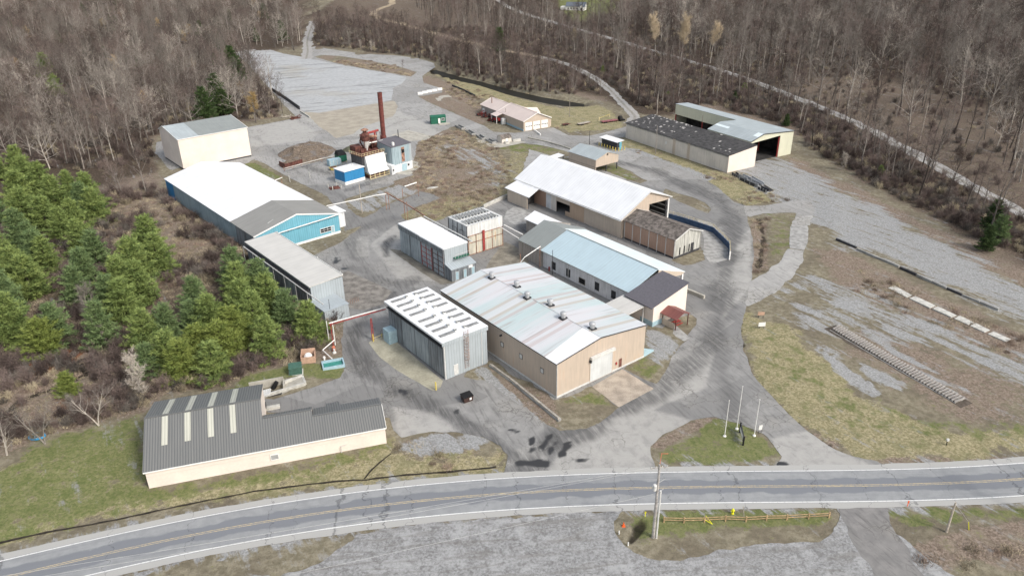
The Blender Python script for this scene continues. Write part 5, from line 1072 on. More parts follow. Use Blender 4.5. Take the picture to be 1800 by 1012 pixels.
def b_ldark():
    F = Frame(.540); el, ef = F.z(1101.6, 215.9, 5.8), F.z(1281.1, 273.9, 5.8); rl, rf = F.z(1132.3, 197.7, 7.3), F.z(1316.4, 250, 7.3)
    print('ldark', el, ef, rl, rf)
    x0 = (el[0]+ef[0])/2; y0, y1 = ef[1], el[1]; x1 = (rl[0]+rf[0])/2; he, hr = 5.8, 7.3
    T = btag('block_shed', 'long cream block shed with patchy black felt roof', 'shed', F, x0, x1, y0, y1)
    b = MB(); b.poly([(x0, y0, -.3), (x1, y0, -.3), (x1, y0, hr), (x0, y0, he)]).poly([(x1, y1, -.3), (x0, y1, -.3), (x0, y1, he), (x1, y1, hr)]).poly([(x0, y1, -.3), (x0, y0, -.3), (x0, y0, he), (x0, y1, he)]).poly([(x1, y0, -.3), (x1, y1, -.3), (x1, y1, hr), (x1, y0, hr)]); b.build('wall', 'cream_block', T)
    MB().poly([(x0+.02, y0-.04, 0), (x1, y0-.04, 0), (x1, y0-.04, hr-.1), (x0+.02, y0-.04, he-.1)]).build('end_wall', 'cream', T)
    sl = (hr-he)/(x1-x0); f = lambda x: he+sl*(x-x0)+.1
    MB().slab([(x0-.4, y0-.2, f(x0-.4)), (x1+.1, y0-.2, f(x1+.1)), (x1+.1, y1+.2, f(x1+.1)), (x0-.4, y1+.2, f(x0-.4))], .15).build('roof', 'felt', T)
    r = random.Random(5)
    spots = [(x0+1+r.random()*(x1-x0-2), y1-1-r.random()*22) for _ in range(34)]+[(x1-.5, y1-2-k*1.5-r.random()) for k in range(14)]+[(x0+2+r.random()*3, y0+.8+r.random()*3) for _ in range(3)]+[(x0+r.random()*(x1-x0), y0+5+r.random()*20) for _ in range(7)]
    m = MB()
    for x, y in spots:
        w, l = r.uniform(.35, 1.1), r.uniform(.3, 1.1); x = min(max(x, x0+.1), x1-.6); m.poly([(x, y, f(x)+.012), (x+w*r.uniform(.7, 1.3), y+r.uniform(-.2, .2), f(x+w)+.012), (x+w, y+l, f(x+w)+.012), (x+r.uniform(-.1, .1), y+l*r.uniform(.7, 1.2), f(x)+.012)])
    m.build('bare_patch', 'feltpatch', T)
    for py_, w in ((.48, 1.3), (.34, 1.3)): y = y0+(y1-y0)*py_; MB().box(x0-.06, x0-.004, y, y+w, 0, he-.2).build('blocked_opening', 'tan2', T)
    m = MB().box(x0-.05, x0-.003, y0, y1, he-.65, he-.2); m.build('eave_band', M['concrete2'], T)  # darker band just below the eave
    y, z = F.onx(1080+400/4.4, 150+445/4.4, x0); openw(T, '-x', x0, y-.3, y+.3, z-.4, z+.5, 'whitepaint', 'gutter', 'meter_box', .04)
def b_barn():
    F = Frame(.540); fr_, bl = F.z(1399.3, 231.1, 8.2), F.z(1210.7, 181.8, 8.2); Lx = F.z(1189, 184, 8.2); rf = F.z(1347, 236.4, 9.4); ef = F.z(1317.5, 248.2, 7.6); el = F.z(1240, 227, 7.6); inn = F.z(1293.6, 211.8, 8.8)
    print('barn', fr_, bl, Lx, rf, ef, el, inn)
    x1 = (fr_[0]+bl[0])/2; y0 = (fr_[1]+ef[1])/2; y1 = (bl[1]+Lx[1])/2; xL = ef[0]; xr = rf[0]; xi = (inn[0]+Lx[0])/2; yi = (inn[1]+el[1])/2
    T = btag('equipment_barn', 'open fronted L shaped steel barn with pale metal roof and red posts', 'barn', F, xL, x1, y0, y1)
    hL, hr, h1 = 7.5, 9.3, 8.2; sl = (h1-hr)/(x1-xr); z = lambda x: hr+sl*(x-xr)
    W = .12
    MB().poly([(x1, y0, -.3), (x1, y1, -.3), (x1, y1, h1), (x1, y0, h1)]).poly([(x1, y1, -.3), (xi, y1, -.3), (xi, y1, z(xi)), (x1, y1, h1)]).build('wall', 'sage', T)
    MB().box(x1-.3, x1-.12, y0+.3, y1-.3, 0, h1-.25).build('interior_shade_sheet', 'interior', T)  # dark sheet added over the pale wall so the open bay looks shaded
    xd = F.ony(1372, 240, y0)[0]
    MB().box(xd, x1, y0-.0, y0+.15, -.2, h1-.15).poly([(xL+.3, y0-.01, 6.9), (xd, y0-.01, 7.6), (x1, y0-.01, 7.8), (x1, y0-.01, h1), (xr, y0-.01, hr), (xL, y0-.01, hL)]).build('front_wall', 'sage', T)
    MB().box(xi-.05, xi+.1, yi, y1, 4.6, z(xi)-.05).build('side_fascia', 'sage', T)
    MB().box(xL, xL+.1, y0, yi, 6.2, hL).build('low_fascia', 'sage', T)
    L = .12
    MB().slab([(xL-.15, y0-.2, hL+L), (xr, y0-.2, hr+L), (xr, yi, hr+L), (xL-.15, yi, hL+L)], .12).build('roof', 'steelroof', T)
    MB().slab([(xr, y0-.2, hr+L), (x1+.15, y0-.2, h1+L), (x1+.15, yi, h1+L), (xr, yi, hr+L)], .12).slab([(xi-.2, yi, z(xi)+L), (x1+.15, yi, h1+L), (x1+.15, y1+.2, h1+L), (xi-.2, y1+.2, z(xi)+L)], .12).build('roof', 'steelroof', T)
    g = lambda x: hL+(hr-hL)*(x-xL)/(xr-xL)+L+.02
    MB().slab([(xL+.5, yi-6.5, g(xL+.5)), (xr-1.5, yi-6.5, g(xr-1.5)), (xr-1.5, yi-.1, g(xr-1.5)), (xL+.5, yi-.1, g(xL+.5))], .015).slab([(xL-.1, y0+.2, g(xL-.1)), (xr-.2, y0+.2, g(xr-.2)), (xr-.2, y0+2.5, g(xr-.2)), (xL-.1, y0+2.5, g(xL-.1))], .015).build('roof_patch', M['blueroof2'], T)
    b = MB(); [b.beam((xL-.2, y0-.25, hL+.05), (xr, y0-.25, hr+.05), .06, .25), b.beam((xr, y0-.25, hr+.05), (x1+.15, y0-.25, h1+.05), .06, .25)]; b.build('trim', 'dark', T)
    for x, y in ((xL+.4, y0+.3), (xd-.3, y0+.3), (xi+.1, yi+.5), (xi+.1, (yi+y1)/2+1), (xi+.1, y1-.4), (xi-.2, y0+9), (xL+.5, y0+11)):
        MB().box(x-.15, x+.15, y-.15, y+.15, -.1, 7.0).build('post', 'redpaint', T)
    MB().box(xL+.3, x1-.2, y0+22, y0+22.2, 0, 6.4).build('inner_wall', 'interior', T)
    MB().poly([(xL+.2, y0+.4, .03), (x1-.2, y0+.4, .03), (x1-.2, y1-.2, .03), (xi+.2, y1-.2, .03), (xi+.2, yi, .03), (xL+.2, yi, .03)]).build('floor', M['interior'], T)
    r = random.Random(3)
    for k in range(3): x = xL+3+k*3.1; y = y0+12+r.random()*5; rootmesh('crate', MB().box(-.6, .6, -.5, .5, 0, .9).box(-.65, .65, -.55, -.5, .1, .2).box(-.65, .65, -.55, -.5, .6, .7), 'wood', ['low timber crate inside the barn near its left post', 'low timber crate in the middle of the barn floor', 'low timber crate inside the barn near its right wall'][k], 'crate', F.wor(x, y, .04), F.a)
def b_garage():
    F = Frame(.52); q = {k: F.z(800+x/4.4, 140+y/4.4, z) for k, (x, y, z) in dict(Ae=(180, 190, 4), Arl=(285, 98, 6.2), Arr=(425, 152, 6.2), Br=(435, 150, 6.6), Bf=(640, 240, 6.6), Bc=(528, 312, 4), Bd=(765, 290, 4), Be=(340, 245, 4), base=(528, 412, 0), baser=(735, 368, 0), bl=(188, 262, 0), stub=(568, 205, 6)).items()}
    print('garage', q)
    x0 = (q['Bc'][0]+q['Be'][0]+q['base'][0])/3; y0 = (q['Bc'][1]+q['base'][1])/2; ym = q['Be'][1]; y1 = (q['Ae'][1]+q['bl'][1])/2; wd = 12.5; x1 = x0+wd
    T = btag('garage', 'tan garage with three white doors under a pinkish metal roof', 'garage', F, x0, x1, y0, y1)
    he, hr = 4.0, 6.6; xr = x0+wd/2
    gable_y(T, x0, x1, y0, ym, he, hr, 'tan', 'pinkroof', over=.4, oy=.5)
    gable_y(T, x0+.5, x1-1, ym+.05, y1, 3.8, 6.1, 'dirtyblock', 'pinkroof', over=.4, oy=.3)
    MB().hexa([(xr, y0+8, he), (x1+.6, y0+8, he), (x1+.6, y0+13, he), (xr, y0+13, he)], [(xr, y0+10.4, hr+.1), (x1+.3, y0+10.4, 5.9), (x1+.3, y0+10.6, 5.9), (xr, y0+10.6, hr+.1)]).build('cross_gable', 'pinkroof', T)
    for k in range(3):
        a = x0+.75+k*3.75; d = openw(T, '-y', y0, a, a+3.1, .1, 3.3, 'whitepaint', 'tan2', 'garage_door', .2)
        b = MB(); [b.box(a+.3+j*.75, a+.75+j*.75, y0-.075, y0-.052, 1.5, 1.85) for j in range(4)]; b.build('door_window', 'glass', d)
        b = MB(); [b.box(a+.02, a+3.08, y0-.07, y0-.052, z, z+.03) for z in (.8, 1.35, 2.0, 2.6)]; b.build('panel_line', 'gutter', d)
    MB().box(x0-.05, x0-.003, y0, ym, -.1, .7).build('base_band', M['paleblue'], T); MB().box(x1, x1+1.1, y0+1, y0+6, -.1, 2.8).build('side_lean_to', 'tan2', T)
    ty = ym-4; MB().slab([(x0-3.4, ty, 3.1), (x0-.3, ty, 3.9), (x0-.3, ty+5, 3.9), (x0-3.4, ty+5, 3.1)], .12).build('porch_roof', 'pinkroof', T); b = MB(); [b.box(x0-3.2, x0-3.0, y, y+.2, 0, 3.1) for y in (ty+.2, ty+4.6)]; b.build('porch_post', 'whitepaint', T)
    MB().box(x0-1.9, x0-.4, ty-2.6, ty-1.2, 0, 2.4).build('fuel_cabinet', M['whitemetal'], T)
    openw(T, '-x', x0+.5, y1-3, y1-1.3, .2, 2.4, 'whitepaint', 'trimwhite', 'door', .08)
    MB().tube((x0+3.1, y1-5, 4.8), (x0+3.1, y1-5, 7.4), .18).build('chimney_pipe', 'rustlight', T)
def b_raised():
    x0, x1, y0, y1 = 169.2, 179.6, 176.0, 189.4; xr = 174.4
    T = btag('elevated_shed', 'tan gabled shed raised on posts with galvanised roof', 'shed', S, x0, x1, y0, y1)
    b = walls_gable_y(x0, x1, y0, y1, 5.0, 6.7, xr, z0=2.4); b.build('wall', 'tan', T)
    roof_side(x0, 5.0, xr, 6.7, y0, y1, .3, .2).build('roof', 'steelroof', T); roof_side(x1, 5, xr, 6.7, y0, y1, .3, .2).build('roof', 'steelroof', T)
    MB().box(x0+.05, x1-.05, y0+.05, y1-.05, 2.3, 2.45).build('floor', 'dark', T); MB().box(x0+.1, x0+.3, y0+.1, y1, -.1, 2.4).build('side_wall', 'tan', T)
    for x, y in ((x0+5, y0+.2), (x1-.4, y0+.2), (x1-.4, y0+6), (x1-.4, y1-.4), (x0+5, y1-.4)): MB().box(x, x+.25, y, y+.25, -.2, 2.35).build('post', 'dark', T)
    openw(T, '-y', y0, xr-.3, xr+.3, 5.7, 6.1, 'black', 'dark', 'vent', .05)
    c = S.z(1035, 292, 1.5); 
    for k in range(2): MB().beam((x0+1+k*1.2, y1+7, .6), (x0+1+k*1.2, y1, 3.0), .25, .2).build('conveyor_rail', 'gutter', T)
def b_small():
    # little white-roofed shelter beside the raised shed
    x, y = S.z(979, 275, 2.6); T = fthing('shelter', 'tiny shelter with flat white roof behind the long white shed', 'shelter', S, x, y)
    flatroof(T, x-2, x+2, y-1.6, y+1.6, 2.6, 2.9, 'whiteroof', .1, .12); b = MB(); [b.box(x+i*1.7-.08, x+i*1.7+.08, y+j*1.3-.08, y+j*1.3+.08, -.1, 2.75) for i in (-1, 1) for j in (-1, 1)]; b.build('post', 'dark', T); MB().box(x-1.6, x+1.6, y-1.1, y+1.1, 0, .9).build('bench', 'dark', T)
    # fuel island
    F = Frame(.62); x0, y0 = F.z(800+1118/4.4, 140+445/4.4, 3.1); c = F.z(800+1240/4.4, 140+490/4.4, 3.1); print('kiosk', x0, y0, c)
    L = y0-c[1]; cx, cy = x0+1.6, (y0+c[1])/2
    T = fthing('fuel_island', 'blue fuel tank shelter with white roof ringed by yellow bollards', 'fuel island', F, cx, cy)
    flatroof(T, cx-1.7, cx+1.7, cy-L/2, cy+L/2, 3.0, 3.3, 'whiteroof', .1, .12); boxb(T, cx-1.0, cx+1.2, cy-L/2+.6, cy+L/2-.6, 2.9, M['dark']); MB().box(cx+.0, cx+1.1, cy-L/2+.45, cy-L/2+.58, 0, 2.8).build('end_panel', M['lightcyan'], T)
    T2 = None
    for k in range(7):
        tag(MB().tube((0, 0, 0), (0, 0, 1.25), .17, n=8).build('bollard', 'yellow'), 'yellow steel bollard along the fuel island', 'bollard', 'bollards round the fuel island').location = F.wor(cx-2.1, cy-L/2+.2+k*L/6.4)
    for k in range(3): tag(MB().tube((0, 0, 0), (0, 0, 1.25), .17, n=8).build('bollard', 'yellow'), 'yellow steel bollard along the fuel island', 'bollard', 'bollards round the fuel island').location = F.wor(cx-1.2+k*1.4, cy-L/2-.6)
    # barn-roofed garden shed
    F = Frame(.62); x, y = F.z(886.5, 249, 0); T = fthing('garden_shed', 'small gambrel roofed shed with grey shingles at the field edge', 'shed', F, x, y); w, l = 1.6, 2.2
    pr = [(-w, 0), (-w, 1.5), (-w*.75, 2.3), (0, 2.9), (w*.75, 2.3), (w, 1.5), (w, 0)]
    m = MB(); m.poly([(x-l, y+a, b) for a, b in pr][::-1]); m.poly([(x+l, y+a, b) for a, b in pr]); m.poly([(x-l, y-w, 0), (x+l, y-w, 0), (x+l, y-w, 1.5), (x-l, y-w, 1.5)]); m.poly([(x+l, y+w, 0), (x-l, y+w, 0), (x-l, y+w, 1.5), (x+l, y+w, 1.5)]); m.build('wall', M['cream_block'], T)
    m = MB()
    for (a, b), (c_, d) in zip(pr[1:5], pr[2:6]): m.slab([(x-l-.1, y+a*1.04, b+.04), (x+l+.1, y+a*1.04, b+.04), (x+l+.1, y+c_*1.04, d+.04), (x-l-.1, y+c_*1.04, d+.04)], .05)
    m.build('roof', 'shingle', T); openw(T, '-y', y-w, x-.5, x+.5, .05, 1.5, 'whitepaint', 'gutter', 'door', .06)
    # maroon porch shelter
    x0, y0 = S.z(1157, 590, 0)
    c = [S.z(1100+a/5.62, 440+b/5.62, z) for a, b, z in ((325, 640, 3.2), (450, 693, 3.2), (405, 565, 3.9), (545, 610, 3.9), (455, 800, 0), (568, 745, 0))]; print('red', c)
    xa, xb = min(c[0][0], c[1][0]), max(c[4][0], c[5][0])
    yb_, ya = 93.0, 88.9; xL = 110.0; xR = 113.9; xm_ = (xL+xR)/2
    T = fthing('porch_shelter', 'open timber shelter with maroon metal roof against the cream end wall', 'shelter', S, xm_, (ya+yb_)/2)
    roof_side(xL, 2.7, xm_, 3.5, ya, yb_, .35, .2).build('roof', 'redroof', T); roof_side(xR, 2.7, xm_, 3.5, ya, yb_, .35, .05).build('roof', 'redroof', T)
    b = MB(); [b.box(x, x+.16, y, y+.16, -.1, 2.65) for x in (xL, xR-.16) for y in (ya+.1, yb_-.4)]; b.build('post', 'rust', T); MB().box(xL, xL+.08, ya+.5, yb_-.2, 0, 1.4).build('side_panel', 'tan2', T)
    tb = fthing('picnic_table', 'red timber picnic table under the maroon shelter', 'table', S, xm_+.3, (ya+yb_)/2-.4); MB().box(-.9, .9, -.4, .4, .68, .76).build('tabletop', 'redpaint', tb, local=True)
    for s in (-1, 1): MB().box(-.9, .9, s*.75-.15, s*.75+.15, .4, .46).build('seat', 'redpaint', tb, local=True); MB().box(s*.7-.05, s*.7+.05, -.8, .8, .34, .4).beam((s*.7, -.5, 0), (s*.7, -.15, .68), .06, .06).beam((s*.7, .5, 0), (s*.7, .15, .68), .06, .06).build('leg', 'rust', tb, local=True)
    # green site cabin
    F = Frame(.25); a = F.z(758, 219, 0); T = fthing('site_cabin', 'small green site cabin with white door on the far yard', 'cabin', F, a[0]+3.1, a[1]+1.6); x, y = a
    boxb(T, x, x+6.2, y, y+3, 2.9, 'green'); MB().slab([(x-.1, y-.1, 2.95), (x+6.3, y-.1, 2.95), (x+6.3, y+1.5, 3.5), (x-.1, y+1.5, 3.5)], .1).slab([(x-.1, y+1.5, 3.5), (x+6.3, y+1.5, 3.5), (x+6.3, y+3.1, 2.95), (x-.1, y+3.1, 2.95)], .1).build('roof', 'green', T)
    openw(T, '-y', y, x+3.0, x+3.9, .2, 2.3, 'whitepaint', 'green', 'door', .05); openw(T, '-y', y, x+4.5, x+5.6, 1.3, 2.3, 'glass', 'trimwhite', 'window', .08, mull=1)
    rootmesh('step_block', MB().box(0, 4.5, -2, -.1, 0, .35), 'concrete', 'low concrete block in front of the green cabin', 'block', F.wor(x+3, y, 0), F.a)

# ================================================================ BOILER HOUSE
def b_boiler():
    F = Frame(.80, -53.2, 235.4)
    footprint(F, 0, 26.5, -2, 8)
    T = fthing('boiler_shed', 'small bright blue shed with white roof beside the boiler plant', 'shed', F, 3.8, 2.8)
    x1, y1 = 7.7, 5.6; boxb(T, 0, x1, 0, y1, 4.3, 'bluedeep'); MB().box(-.06, x1+.05, -.06, -.003, -.1, 1.0).box(-.06, -.003, 0, y1, -.1, 1.0).build('base_band', 'whitepaint', T)
    flatroof(T, 0, x1, 0, y1, 4.35, 4.35, 'whiteroof', .25, .2); [MB().lathe((x, y, 4.55), [(.2, 0), (.2, .3), (.28, .35), (.05, .5)], 8).build('roof_vent', 'gutter', T) for x, y in ((4.6, 4.6), (6.2, 4.2))]
    # fuel bin on its yellow stand
    T = fthing('fuel_bin', 'large white chip bin on a pale yellow stand with railed deck', 'bin', F, 12.6, 3)
    bx0, bx1 = 8.9, 16.6
    MB().hexa([(bx0, -.9, 1.9), (bx1, -.9, 1.9), (bx1, 4.8, 1.9), (bx0, 4.8, 1.9)], [(bx0, .4, 7.4), (bx1, .4, 7.4), (bx1, 4.8, 7.4), (bx0, 4.8, 7.4)]).build('hopper', 'whitepaint', T)
    MB().hexa([(bx0-.1, -1.6, 1.75), (bx1+.2, -1.6, 1.75), (bx1+.2, -.7, 1.75), (bx0-.1, -.7, 1.75)], [(bx0-.1, -1.6, 1.87), (bx1+.2, -1.6, 1.87), (bx1+.2, -.8, 2.5), (bx0-.1, -.8, 2.5)]).build('apron', 'whitepaint', T)
    for x in np.linspace(bx0, bx1, 5): MB().beam((x, -1.4, 0), (x, -1.4, 1.75), .18, .18).beam((x, -1.4, 1.6), (x, 3.5, 1.6), .15, .15).build('stand_leg', 'paleyellow', T)
    MB().beam((bx0, -1.4, .15), (bx1, -1.4, .15), .15, .15).beam((bx0, -1.4, .95), (bx1, -1.4, .95), .12, .12).build('stand_rail', 'paleyellow', T); MB().box(bx0+.3, bx1-.3, 0, 4, 0, 1.7).build('machinery', 'rust', T)
    MB().box(bx0-1.3, bx1+.2, .5, 7.4, 7.45, 7.6).build('deck', 'rust', T); MB().box(bx0-1.0, bx0-.1, 1, 7, 3.2, 7.4).box(bx0, bx1, 4.9, 7.2, 0, 7.4).build('support_frame', 'dark', T)
    b = MB()
    for z in (7.9, 8.5): b.beam((bx0-1.3, .5, z), (bx1+.2, .5, z), .07, .07).beam((bx0-1.3, .5, z), (bx0-1.3, 7.3, z), .07, .07)
    for k in range(9): x = bx0-1.3+k*(bx1+1.5-bx0)/8; b.beam((x, .5, 7.5), (x, .5, 8.55), .08, .08)
    for k in range(6): b.beam((bx0-1.3, .5+k*1.36, 7.5), (bx0-1.3, .5+k*1.36, 8.55), .08, .08)
    b.build('railing', 'paleyellow', T)
    # cyclone
    T = fthing('dust_cyclone', 'rusty dust cyclone with conical hopper above the white bin', 'cyclone', F, 12.2, 5.6)
    c = (13.2, 5.4, -2.0); MB().lathe(c, [(.3, 9.4), (.45, 9.9), (1.3, 12.9)], 16).build('cone', 'gutter', T); MB().lathe(c, [(1.32, 12.9), (1.4, 13.0), (1.4, 15.0), (1.0, 15.5)], 16).build('body', 'rust', T)
    MB().lathe(c, [(.6, 15.4), (.6, 16.3)], 12).build('neck', 'rust', T); MB().lathe(c, [(1.35, 16.5), (1.0, 16.8), (.3, 17.1)], 14).build('rain_cap', 'rustlight', T); b = MB(); [b.beam((c[0]+.95*math.cos(t), c[1]+.95*math.sin(t), 13.3), (c[0]+.95*math.cos(t), c[1]+.95*math.sin(t), 14.6), .08, .08) for t in (0, 1.57, 3.14, 4.71)]; b.build('cap_strut', 'rustlight', T)
    for dx, dy in ((-1.6, -1.4), (1.6, -1.4), (1.6, 1.4), (-1.6, 1.4)): MB().beam((c[0]+dx, c[1]+dy, 7.6), (c[0]+dx*.9, c[1]+dy*.9, 11.2), .16, .16).build('leg', 'rust', T)
    MB().tube((c[0]+1.2, c[1], 12.2), (c[0]+5, c[1]+1, 11.2), .5, .5, 10).build('duct', 'rustlight', T)
    # boiler drum and fan housing behind
    T = fthing('boiler_drum', 'rusty horizontal boiler drum and ducts beside the grey tower', 'boiler', F, 17.5, 9.5)
    MB().tube((15.6, 11.2, 10.2), (18.6, 6.4, 8.4), 1.5, 1.5, 16).build('drum', 'rust', T); MB().box(15.5, 19, 5.5, 10.5, 0, 7.6).build('boiler_casing', 'rust', T)
    MB().tube((13.5, 8.2, 12.2), (20.5, 8.0, 12.6), .4, .4, 8).tube((19, 8, 12.4), (19, 8, 8), .3).build('duct', 'redpaint', T); MB().tube((14.5, 6.3, 9.6), (20, 5.2, 9.7), .22).build('white_pipe', 'whitepaint', T)
    b = MB(); [b.tube((12+k*1.1, 6.5, 8.8), (12.6+k*1.1, 8.6, 10.2), .3, .22, 8) for k in range(4)]; b.build('elbow_duct', 'gutter', T)
    b = MB(); [b.beam((x, y, 0), (x, y, 12.2), .18, .18) for x, y in ((20.5, 7.0), (20.5, 9.2), (14, 9.5))]; b.build('frame', 'rust', T); MB().box(9.5, 15, 6.4, 9.5, 7.6, 9.3).box(10.2, 12.4, 4.2, 4.9, 7.6, 8.7).build('fan_housing', 'rust', T)
    # stack
    x, z = F.ony(667.2, 162.5, 11.5); print('stack', x, z)
    T = fthing('chimney_stack', 'tall rust red steel chimney stack with flared tip', 'chimney', F, x, 11.5)
    MB().lathe((x, 11.5, 0), [(1.0, 0), (1.0, 9), (.82, 9.4), (.80, z-.5), (.84, z-.45), (.84, z)], 16).build('stack_tube', M['redrust'], T, smooth=False)
    MB().lathe((x, 11.5, 0), [(.60, z+.01), (.6, z+.02)], 12).build('stack_mouth', 'black', T); b = MB(); [b.lathe((x, 11.5, zz), [(.88, 0), (.88, .12)], 16) for zz in (12, 16, 20)]; b.build('flange', 'rust', T)
    # boiler tower
    x0, x1, y0, y1 = 18.0, 26.2, -2.0, 6.0
    T = fthing('boiler_tower', 'blue grey sheeted boiler tower with white base and tall slot window', 'tower', F, 22, 2)
    b = MB(); b.poly([(x0, y0, 2.6), (x1, y0, 2.6), (x1, y0, 8.9), (x0, y0, 8.9)]).poly([(x0, y1, 0), (x0, y0, 0), (x0, y0, 8.9), (x0, y1, 9.8)]).poly([(x1, y0, 2.6), (x1, y1, 2.6), (x1, y1, 9.8), (x1, y0, 8.9)]).poly([(x1, y1, 0), (x0, y1, 0), (x0, y1, 9.8), (x1, y1, 9.8)]); b.build('wall', panel('blue_grey_sheeting', (.33, .42, .46), .8, .12, .2, .5, (.20, .17, .14), .25), T)
    MB().box(x0-.05, x1+.06, y0-.06, y0+.1, -.1, 2.7).box(x1-.05, x1+.06, y0+.1, y1, -.1, 2.7).build('base_wall', 'whiteblock', T)
    MB().poly([(x1-.9, y0-.02, 2.7), (x1, y0-.02, 2.7), (x1, y0-.02, 8.8), (x1-.9, y0-.02, 8.8)]).build('pale_sheet', 'palemetal', T)
    MB().slab([(x0-.15, y0-.15, 9.0), (x1+.15, y0-.15, 9.0), (x1+.15, y1+.1, 9.95), (x0-.15, y1+.1, 9.95)], .15).build('roof', 'charcoal', T)
    xm = x0+3.9; MB().box(xm, xm+1.3, y0-.05, y0-.003, 3.2, 8.2).build('slot_panel', M['rustlight'], T); MB().box(xm+.1, xm+1.2, y0-.08, y0-.052, 6.2, 7.4).build('opening', 'black', T)
    MB().box(xm-.2, xm+1.9, y0-.12, y0-.062, 0, 2.4).build('door', 'paleblue', T); MB().box(x1-2.0, x1-1.3, y0-.12, y0-.062, 1.3, 2.0).build('window', 'black', T)
    MB().tube((x1-.4, y1-2, 9), (x1-.4, y1-2, 12.4), .14).build('flue', 'dark', T); MB().box(x0+1.2, x0+1.9, y0+.8, y0+1.5, 9.1, 10.2).build('roof_vent', 'whitepaint', T)
    # low white annex
    T = fthing('annex', 'low white annex between the chip bin and the grey tower', 'annex', F, 17.4, -1); boxb(T, 16.75, 17.97, -2.9, 3.6, 3.1, 'whiteblock'); boxb(T, 14.9, 16.7, 1.0, 3.6, 3.0, 'whiteblock', name='side_wall')
    MB().slab([(14.8, .9, 3.2), (16.7, .9, 3.2), (16.7, -3.0, 3.2), (17.98, -3.0, 3.2), (17.98, 3.7, 3.2), (14.8, 3.7, 3.2)], .15).build('roof', 'whiteroof', T); MB().box(17.1, 17.6, -2.95, -2.903, 1.2, 1.8).build('window', 'black', T)
    MB().tube((17.4, 1.0, 3.2), (17.4, 1.0, 6.6), .1).box(17.1, 17.9, .8, 1.0, 6.3, 6.6).build('steam_vent', 'gutter', T)

def pole(px, py, h, label, group=None, mat='pole', arms=0, armdir=0.3, r=.15, transformer=False, name='utility_pole'):
    p = P(px, py, 0); T = thing(name, label, 'pole', (p[0], p[1], -.1), 0, group)
    MB().tube((0, 0, 0), (0, 0, h), r, r*.6, 8).build('shaft', mat, T, local=True); d = np.array([math.cos(armdir), math.sin(armdir), 0])
    for k in range(arms):
        z = h-.5-k*1.3; a = MB().beam(-d*1.2+[0, 0, z], d*1.2+[0, 0, z], .10, .12).build('crossarm', mat, T, local=True)
        b = MB(); [b.lathe(tuple(d*s+[0, 0, z+.06]), [(.05, 0), (.07, .1), (.03, .2)], 6) for s in (-1.1, -.4, .4, 1.1)]; b.build('insulator', 'gutter', a, local=True)
    if transformer:
        MB().lathe((-.42, -.1, h-4.2), [(.26, 0), (.28, .1), (.28, .85), (.18, .98)], 12).build('transformer', 'gutter', T, local=True)
    return T
def at(px, py, z=0.0): p = P(px, py, z); return (float(p[0]), float(p[1]), z)
def seg(a, b, z=0.0): p, q = P(*a), P(*b); d = q-p; return ((p+q)/2, math.hypot(d[0], d[1]), math.atan2(d[1], d[0]))

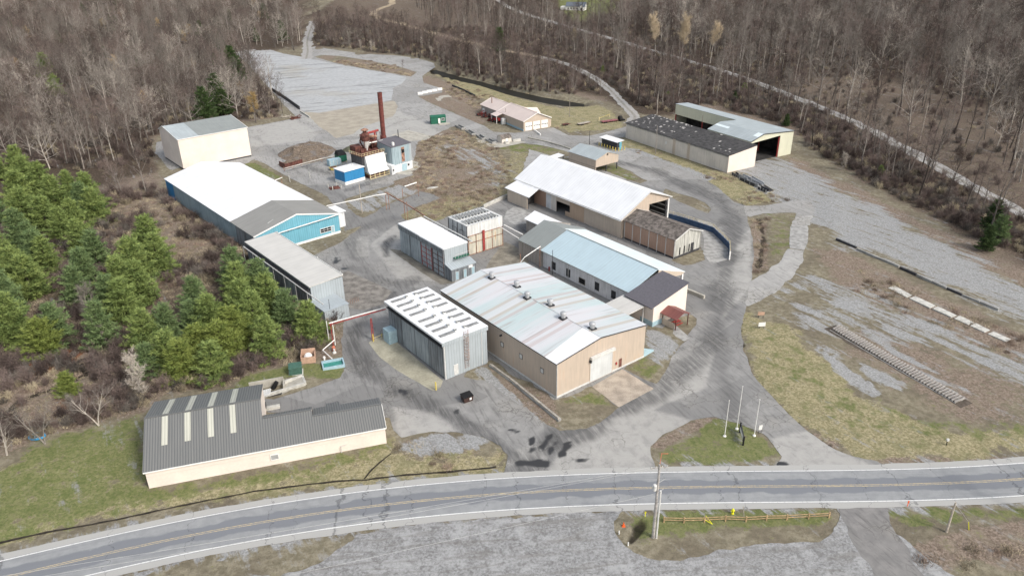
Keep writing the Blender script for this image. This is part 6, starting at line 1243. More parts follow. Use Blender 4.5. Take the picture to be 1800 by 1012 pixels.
def yard_things():
    # ---------------- poles
    T = pole(1148, 945, 12.9, 'tall twin shaft utility pole with transformer beside the road', arms=1, armdir=.12, r=.25, transformer=True, mat='polegrey')
    MB().tube((.42, -.1, 0), (.42, -.1, 8.6), .15, .13, 8).build('conduit_pole', 'gutter', T, local=True); MB().beam((0, 0, 12.6), (.35, .9, 14.1), .08, .08).beam((.3, .8, 14.05), (1.2, .8, 14.05), .07, .07).build('top_bracket', M['orangesteel'], T, local=True)
    MB().beam((-.3, 0, 9.6), (.9, .1, 10.4), .05, .05).beam((-.2, 0, 8.0), (.8, 0, 8.8), .06, .06).build('bracket', 'gutter', T, local=True)
    base = P(1148, 945)
    for k, (ax, ay, az, ex, ey, ez) in enumerate(((0, 0, 12.3, -130, 48, 11.6), (-.9, 0, 12.4, -131, 49.5, 11.8), (0, 0, 8.0, -125, 42, 7.4),)):
        a = base+[ax, ay, az]; b_ = np.array([ex, ey, ez]); m = MB(); n = 14; pr = None
        for i in range(n+1):
            t = i/n; q = a+(b_-a)*t-np.array([0, 0, 1.2*4*t*(1-t)])
            if pr is not None: m.tube(pr, q, .017, .017, 3, caps=False)
            pr = q
        tag(m.build('overhead_wire', 'gutter'), 'thin overhead wire strung from the twin shaft pole beside the road', 'wire', 'overhead wires along the road')
    pole(1663, 936, 5.6, 'short weathered pole on the verge right of the lot drive', mat='polelight', r=.18)
    for a in [(1001, 206, 10.1, 'dark pole with lamp box at the creek bank behind the garage', 'pole', 0), (1154.5, 205, 9.2, 'pale bare pole at the wood edge behind the black roofed shed', 'polelight', 0), (1152, 271, 10.4, 'slim grey pole against the long wall of the cream block shed', 'pole', 0),
              (1036, 254, 5.0, 'short dark pole beside the fuel island', 'dark', 0), (889, 216, 6.0, 'brown pole in front of the garage porch', 'pole', 0),
              (1471.5, 194, 10.0, 'pale utility pole standing beside the woodland track above the barn', 'polelight', 0), (1616, 252, 14.5, 'leaning pale utility pole in the clearing right of the track', 'polelight', 0), (1373, 139, 13, 'pale utility pole behind the track left of the clearing', 'polelight', 1),
              (1776, 140, 13, 'pale utility pole at the far right edge of the clearing', 'polelight', 0), (1319, 180, 0, '', '', 0)]:
        if a[2]: pole(a[0], a[1], a[2], a[3], mat=a[4], arms=a[5], r=.13)
    pole(1001, 206, 10.1, '', mat='pole') if 0 else None
    pole(636.5, 374, 9.0, 'rusty orange footed pole carrying the overhead pipe', mat='polelight', r=.16)
    pole(736, 345, 5.2, 'thin leftover post standing in the brush field', mat='rustlight', r=.08); pole(1035, 503, 4.3, 'weathered post between the blue roof mill and board shed', mat='pole', r=.09)
    pole(971, 483, 6.6, 'dark service mast beside the stained block wall', mat='dark', r=.09)
    pole(1059, 505, 4.0, 'bent white pipe stand near the board shed corner', mat='whitepaint', r=.09)
    # ---------------- flagpoles
    for k, (px, py, h, lb) in enumerate(((1273.6, 766.5, 7.0, 'left white flagpole without flag on the entrance lawn'), (1295, 753.5, 8.4, 'tallest middle white flagpole without flag on the entrance lawn'), (1325.7, 765.4, 7.1, 'right white flagpole without flag beside the small sign'))):
        p = at(px, py); T = thing('flagpole', lb, 'flagpole', p, 0, 'bare flagpoles on the entrance lawn')
        MB().tube((0, 0, 0), (0, 0, h), .075, .04, 8).build('shaft', 'whitepaint', T, local=True); MB().lathe((0, 0, 0), [(.28, -.1), (.28, .12), (.12, .22)], 10).build('base', 'whitepaint', T, local=True); MB().lathe((0, 0, h), [(.03, 0), (.09, .06), (.09, .12), (.02, .18)], 8).build('finial', 'whitepaint', T, local=True)
    # ---------------- signs
    p, L, a = seg((1300, 760), (1306, 782)); T = thing('entrance_sign', 'black framed double post entrance sign on the grass triangle', 'sign', (p[0], p[1], 0), a)
    for s in (-1, 1): MB().box(s*L/2-.12, s*L/2+.12, -.12, .12, -.1, 2.0 if s < 0 else 1.7).build('post', 'black', T, local=True)
    MB().hexa([(-L/2, -.07, .6), (L/2, -.07, .6), (L/2, .07, .6), (-L/2, .07, .6)], [(-L/2, -.07, 2.0), (L/2, -.07, 1.5), (L/2, .07, 1.5), (-L/2, .07, 2.0)]).build('board', 'dark', T, local=True); MB().box(-L/2+.35, L/2-.35, -.10, .10, .8, 1.45).build('panel', 'whitepaint', T, local=True)
    p = at(1335.5, 761); T = thing('small_sign', 'small white two panel sign beside the right flagpole', 'sign', p, .1); MB().box(-.28, .28, -.03, .03, .7, 1.6).build('panel', 'whitepaint', T, local=True); b = MB(); [b.box(x-.03, x+.03, .0, .06, 0, 1.3) for x in (-.2, .2)]; b.build('post', 'dark', T, local=True)
    p = at(1338.5, 577); T = thing('notice_board', 'white notice board on two short posts on the lawn bank', 'sign', p, .1); MB().box(-.75, .75, -.04, .04, .5, 1.4).build('panel', 'whitepaint', T, local=True); b = MB(); [b.box(x-.04, x+.04, .0, .08, -.1, .6) for x in (-.5, .5)]; b.build('post', 'dark', T, local=True)
    p = at(1337, 559); T = thing('notice_board', 'faded pinkish board behind the white notice board', 'sign', p, -.05); MB().box(-.7, .7, -.04, .04, .7, 1.5).build('panel', 'ply', T, local=True); b = MB(); [b.box(x-.04, x+.04, .0, .08, -.1, .8) for x in (-.5, .5)]; b.build('post', 'dark', T, local=True)
    p = at(1663, 783); T = thing('marker_box', 'small grey box on a black post on the roadside bank', 'marker', p, .2); MB().box(-.2, .2, -.15, .15, 1.0, 1.35).build('box', 'gutter', T, local=True); MB().box(-.05, .05, -.05, .05, -.1, 1.0).build('post', 'black', T, local=True)
    # ---------------- rail fence, one thing with posts and rails
    xs = [(1167, 917), (1202, 918), (1238, 917), (1275, 915), (1311, 916.5), (1347, 914), (1383, 913), (1421, 911), (1457, 909)]
    pts = [P(*q) for q in xs]; o = pts[0]; T = thing('rail_fence', 'low two rail timber fence on the grass strip beside the road', 'fence', (o[0], o[1], 0))
    for q in pts: d = q-o; MB().box(d[0]-.09, d[0]+.09, d[1]-.09, d[1]+.09, -.1, 1.0).build('post', 'railwood', T, local=True)
    for a, b_ in zip(pts[:-1], pts[1:]):
        a = a-o; b_ = b_-o
        for z in (.42, .82): MB().beam((a[0], a[1], z), (b_[0], b_[1], z+random.uniform(-.03, .03)), .06, .13).build('rail', 'railwood', T, local=True)
    # ---------------- roadside small things
    p = at(1287.5, 902); T = thing('hydrant', 'bright yellow fire hydrant behind the rail fence', 'hydrant', p); MB().lathe((0, 0, 0), [(.22, 0), (.22, .1), (.15, .12), (.15, .62), (.2, .66), (.2, .75), (.13, .88), (.04, .95)], 12).build('barrel', 'hiyellow', T, local=True); MB().tube((-.28, 0, .5), (.28, 0, .5), .09).tube((0, -.25, .45), (0, 0, .45), .1).build('outlet', 'hiyellow', T, local=True)
    o = P(1308, 909); T = thing('leaning_post', 'leaning grey post beside the rail fence and hydrant', 'post', (o[0], o[1], 0)); MB().tube((0, 0, 0), (-.3, .2, 1.9), .07, .05, 6).build('shaft', 'wood', T, local=True)
    o = P(1252, 923); q1 = P(1232, 914)-o; q2 = P(1240, 910)-o; T = thing('barrier_bar', 'yellow V shaped pipe barrier lying beside the rail fence', 'barrier', (o[0], o[1], 0)); MB().tube((0, 0, .25), (q1[0], q1[1], .5), .05).build('bar', 'hiyellow', T, local=True); MB().tube((0, 0, .25), (q2[0], q2[1], .45), .05).build('bar', 'hiyellow', T, local=True)
    p = at(1096, 924); T = thing('traffic_cone', 'orange traffic cone at the left end of the grass strip', 'cone', p); MB().lathe((0, 0, .05), [(.18, 0), (.04, .65)], 12).build('cone', 'orange', T, local=True); MB().box(-.24, .24, -.24, .24, 0, .05).build('base', 'orange', T, local=True)
    for (px, py), lb in (((1088, 938), 'white marker peg beside the orange traffic cone'), ((1104, 958), 'white marker peg below the dark hollow')): p = at(px, py); T = thing('marker_peg', lb, 'marker', p); MB().lathe((0, 0, 0), [(.09, 0), (.09, .5), (.05, .62)], 8).build('peg', 'whitepaint', T, local=True)
    for (px, py), lb, mt, h in (((1134, 907), 'yellow marker post left of the twin shaft utility pole', 'hiyellow', .9), ((1595, 889), 'orange marker post at the mouth of the lot drive', 'orange', 1.0)):
        p = at(px, py); T = thing('marker_post', lb, 'marker', p); MB().box(-.05, .05, -.03, .03, -.05, h).build('post', mt, T, local=True); MB().box(-.1, .1, -.035, .035, h-.35, h).build('head', mt, T, local=True)
    o = P(1703, 932); T = thing('guy_guard', 'yellow guy wire guard on the verge right of the short pole', 'marker', (o[0], o[1], 0)); q = P(1695, 914, 0)-o; MB().tube((0, 0, 0), (-.35, .1, 1.5), .05).build('guard', 'hiyellow', T, local=True); MB().tube((-.35, .1, 1.5), (-3.4, .6, 5.4), .012, .012, 4).build('wire', 'gutter', T, local=True)
    # ---------------- long beams and barriers
    for k, (a, b_) in enumerate((((862, 643), (903, 673)), ((903.5, 673.5), (944, 707)), ((944.5, 707.5), (984, 740)))):
        p, L, an = seg(a, b_); T = thing('concrete_beam', ['weathered concrete beam on the dirt, nearest the grey kiln', 'weathered concrete beam on the dirt, middle of the row of three', 'weathered concrete beam on the dirt, nearest the entry drive'][k], 'beam', (p[0], p[1], 0), an, 'concrete beams left of the tan warehouse')
        MB().box(-L/2+.02, L/2-.02, -.32, .32, -.05, .42).build('lower_beam', 'concrete2', T, local=True); MB().box(-L/2+.1, L/2-.15, -.24, .02, .42, .62).build('upper_timber', 'wood', T, local=True)
    gl = [((1470, 422), (1505, 437)), ((1507, 439.5), (1542, 454.5)), ((1543, 455), (1580, 470)), ((1582, 472), (1610, 484)), ((1612, 485), (1637, 496.5)), ((1638.5, 497), (1663, 508)), ((1664.5, 509), (1690, 520)), ((1692, 521), (1721, 532)), ((1722.5, 533), (1755, 546))]
    for k, (a, b_) in enumerate(gl):
        p, L, an = seg(a, b_); n = ['first beam at the drive end of the lot edge line', 'second beam from the drive end of the lot edge line', 'third beam from the drive end of the lot edge line', 'fourth beam from the drive end of the lot edge line', 'middle beam of the lot edge line', 'fourth beam from the lower right end of the lot edge line', 'third beam from the lower right end of the lot edge line', 'second beam from the lower right end of the lot edge line', 'last beam at the lower right end of the lot edge line'][k]
        rootmesh('edge_beam', MB().box(-L/2, L/2, -.22, .22, -.05, .55).box(-L/2, -L/2+.25, -.26, -.221, 0, .6), 'concrete2' if k % 3 else 'dark', n, 'beam', (p[0], p[1], 0), an, 'concrete edge beams along the right gravel lot')
    z3 = lambda x, y: (1240+x/3.1625, 340+y/3.1625)
    for k, (a, b_, c, d) in enumerate((((1015, 530), (1050, 518), (1150, 572), (1118, 582)), ((1133, 588), (1165, 575), (1278, 628), (1245, 640)), ((1262, 645), (1290, 632), (1395, 682), (1365, 692)), ((1382, 700), (1412, 683), (1490, 722), (1460, 735)), ((1470, 740), (1500, 725), (1580, 765), (1550, 777)), ((1568, 785), (1600, 773), (1695, 815), (1670, 830)))):
        pts = [P(*z3(*q))[:2] for q in (a, d, c, b_)]; cc = np.mean(pts, 0)
        rootmesh('concrete_slab', MB().slab([(q[0]-cc[0], q[1]-cc[1], .28) for q in pts], .3), 'slab', ['pale concrete slab on the ground, farthest left of the row of six', 'pale concrete slab on the ground, second from the left of six', 'pale concrete slab on the ground, third from the left of six', 'pale concrete slab on the ground, third from the right of six', 'pale concrete slab on the ground, second from the right of six', 'pale concrete slab on the ground, farthest right of the row of six'][k], 'slab', (cc[0], cc[1], 0), 0, 'pale concrete slabs in a row')
    # row of ties
    A0, A1, B0, B1 = P(1464, 579.5), P(1476.5, 573), P(1679, 707), P(1694, 701); n = 45; me = None
    for k in range(n):
        t = k/(n-1); a = A0+(B0-A0)*t; b_ = A1+(B1-A1)*t; c = (a+b_)/2; d = b_-a; L = math.hypot(d[0], d[1])
        if me is None: o = rootmesh('timber_tie', MB().box(-L/2, L/2, -.125, .125, 0, .34), 'tie', 'grey timber tie lying crosswise in the long row on the gravel', 'tie', (0, 0, 0), 0, 'row of timber ties on the gravel'); me = o
        else: o = me.copy(); COL.objects.link(o)
        o.location = (c[0], c[1], random.uniform(-.02, .03)); o.rotation_euler = (0, 0, math.atan2(d[1], d[0])+random.uniform(-.04, .04))
    p, L, an = seg((1465, 578), (1686, 706)); T = rootmesh('tie_rail', MB().box(-L/2, L/2, -1.0, -.85, -.04, .03).box(-L/2, L/2, .7, .85, -.04, .03), 'concrete2', 'long low rails lying under the row of timber ties', 'rail', (p[0], p[1], 0), an)
    # dumpster
    p = at(821, 704); T = thing('dumpster', 'black lidded dark brown dumpster on the asphalt near the kiln', 'dumpster', p, .55); MB().hexa([(-.85, -.6, .12), (.85, -.6, .12), (.85, .6, .12), (-.85, .6, .12)], [(-.95, -.75, 1.15), (.95, -.75, 1.15), (.95, .75, 1.35), (-.95, .75, 1.35)]).build('bin', M['brownbin'], T, local=True)
    MB().hexa([(-1, -.8, 1.16), (1, -.8, 1.16), (1, .8, 1.36), (-1, .8, 1.36)], [(-1, -.8, 1.22), (1, -.8, 1.22), (1, .8, 1.42), (-1, .8, 1.42)]).build('lid', 'black', T, local=True); MB().box(.15, .55, -.775, -.70, .55, .95).build('label_plate', 'whitepaint', T, local=True)
    for s in (-1, 1): MB().box(s*1.0-.08, s*1.0+.08, -.3, .3, .6, .8).build('fork_pocket', 'dark', T, local=True)
    # gc pad bollards and rail
    for (px, py), lb, h in (((656.5, 600), 'yellow steel bollard at the upper end of the buff pad', 1.7), ((766.5, 685), 'yellow steel bollard at the lower tip of the buff pad', 1.7)): p = at(px, py); T = thing('bollard', lb, 'bollard', p); MB().tube((0, 0, -.1), (0, 0, h), .13, .13, 10).build('post', 'yellow', T, local=True)
    a, b_ = P(656.5, 598), P(681, 589); o = a; T = thing('guard_rail', 'yellow and white guard rail beside the red pipe post', 'rail', (o[0], o[1], 0)); d = b_-a; MB().tube((0, 0, .5), (d[0], d[1], .6), .07).build('rail', 'paleyellow', T, local=True); MB().tube((d[0]*.6, d[1]*.6, 0), (d[0]*.6, d[1]*.6, .9), .08).tube((d[0]*.8, d[1]*.8, 0), (d[0]*.8, d[1]*.8, .9), .08).build('post', 'yellow', T, local=True)
    # red and white pipe gantry from the pit to the kiln
    gz = 5.2; a, b_ = P(578, 568, gz), P(678, 541, gz); T = thing('pipe_gantry', 'red and white pipe gantry crossing the drive to the grey kiln', 'pipe', (a[0], a[1], 0)); d = b_-a
    MB().tube((0, 0, gz), (d[0], d[1], gz+.1), .11).build('white_pipe', 'whitepaint', T, local=True); MB().beam((0, -.25, gz-.25), (d[0], d[1]-.25, gz-.15), .12, .16).build('red_beam', 'redpaint', T, local=True)
    q = P(656, 597)-a; [MB().beam((q[0]+s, q[1], 0), (q[0]+s*.6, q[1], gz-.2), .14, .14).build('red_post', 'redpaint', T, local=True) for s in (-.18, .18)]
    for px, py, mt in ((586, 607, 'redpaint'), (589.5, 606, 'whitepaint'), (579, 603, 'whitepaint')): q = P(px, py)-a; MB().tube((q[0], q[1], 0), (q[0], q[1], gz-.1), .10).build('riser', mt, T, local=True)
    q1, q2 = P(567, 615, .8)-a, P(588, 597, 1.6)-a; q3 = P(584, 631, .6)-a; MB().tube((q1[0], q1[1], .8), (q2[0], q2[1], 1.6), .10).tube((q1[0], q1[1], .8), (q3[0], q3[1], .7), .10).build('low_pipe', 'whitepaint', T, local=True)
    # pump pit things
    p = at(586, 642); T = thing('settling_basin', 'pale blue concrete basin with teal lining beside the drive bend', 'basin', p, .33)
    MB().box(-1.9, 1.9, -1.2, 1.2, -.1, .12).build('lining', 'teal', T, local=True); b = MB(); b.box(-2.1, 2.1, -1.4, -1.15, -.1, .6).box(-2.1, 2.1, 1.15, 1.4, -.1, .6).box(-2.1, -1.85, -1.15, 1.15, -.1, .6).box(1.85, 2.1, -1.15, 1.15, -.1, .6); b.build('rim', 'paleblue', T, local=True)
    p = at(543, 634); T = thing('tank_crate', 'open plywood crate holding a white tank in front of the lone pine', 'crate', p, .18); b = MB(); b.box(-1.35, 1.35, -1.1, -1.0, .1, 1.5).box(-1.35, -1.25, -1, 1.2, .1, 1.8).box(1.25, 1.35, -1, 1.2, .1, 1.8).box(-1.35, 1.35, 1.2, 1.3, .1, 2.1); b.build('plywood_side', 'ply', T, local=True); b = MB(); [b.box(x, x+.2, -1.2, 1.3, -.05, .1) for x in (-1.2, -.1, 1.0)]; b.build('skid', 'dark', T, local=True)
    tag(MB().lathe((0, 0, .1), [(.75, 0), (.8, .3), (.8, 1.1), (.5, 1.5), (.1, 1.62)], 16).build('white_tank', 'whitepaint'), 'round white tank standing inside the plywood crate', 'tank').location = (p[0], p[1], .02)
    p = at(520.5, 655); T = thing('transformer_cabinet', 'dark green electrical cabinet on a pale pad', 'cabinet', p, .24); MB().box(-1.15, 1.15, -.95, .9, .15, 1.6).build('case', 'greengrey', T, local=True); MB().hexa([(-1.25, -1.0, 1.6), (1.25, -1.0, 1.6), (1.25, .95, 1.75), (-1.25, .95, 1.75)], [(-1.2, -.95, 1.68), (1.2, -.95, 1.68), (1.2, .9, 1.83), (-1.2, .9, 1.83)]).build('lid', 'greengrey', T, local=True); MB().box(-1.35, 1.35, -1.15, 1.1, -.05, .15).build('pad', 'slab', T, local=True)
    p = at(588, 620); T = thing('pump_head', 'orange and grey pump head beside the white pipes', 'pump', p); MB().lathe((0, 0, 0), [(.4, 0), (.4, .2), (.2, .3), (.2, .9)], 10).build('pump_body', 'gutter', T, local=True); MB().lathe((-.3, .9, 0), [(.35, .0), (.35, .9), (.15, 1.1)], 10).build('motor', M['orangesteel'], T, local=True)
    p = at(570.5, 633); T = rootmesh('vent_stub', MB().lathe((0, 0, 0), [(.2, 0), (.2, .6), (.28, .65), (.2, .85)], 10), 'whitepaint', 'small white vent stub left of the pale blue basin', 'vent', p)
    # loading pit behind the office building
    A = [P(x, y) for x, y in ((458, 700), (537, 676), (532, 664), (500, 675), (460, 683))]; o = A[0]; T = thing('loading_pit', 'concrete walled loading pit behind the office building', 'pit', (o[0], o[1], 0)); L = [q-o for q in A]
    MB().beam((L[0][0], L[0][1], .25), (L[1][0], L[1][1], .25), .45, .6).build('front_curb', 'slab', T, local=True); MB().beam((L[1][0], L[1][1], .25), (L[2][0], L[2][1], .3), .4, .6).build('end_curb', 'slab', T, local=True); MB().beam((L[2][0], L[2][1], .3), (L[3][0], L[3][1], .4), .4, .7).build('rear_curb', 'slab', T, local=True)
    MB().beam((L[3][0], L[3][1], .8), (L[4][0]-2, L[4][1]-.5, .8), .3, 1.7).build('rear_wall', 'concrete', T, local=True); MB().beam((L[3][0], L[3][1], .6), (L[3][0]+.6, L[3][1]-2.2, .4), .3, 1.3).build('cross_wall', 'concrete', T, local=True)
    q = [(L[3][0], L[3][1]), (L[4][0]-2, L[4][1]-.5), (L[0][0], L[0][1]), (L[0][0]+3.5, L[0][1]+1.1)]; MB().poly([(x, y, .02) for x, y in q][::-1]).build('pit_floor', 'interior', T, local=True); MB().poly([(L[0][0]+3.5, L[0][1]+1.1, .03), (L[1][0], L[1][1], .45), (L[2][0], L[2][1], .5), (L[3][0], L[3][1], .1)]).build('ramp', 'concrete', T, local=True)
    for k in range(5): p = P(461+k*3.2, 692-k*.8, .5); T = tag(MB().tube((0, -1.0, .4), (0, 1.0, .4), .2, .2, 8).build('gas_cylinder', 'gutter'), 'white gas cylinder lying in the loading pit rack', 'cylinder', 'gas cylinders in the loading pit'); T.location = (p[0], p[1], .1); T.rotation_euler = (0, 0, .2)
    p = at(480, 683); tag(MB().tube((0, 0, 0), (.8, .3, 1.3), .45, .4, 12).build('culvert_pipe', 'black'), 'black culvert pipe stub leaning in the loading pit', 'pipe').location = p
    p = at(462, 720); T = thing('air_unit', 'dark air handling unit against the office wing', 'machine', (p[0], p[1], 0), .3); MB().box(-.7, .7, -.5, .5, 0, 1.3).build('case', 'dark', T, local=True); MB().lathe((0, 0, 1.3), [(.35, 0), (.35, .2), (.1, .3)], 10).build('fan', 'black', T, local=True)
    p = at(478, 718); rootmesh('pallet_box', MB().box(-1.4, 1.4, -.4, .4, 0, .5), 'slab', 'low white box lying behind the office wing', 'box', (p[0], p[1], 0), .3)
    # navy retaining wall with yellow rail
    W = [P(x, y) for x, y in ((1174, 384), (1200, 391), (1228, 400), (1253, 408.5), (1268, 423), (1281.5, 437), (1282, 456))]; o = W[0]; T = thing('retaining_wall', 'navy blue curved dock wall with yellow hand rail', 'wall', (o[0], o[1], 0))
    m = MB(); r = MB()
    for a, b_ in zip(W[:-1], W[1:]):
        a = a-o; b_ = b_-o; m.beam((a[0], a[1], .70), (b_[0], b_[1], .70), .22, 1.6)
        for z in (1.95, 2.35): r.beam((a[0], a[1], z), (b_[0], b_[1], z), .05, .06)
        for t in (0, .33, .66): q = a+(b_-a)*t; r.beam((q[0], q[1], 1.5), (q[0], q[1], 2.38), .06, .06)
    m.build('wall_panel', 'navy', T, local=True); r.build('hand_rail', 'paleyellow', T, local=True); q = W[-1]-o; MB().beam((q[0], q[1], 0), (q[0], q[1], 2.2), .3, .3).build('end_post', 'whitepaint', T, local=True)
    W = [P(x, y) for x, y in ((1196, 508), (1221, 518), (1238, 525))]; o = W[0]; T = thing('dock_wall', 'low concrete dock wall beside the cream end wall', 'wall', (o[0], o[1], 0)); m = MB()
    for a, b_ in zip(W[:-1], W[1:]): a = a-o; b_ = b_-o; m.beam((a[0], a[1], .35), (b_[0], b_[1], .35), .5, .9)
    m.build('wall_panel', 'concrete', T, local=True)
    # walls at the upper lot
    for pts, lb, mt, hh in (([(479, 160), (505, 177), (527, 193)], 'dark retaining wall along the left edge of the upper lot', 'dark', 1.5), ([(528, 197), (545, 208)], 'pale concrete kerb wall at the corner of the upper lot', 'slab', .7), ([(795, 152), (815, 160), (835, 170)], 'low dark retaining wall behind the garage yard', 'dark', .9), ([(928, 243), (960, 250), (985, 257), (1003, 263)], 'low concrete kerb wall along the field below the garage drive', 'concrete', .5), ([(850, 366), (880, 352), (897, 345)], 'pale concrete wall behind the rust stained kiln', 'slab', 1.1), ([(902, 240), (945, 236), (948, 232)][:0], '', '', 0), ([(938, 229), (950, 238)], 'thin white rail beside the garage doors', 'whitepaint', .6)):
        if not pts: continue
        W = [P(*q) for q in pts]; o = W[0]; T = thing('low_wall', lb, 'wall', (o[0], o[1], 0)); m = MB()
        for a, b_ in zip(W[:-1], W[1:]): a = a-o; b_ = b_-o; m.beam((a[0], a[1], hh/2-.05), (b_[0], b_[1], hh/2-.05), .35, hh+.1)
        m.build('wall_panel', mt, T, local=True)
    # rusted steel crib walls with heaps
    F = Frame(.30); a, b_, c = P(492, 292), P(502, 297), P(532, 288)
    T = thing('crib_wall', 'rusty steel crib wall holding the lower brush heap', 'wall', (a[0], a[1], 0)); a_ = b_-a; c_ = c-a; e_ = P(492.5, 286)-a
    MB().beam((0, 0, .9), (a_[0], a_[1], .9), .3, 1.8).beam((a_[0], a_[1], .9), (c_[0], c_[1], .8), .3, 1.7).build('steel_panel', 'rust', T, local=True)
    def heap(name, lb, px, py, w, d, h, mat, ang, seed, kind=None):
        p = P(px, py); n = 26; m = MB(); rr = random.Random(seed); V = []
        G = [[(-1+2*i/n, -1+2*j/n) for i in range(n+1)] for j in range(n+1)]
        ids = {}
        for j in range(n+1):
            for i in range(n+1):
                u, v = G[j][i]; r = math.hypot(u, v); k = float(fbm(np.array([u*6+seed]), np.array([v*6]), 2.2, seed, 4)[0]); hh = h*max(0, 1-r**1.6)*(1+.5*k)-.12; m.v.append((u*w/2*(1+.12*k), v*d/2*(1+.12*k), hh)); ids[i, j] = len(m.v)-1
        for j in range(n):
            for i in range(n): m.f.append([ids[i, j], ids[i+1, j], ids[i+1, j+1], ids[i, j+1]])
        return rootmesh(name, m, mat, lb, 'heap', (p[0], p[1], 0), ang)
    heap('brush_heap', 'big brown heap of brush and rubble on the upper yard', 540, 268, 21, 22, 3.3, M['heap'], .5, 4); heap('brush_heap', 'low brown heap behind the rusty crib wall', 535, 283, 20, 8, 1.7, M['heap'], .45, 9)
    heap('spoil_heap', 'small grey green spoil heap behind the chip bin', 622, 262, 9, 8, 1.6, M['heap2'], .5, 13); heap('rubble_patch', 'low rubble pile in the brush field', 762, 330, 6, 3, .35, M['slab'], .3, 5)
    # long pipe runs
    def piperun(lb, pts, zs, posts, r=.17, mat='rustpipe', hh=None):
        A = [P(px, py, z) for (px, py), z in zip(pts, zs)]; o = A[0]; T = thing('pipe_run', lb, 'pipe', (o[0], o[1], 0))
        for a, b_ in zip(A[:-1], A[1:]): MB().tube((a[0]-o[0], a[1]-o[1], a[2]), (b_[0]-o[0], b_[1]-o[1], b_[2]), r, r, 8).build('pipe', mat if isinstance(mat, str) else mat, T, local=True)
        for (px, py), z in posts: q = P(px, py)-o; MB().beam((q[0], q[1], 0), (q[0], q[1], z), .16, .16).build('post', 'rustlight', T, local=True)
        return T
    piperun('long pale pipe on posts in front of the brush heaps', [(500, 296), (565, 279), (598, 272)], [1.6, 1.9, 2.0], [((500, 301), 1.6), ((566, 285), 1.9), ((530, 292), 1.7)], mat='slab', r=.14)
    piperun('second lower pipe beneath the long pale pipe', [(502, 299), (567, 282), (600, 275)], [.8, .8, .9], [((515, 297), .8)], mat='concrete2', r=.13)
    piperun('white overhead pipe from the turquoise hall to the rusty frame', [(574, 362), (640, 348), (660, 343.5), (679, 341)], [4.6, 4.8, 5.2, 5.2], [((680, 369), 5.6), ((684.5, 368), 5.4)], mat='whitepaint', r=.13)
    piperun('rusty overhead pipe from the frame to the kilns', [(679, 339), (713, 358), (746, 379)], [5.4, 5.4, 6.8], [((712.5, 387), 5.4), ((717, 386), 5.4), ((709, 356), 4.4)], mat='rustlight', r=.2)
    piperun('white pipe pair crossing between rust stained kiln and grey roof', [(886, 395), (919, 412)], [6.0, 4.8], [], mat='whitepaint', r=.12); piperun('lower white pipe crossing between rust stained kiln and grey roof', [(880, 399), (912, 419)], [6.0, 4.6], [], mat='whitepaint', r=.10)
    piperun('white pipe arch over the gap by the stained block wall', [(915, 461), (922, 452), (950, 433)], [5.0, 6.2, 6.4], [((915, 479), 5.0), ((949, 470), 5.8)], mat='whitepaint', r=.10)
    piperun('white pipe rising from the yard beside the white roof hall', [(481, 318), (496, 312)], [3.0, 3.0], [((496, 324), 3.0)], mat='whitepaint', r=.12)
    piperun('fallen pale pipe lying in the brown brush', [(711, 328), (732, 321)], [.5, .6], [], mat='whitepaint', r=.2)
    # small posts
    for k, (px, py) in enumerate(((577, 330), (585, 334), (592, 327), (600, 331))): p = at(px, py); tag(MB().tube((0, 0, -.1), (0, 0, 1.3), .13, .13, 8).build('guard_post', 'slab'), 'short white guard post round the rusty patch by the blue shed', 'post', 'guard posts round the rusty patch').location = p
    p = at(588, 331); rootmesh('scrap_heap', MB().box(-1.6, 1.6, -1.2, 1.2, 0, .25).box(-.6, .9, -.5, .6, .25, .5).tube((-1.5, -.8, .4), (1.4, .9, .45), .09), 'rust', 'flat pile of rusty scrap between four white guard posts', 'scrap', p, .4)
    for (px, py), lb in (((545, 313), 'leaning white post in front of the pale pipe'), ((510, 320), 'leaning white post beside the green strip')): p = at(px, py); tag(MB().tube((0, 0, 0), (-.15, 0, 2.2), .13, .12, 8).build('white_post', 'slab'), lb, 'post').location = p
    # green machine, grey box, yellow skip
    p = at(600, 284); T = thing('conveyor_machine', 'dark green machine with open hood behind the blue shed', 'machine', p, .6); MB().box(-1.6, 1.6, -1.5, 1.5, .4, 2.6).build('body', 'green', T, local=True); MB().hexa([(-1.7, -1.6, 2.6), (1.7, -1.6, 2.6), (1.7, 1.6, 2.6), (-1.7, 1.6, 2.6)], [(-1.2, -1.0, 3.6), (1.2, -1.0, 3.6), (1.2, 1.4, 3.9), (-1.2, 1.4, 3.9)]).build('hood', 'black', T, local=True); [MB().box(x, x+.15, y, y+.15, 0, .4).build('leg', 'yellow', T, local=True) for x in (-1.5, 1.3) for y in (-1.4, 1.2)]
    p = at(588, 290); T = thing('metal_bin', 'pale grey steel bin beside the dark green machine', 'bin', p, .62); MB().box(-2.2, 2.2, -1.1, 1.1, .1, 2.2).build('body', 'paleblue', T, local=True); b = MB(); [b.box(x, x+.12, -1.2, -1.1, .1, 2.2) for x in (-2, -.7, .6, 1.9)]; b.build('rib', 'gutter', T, local=True)
    p = at(586, 298.5); T = thing('yellow_skip', 'small yellow skip in front of the pale grey bin', 'skip', p, .5); MB().hexa([(-.9, -.7, .1), (.9, -.7, .1), (.9, .7, .1), (-.9, .7, .1)], [(-1.3, -1.0, .9), (1.3, -1.0, .9), (1.3, 1.0, .9), (-1.3, 1.0, .9)]).build('tub', 'yellow', T, local=True); MB().box(-1.1, 1.1, -.8, .8, .88, .92).build('load', 'rust', T, local=True)
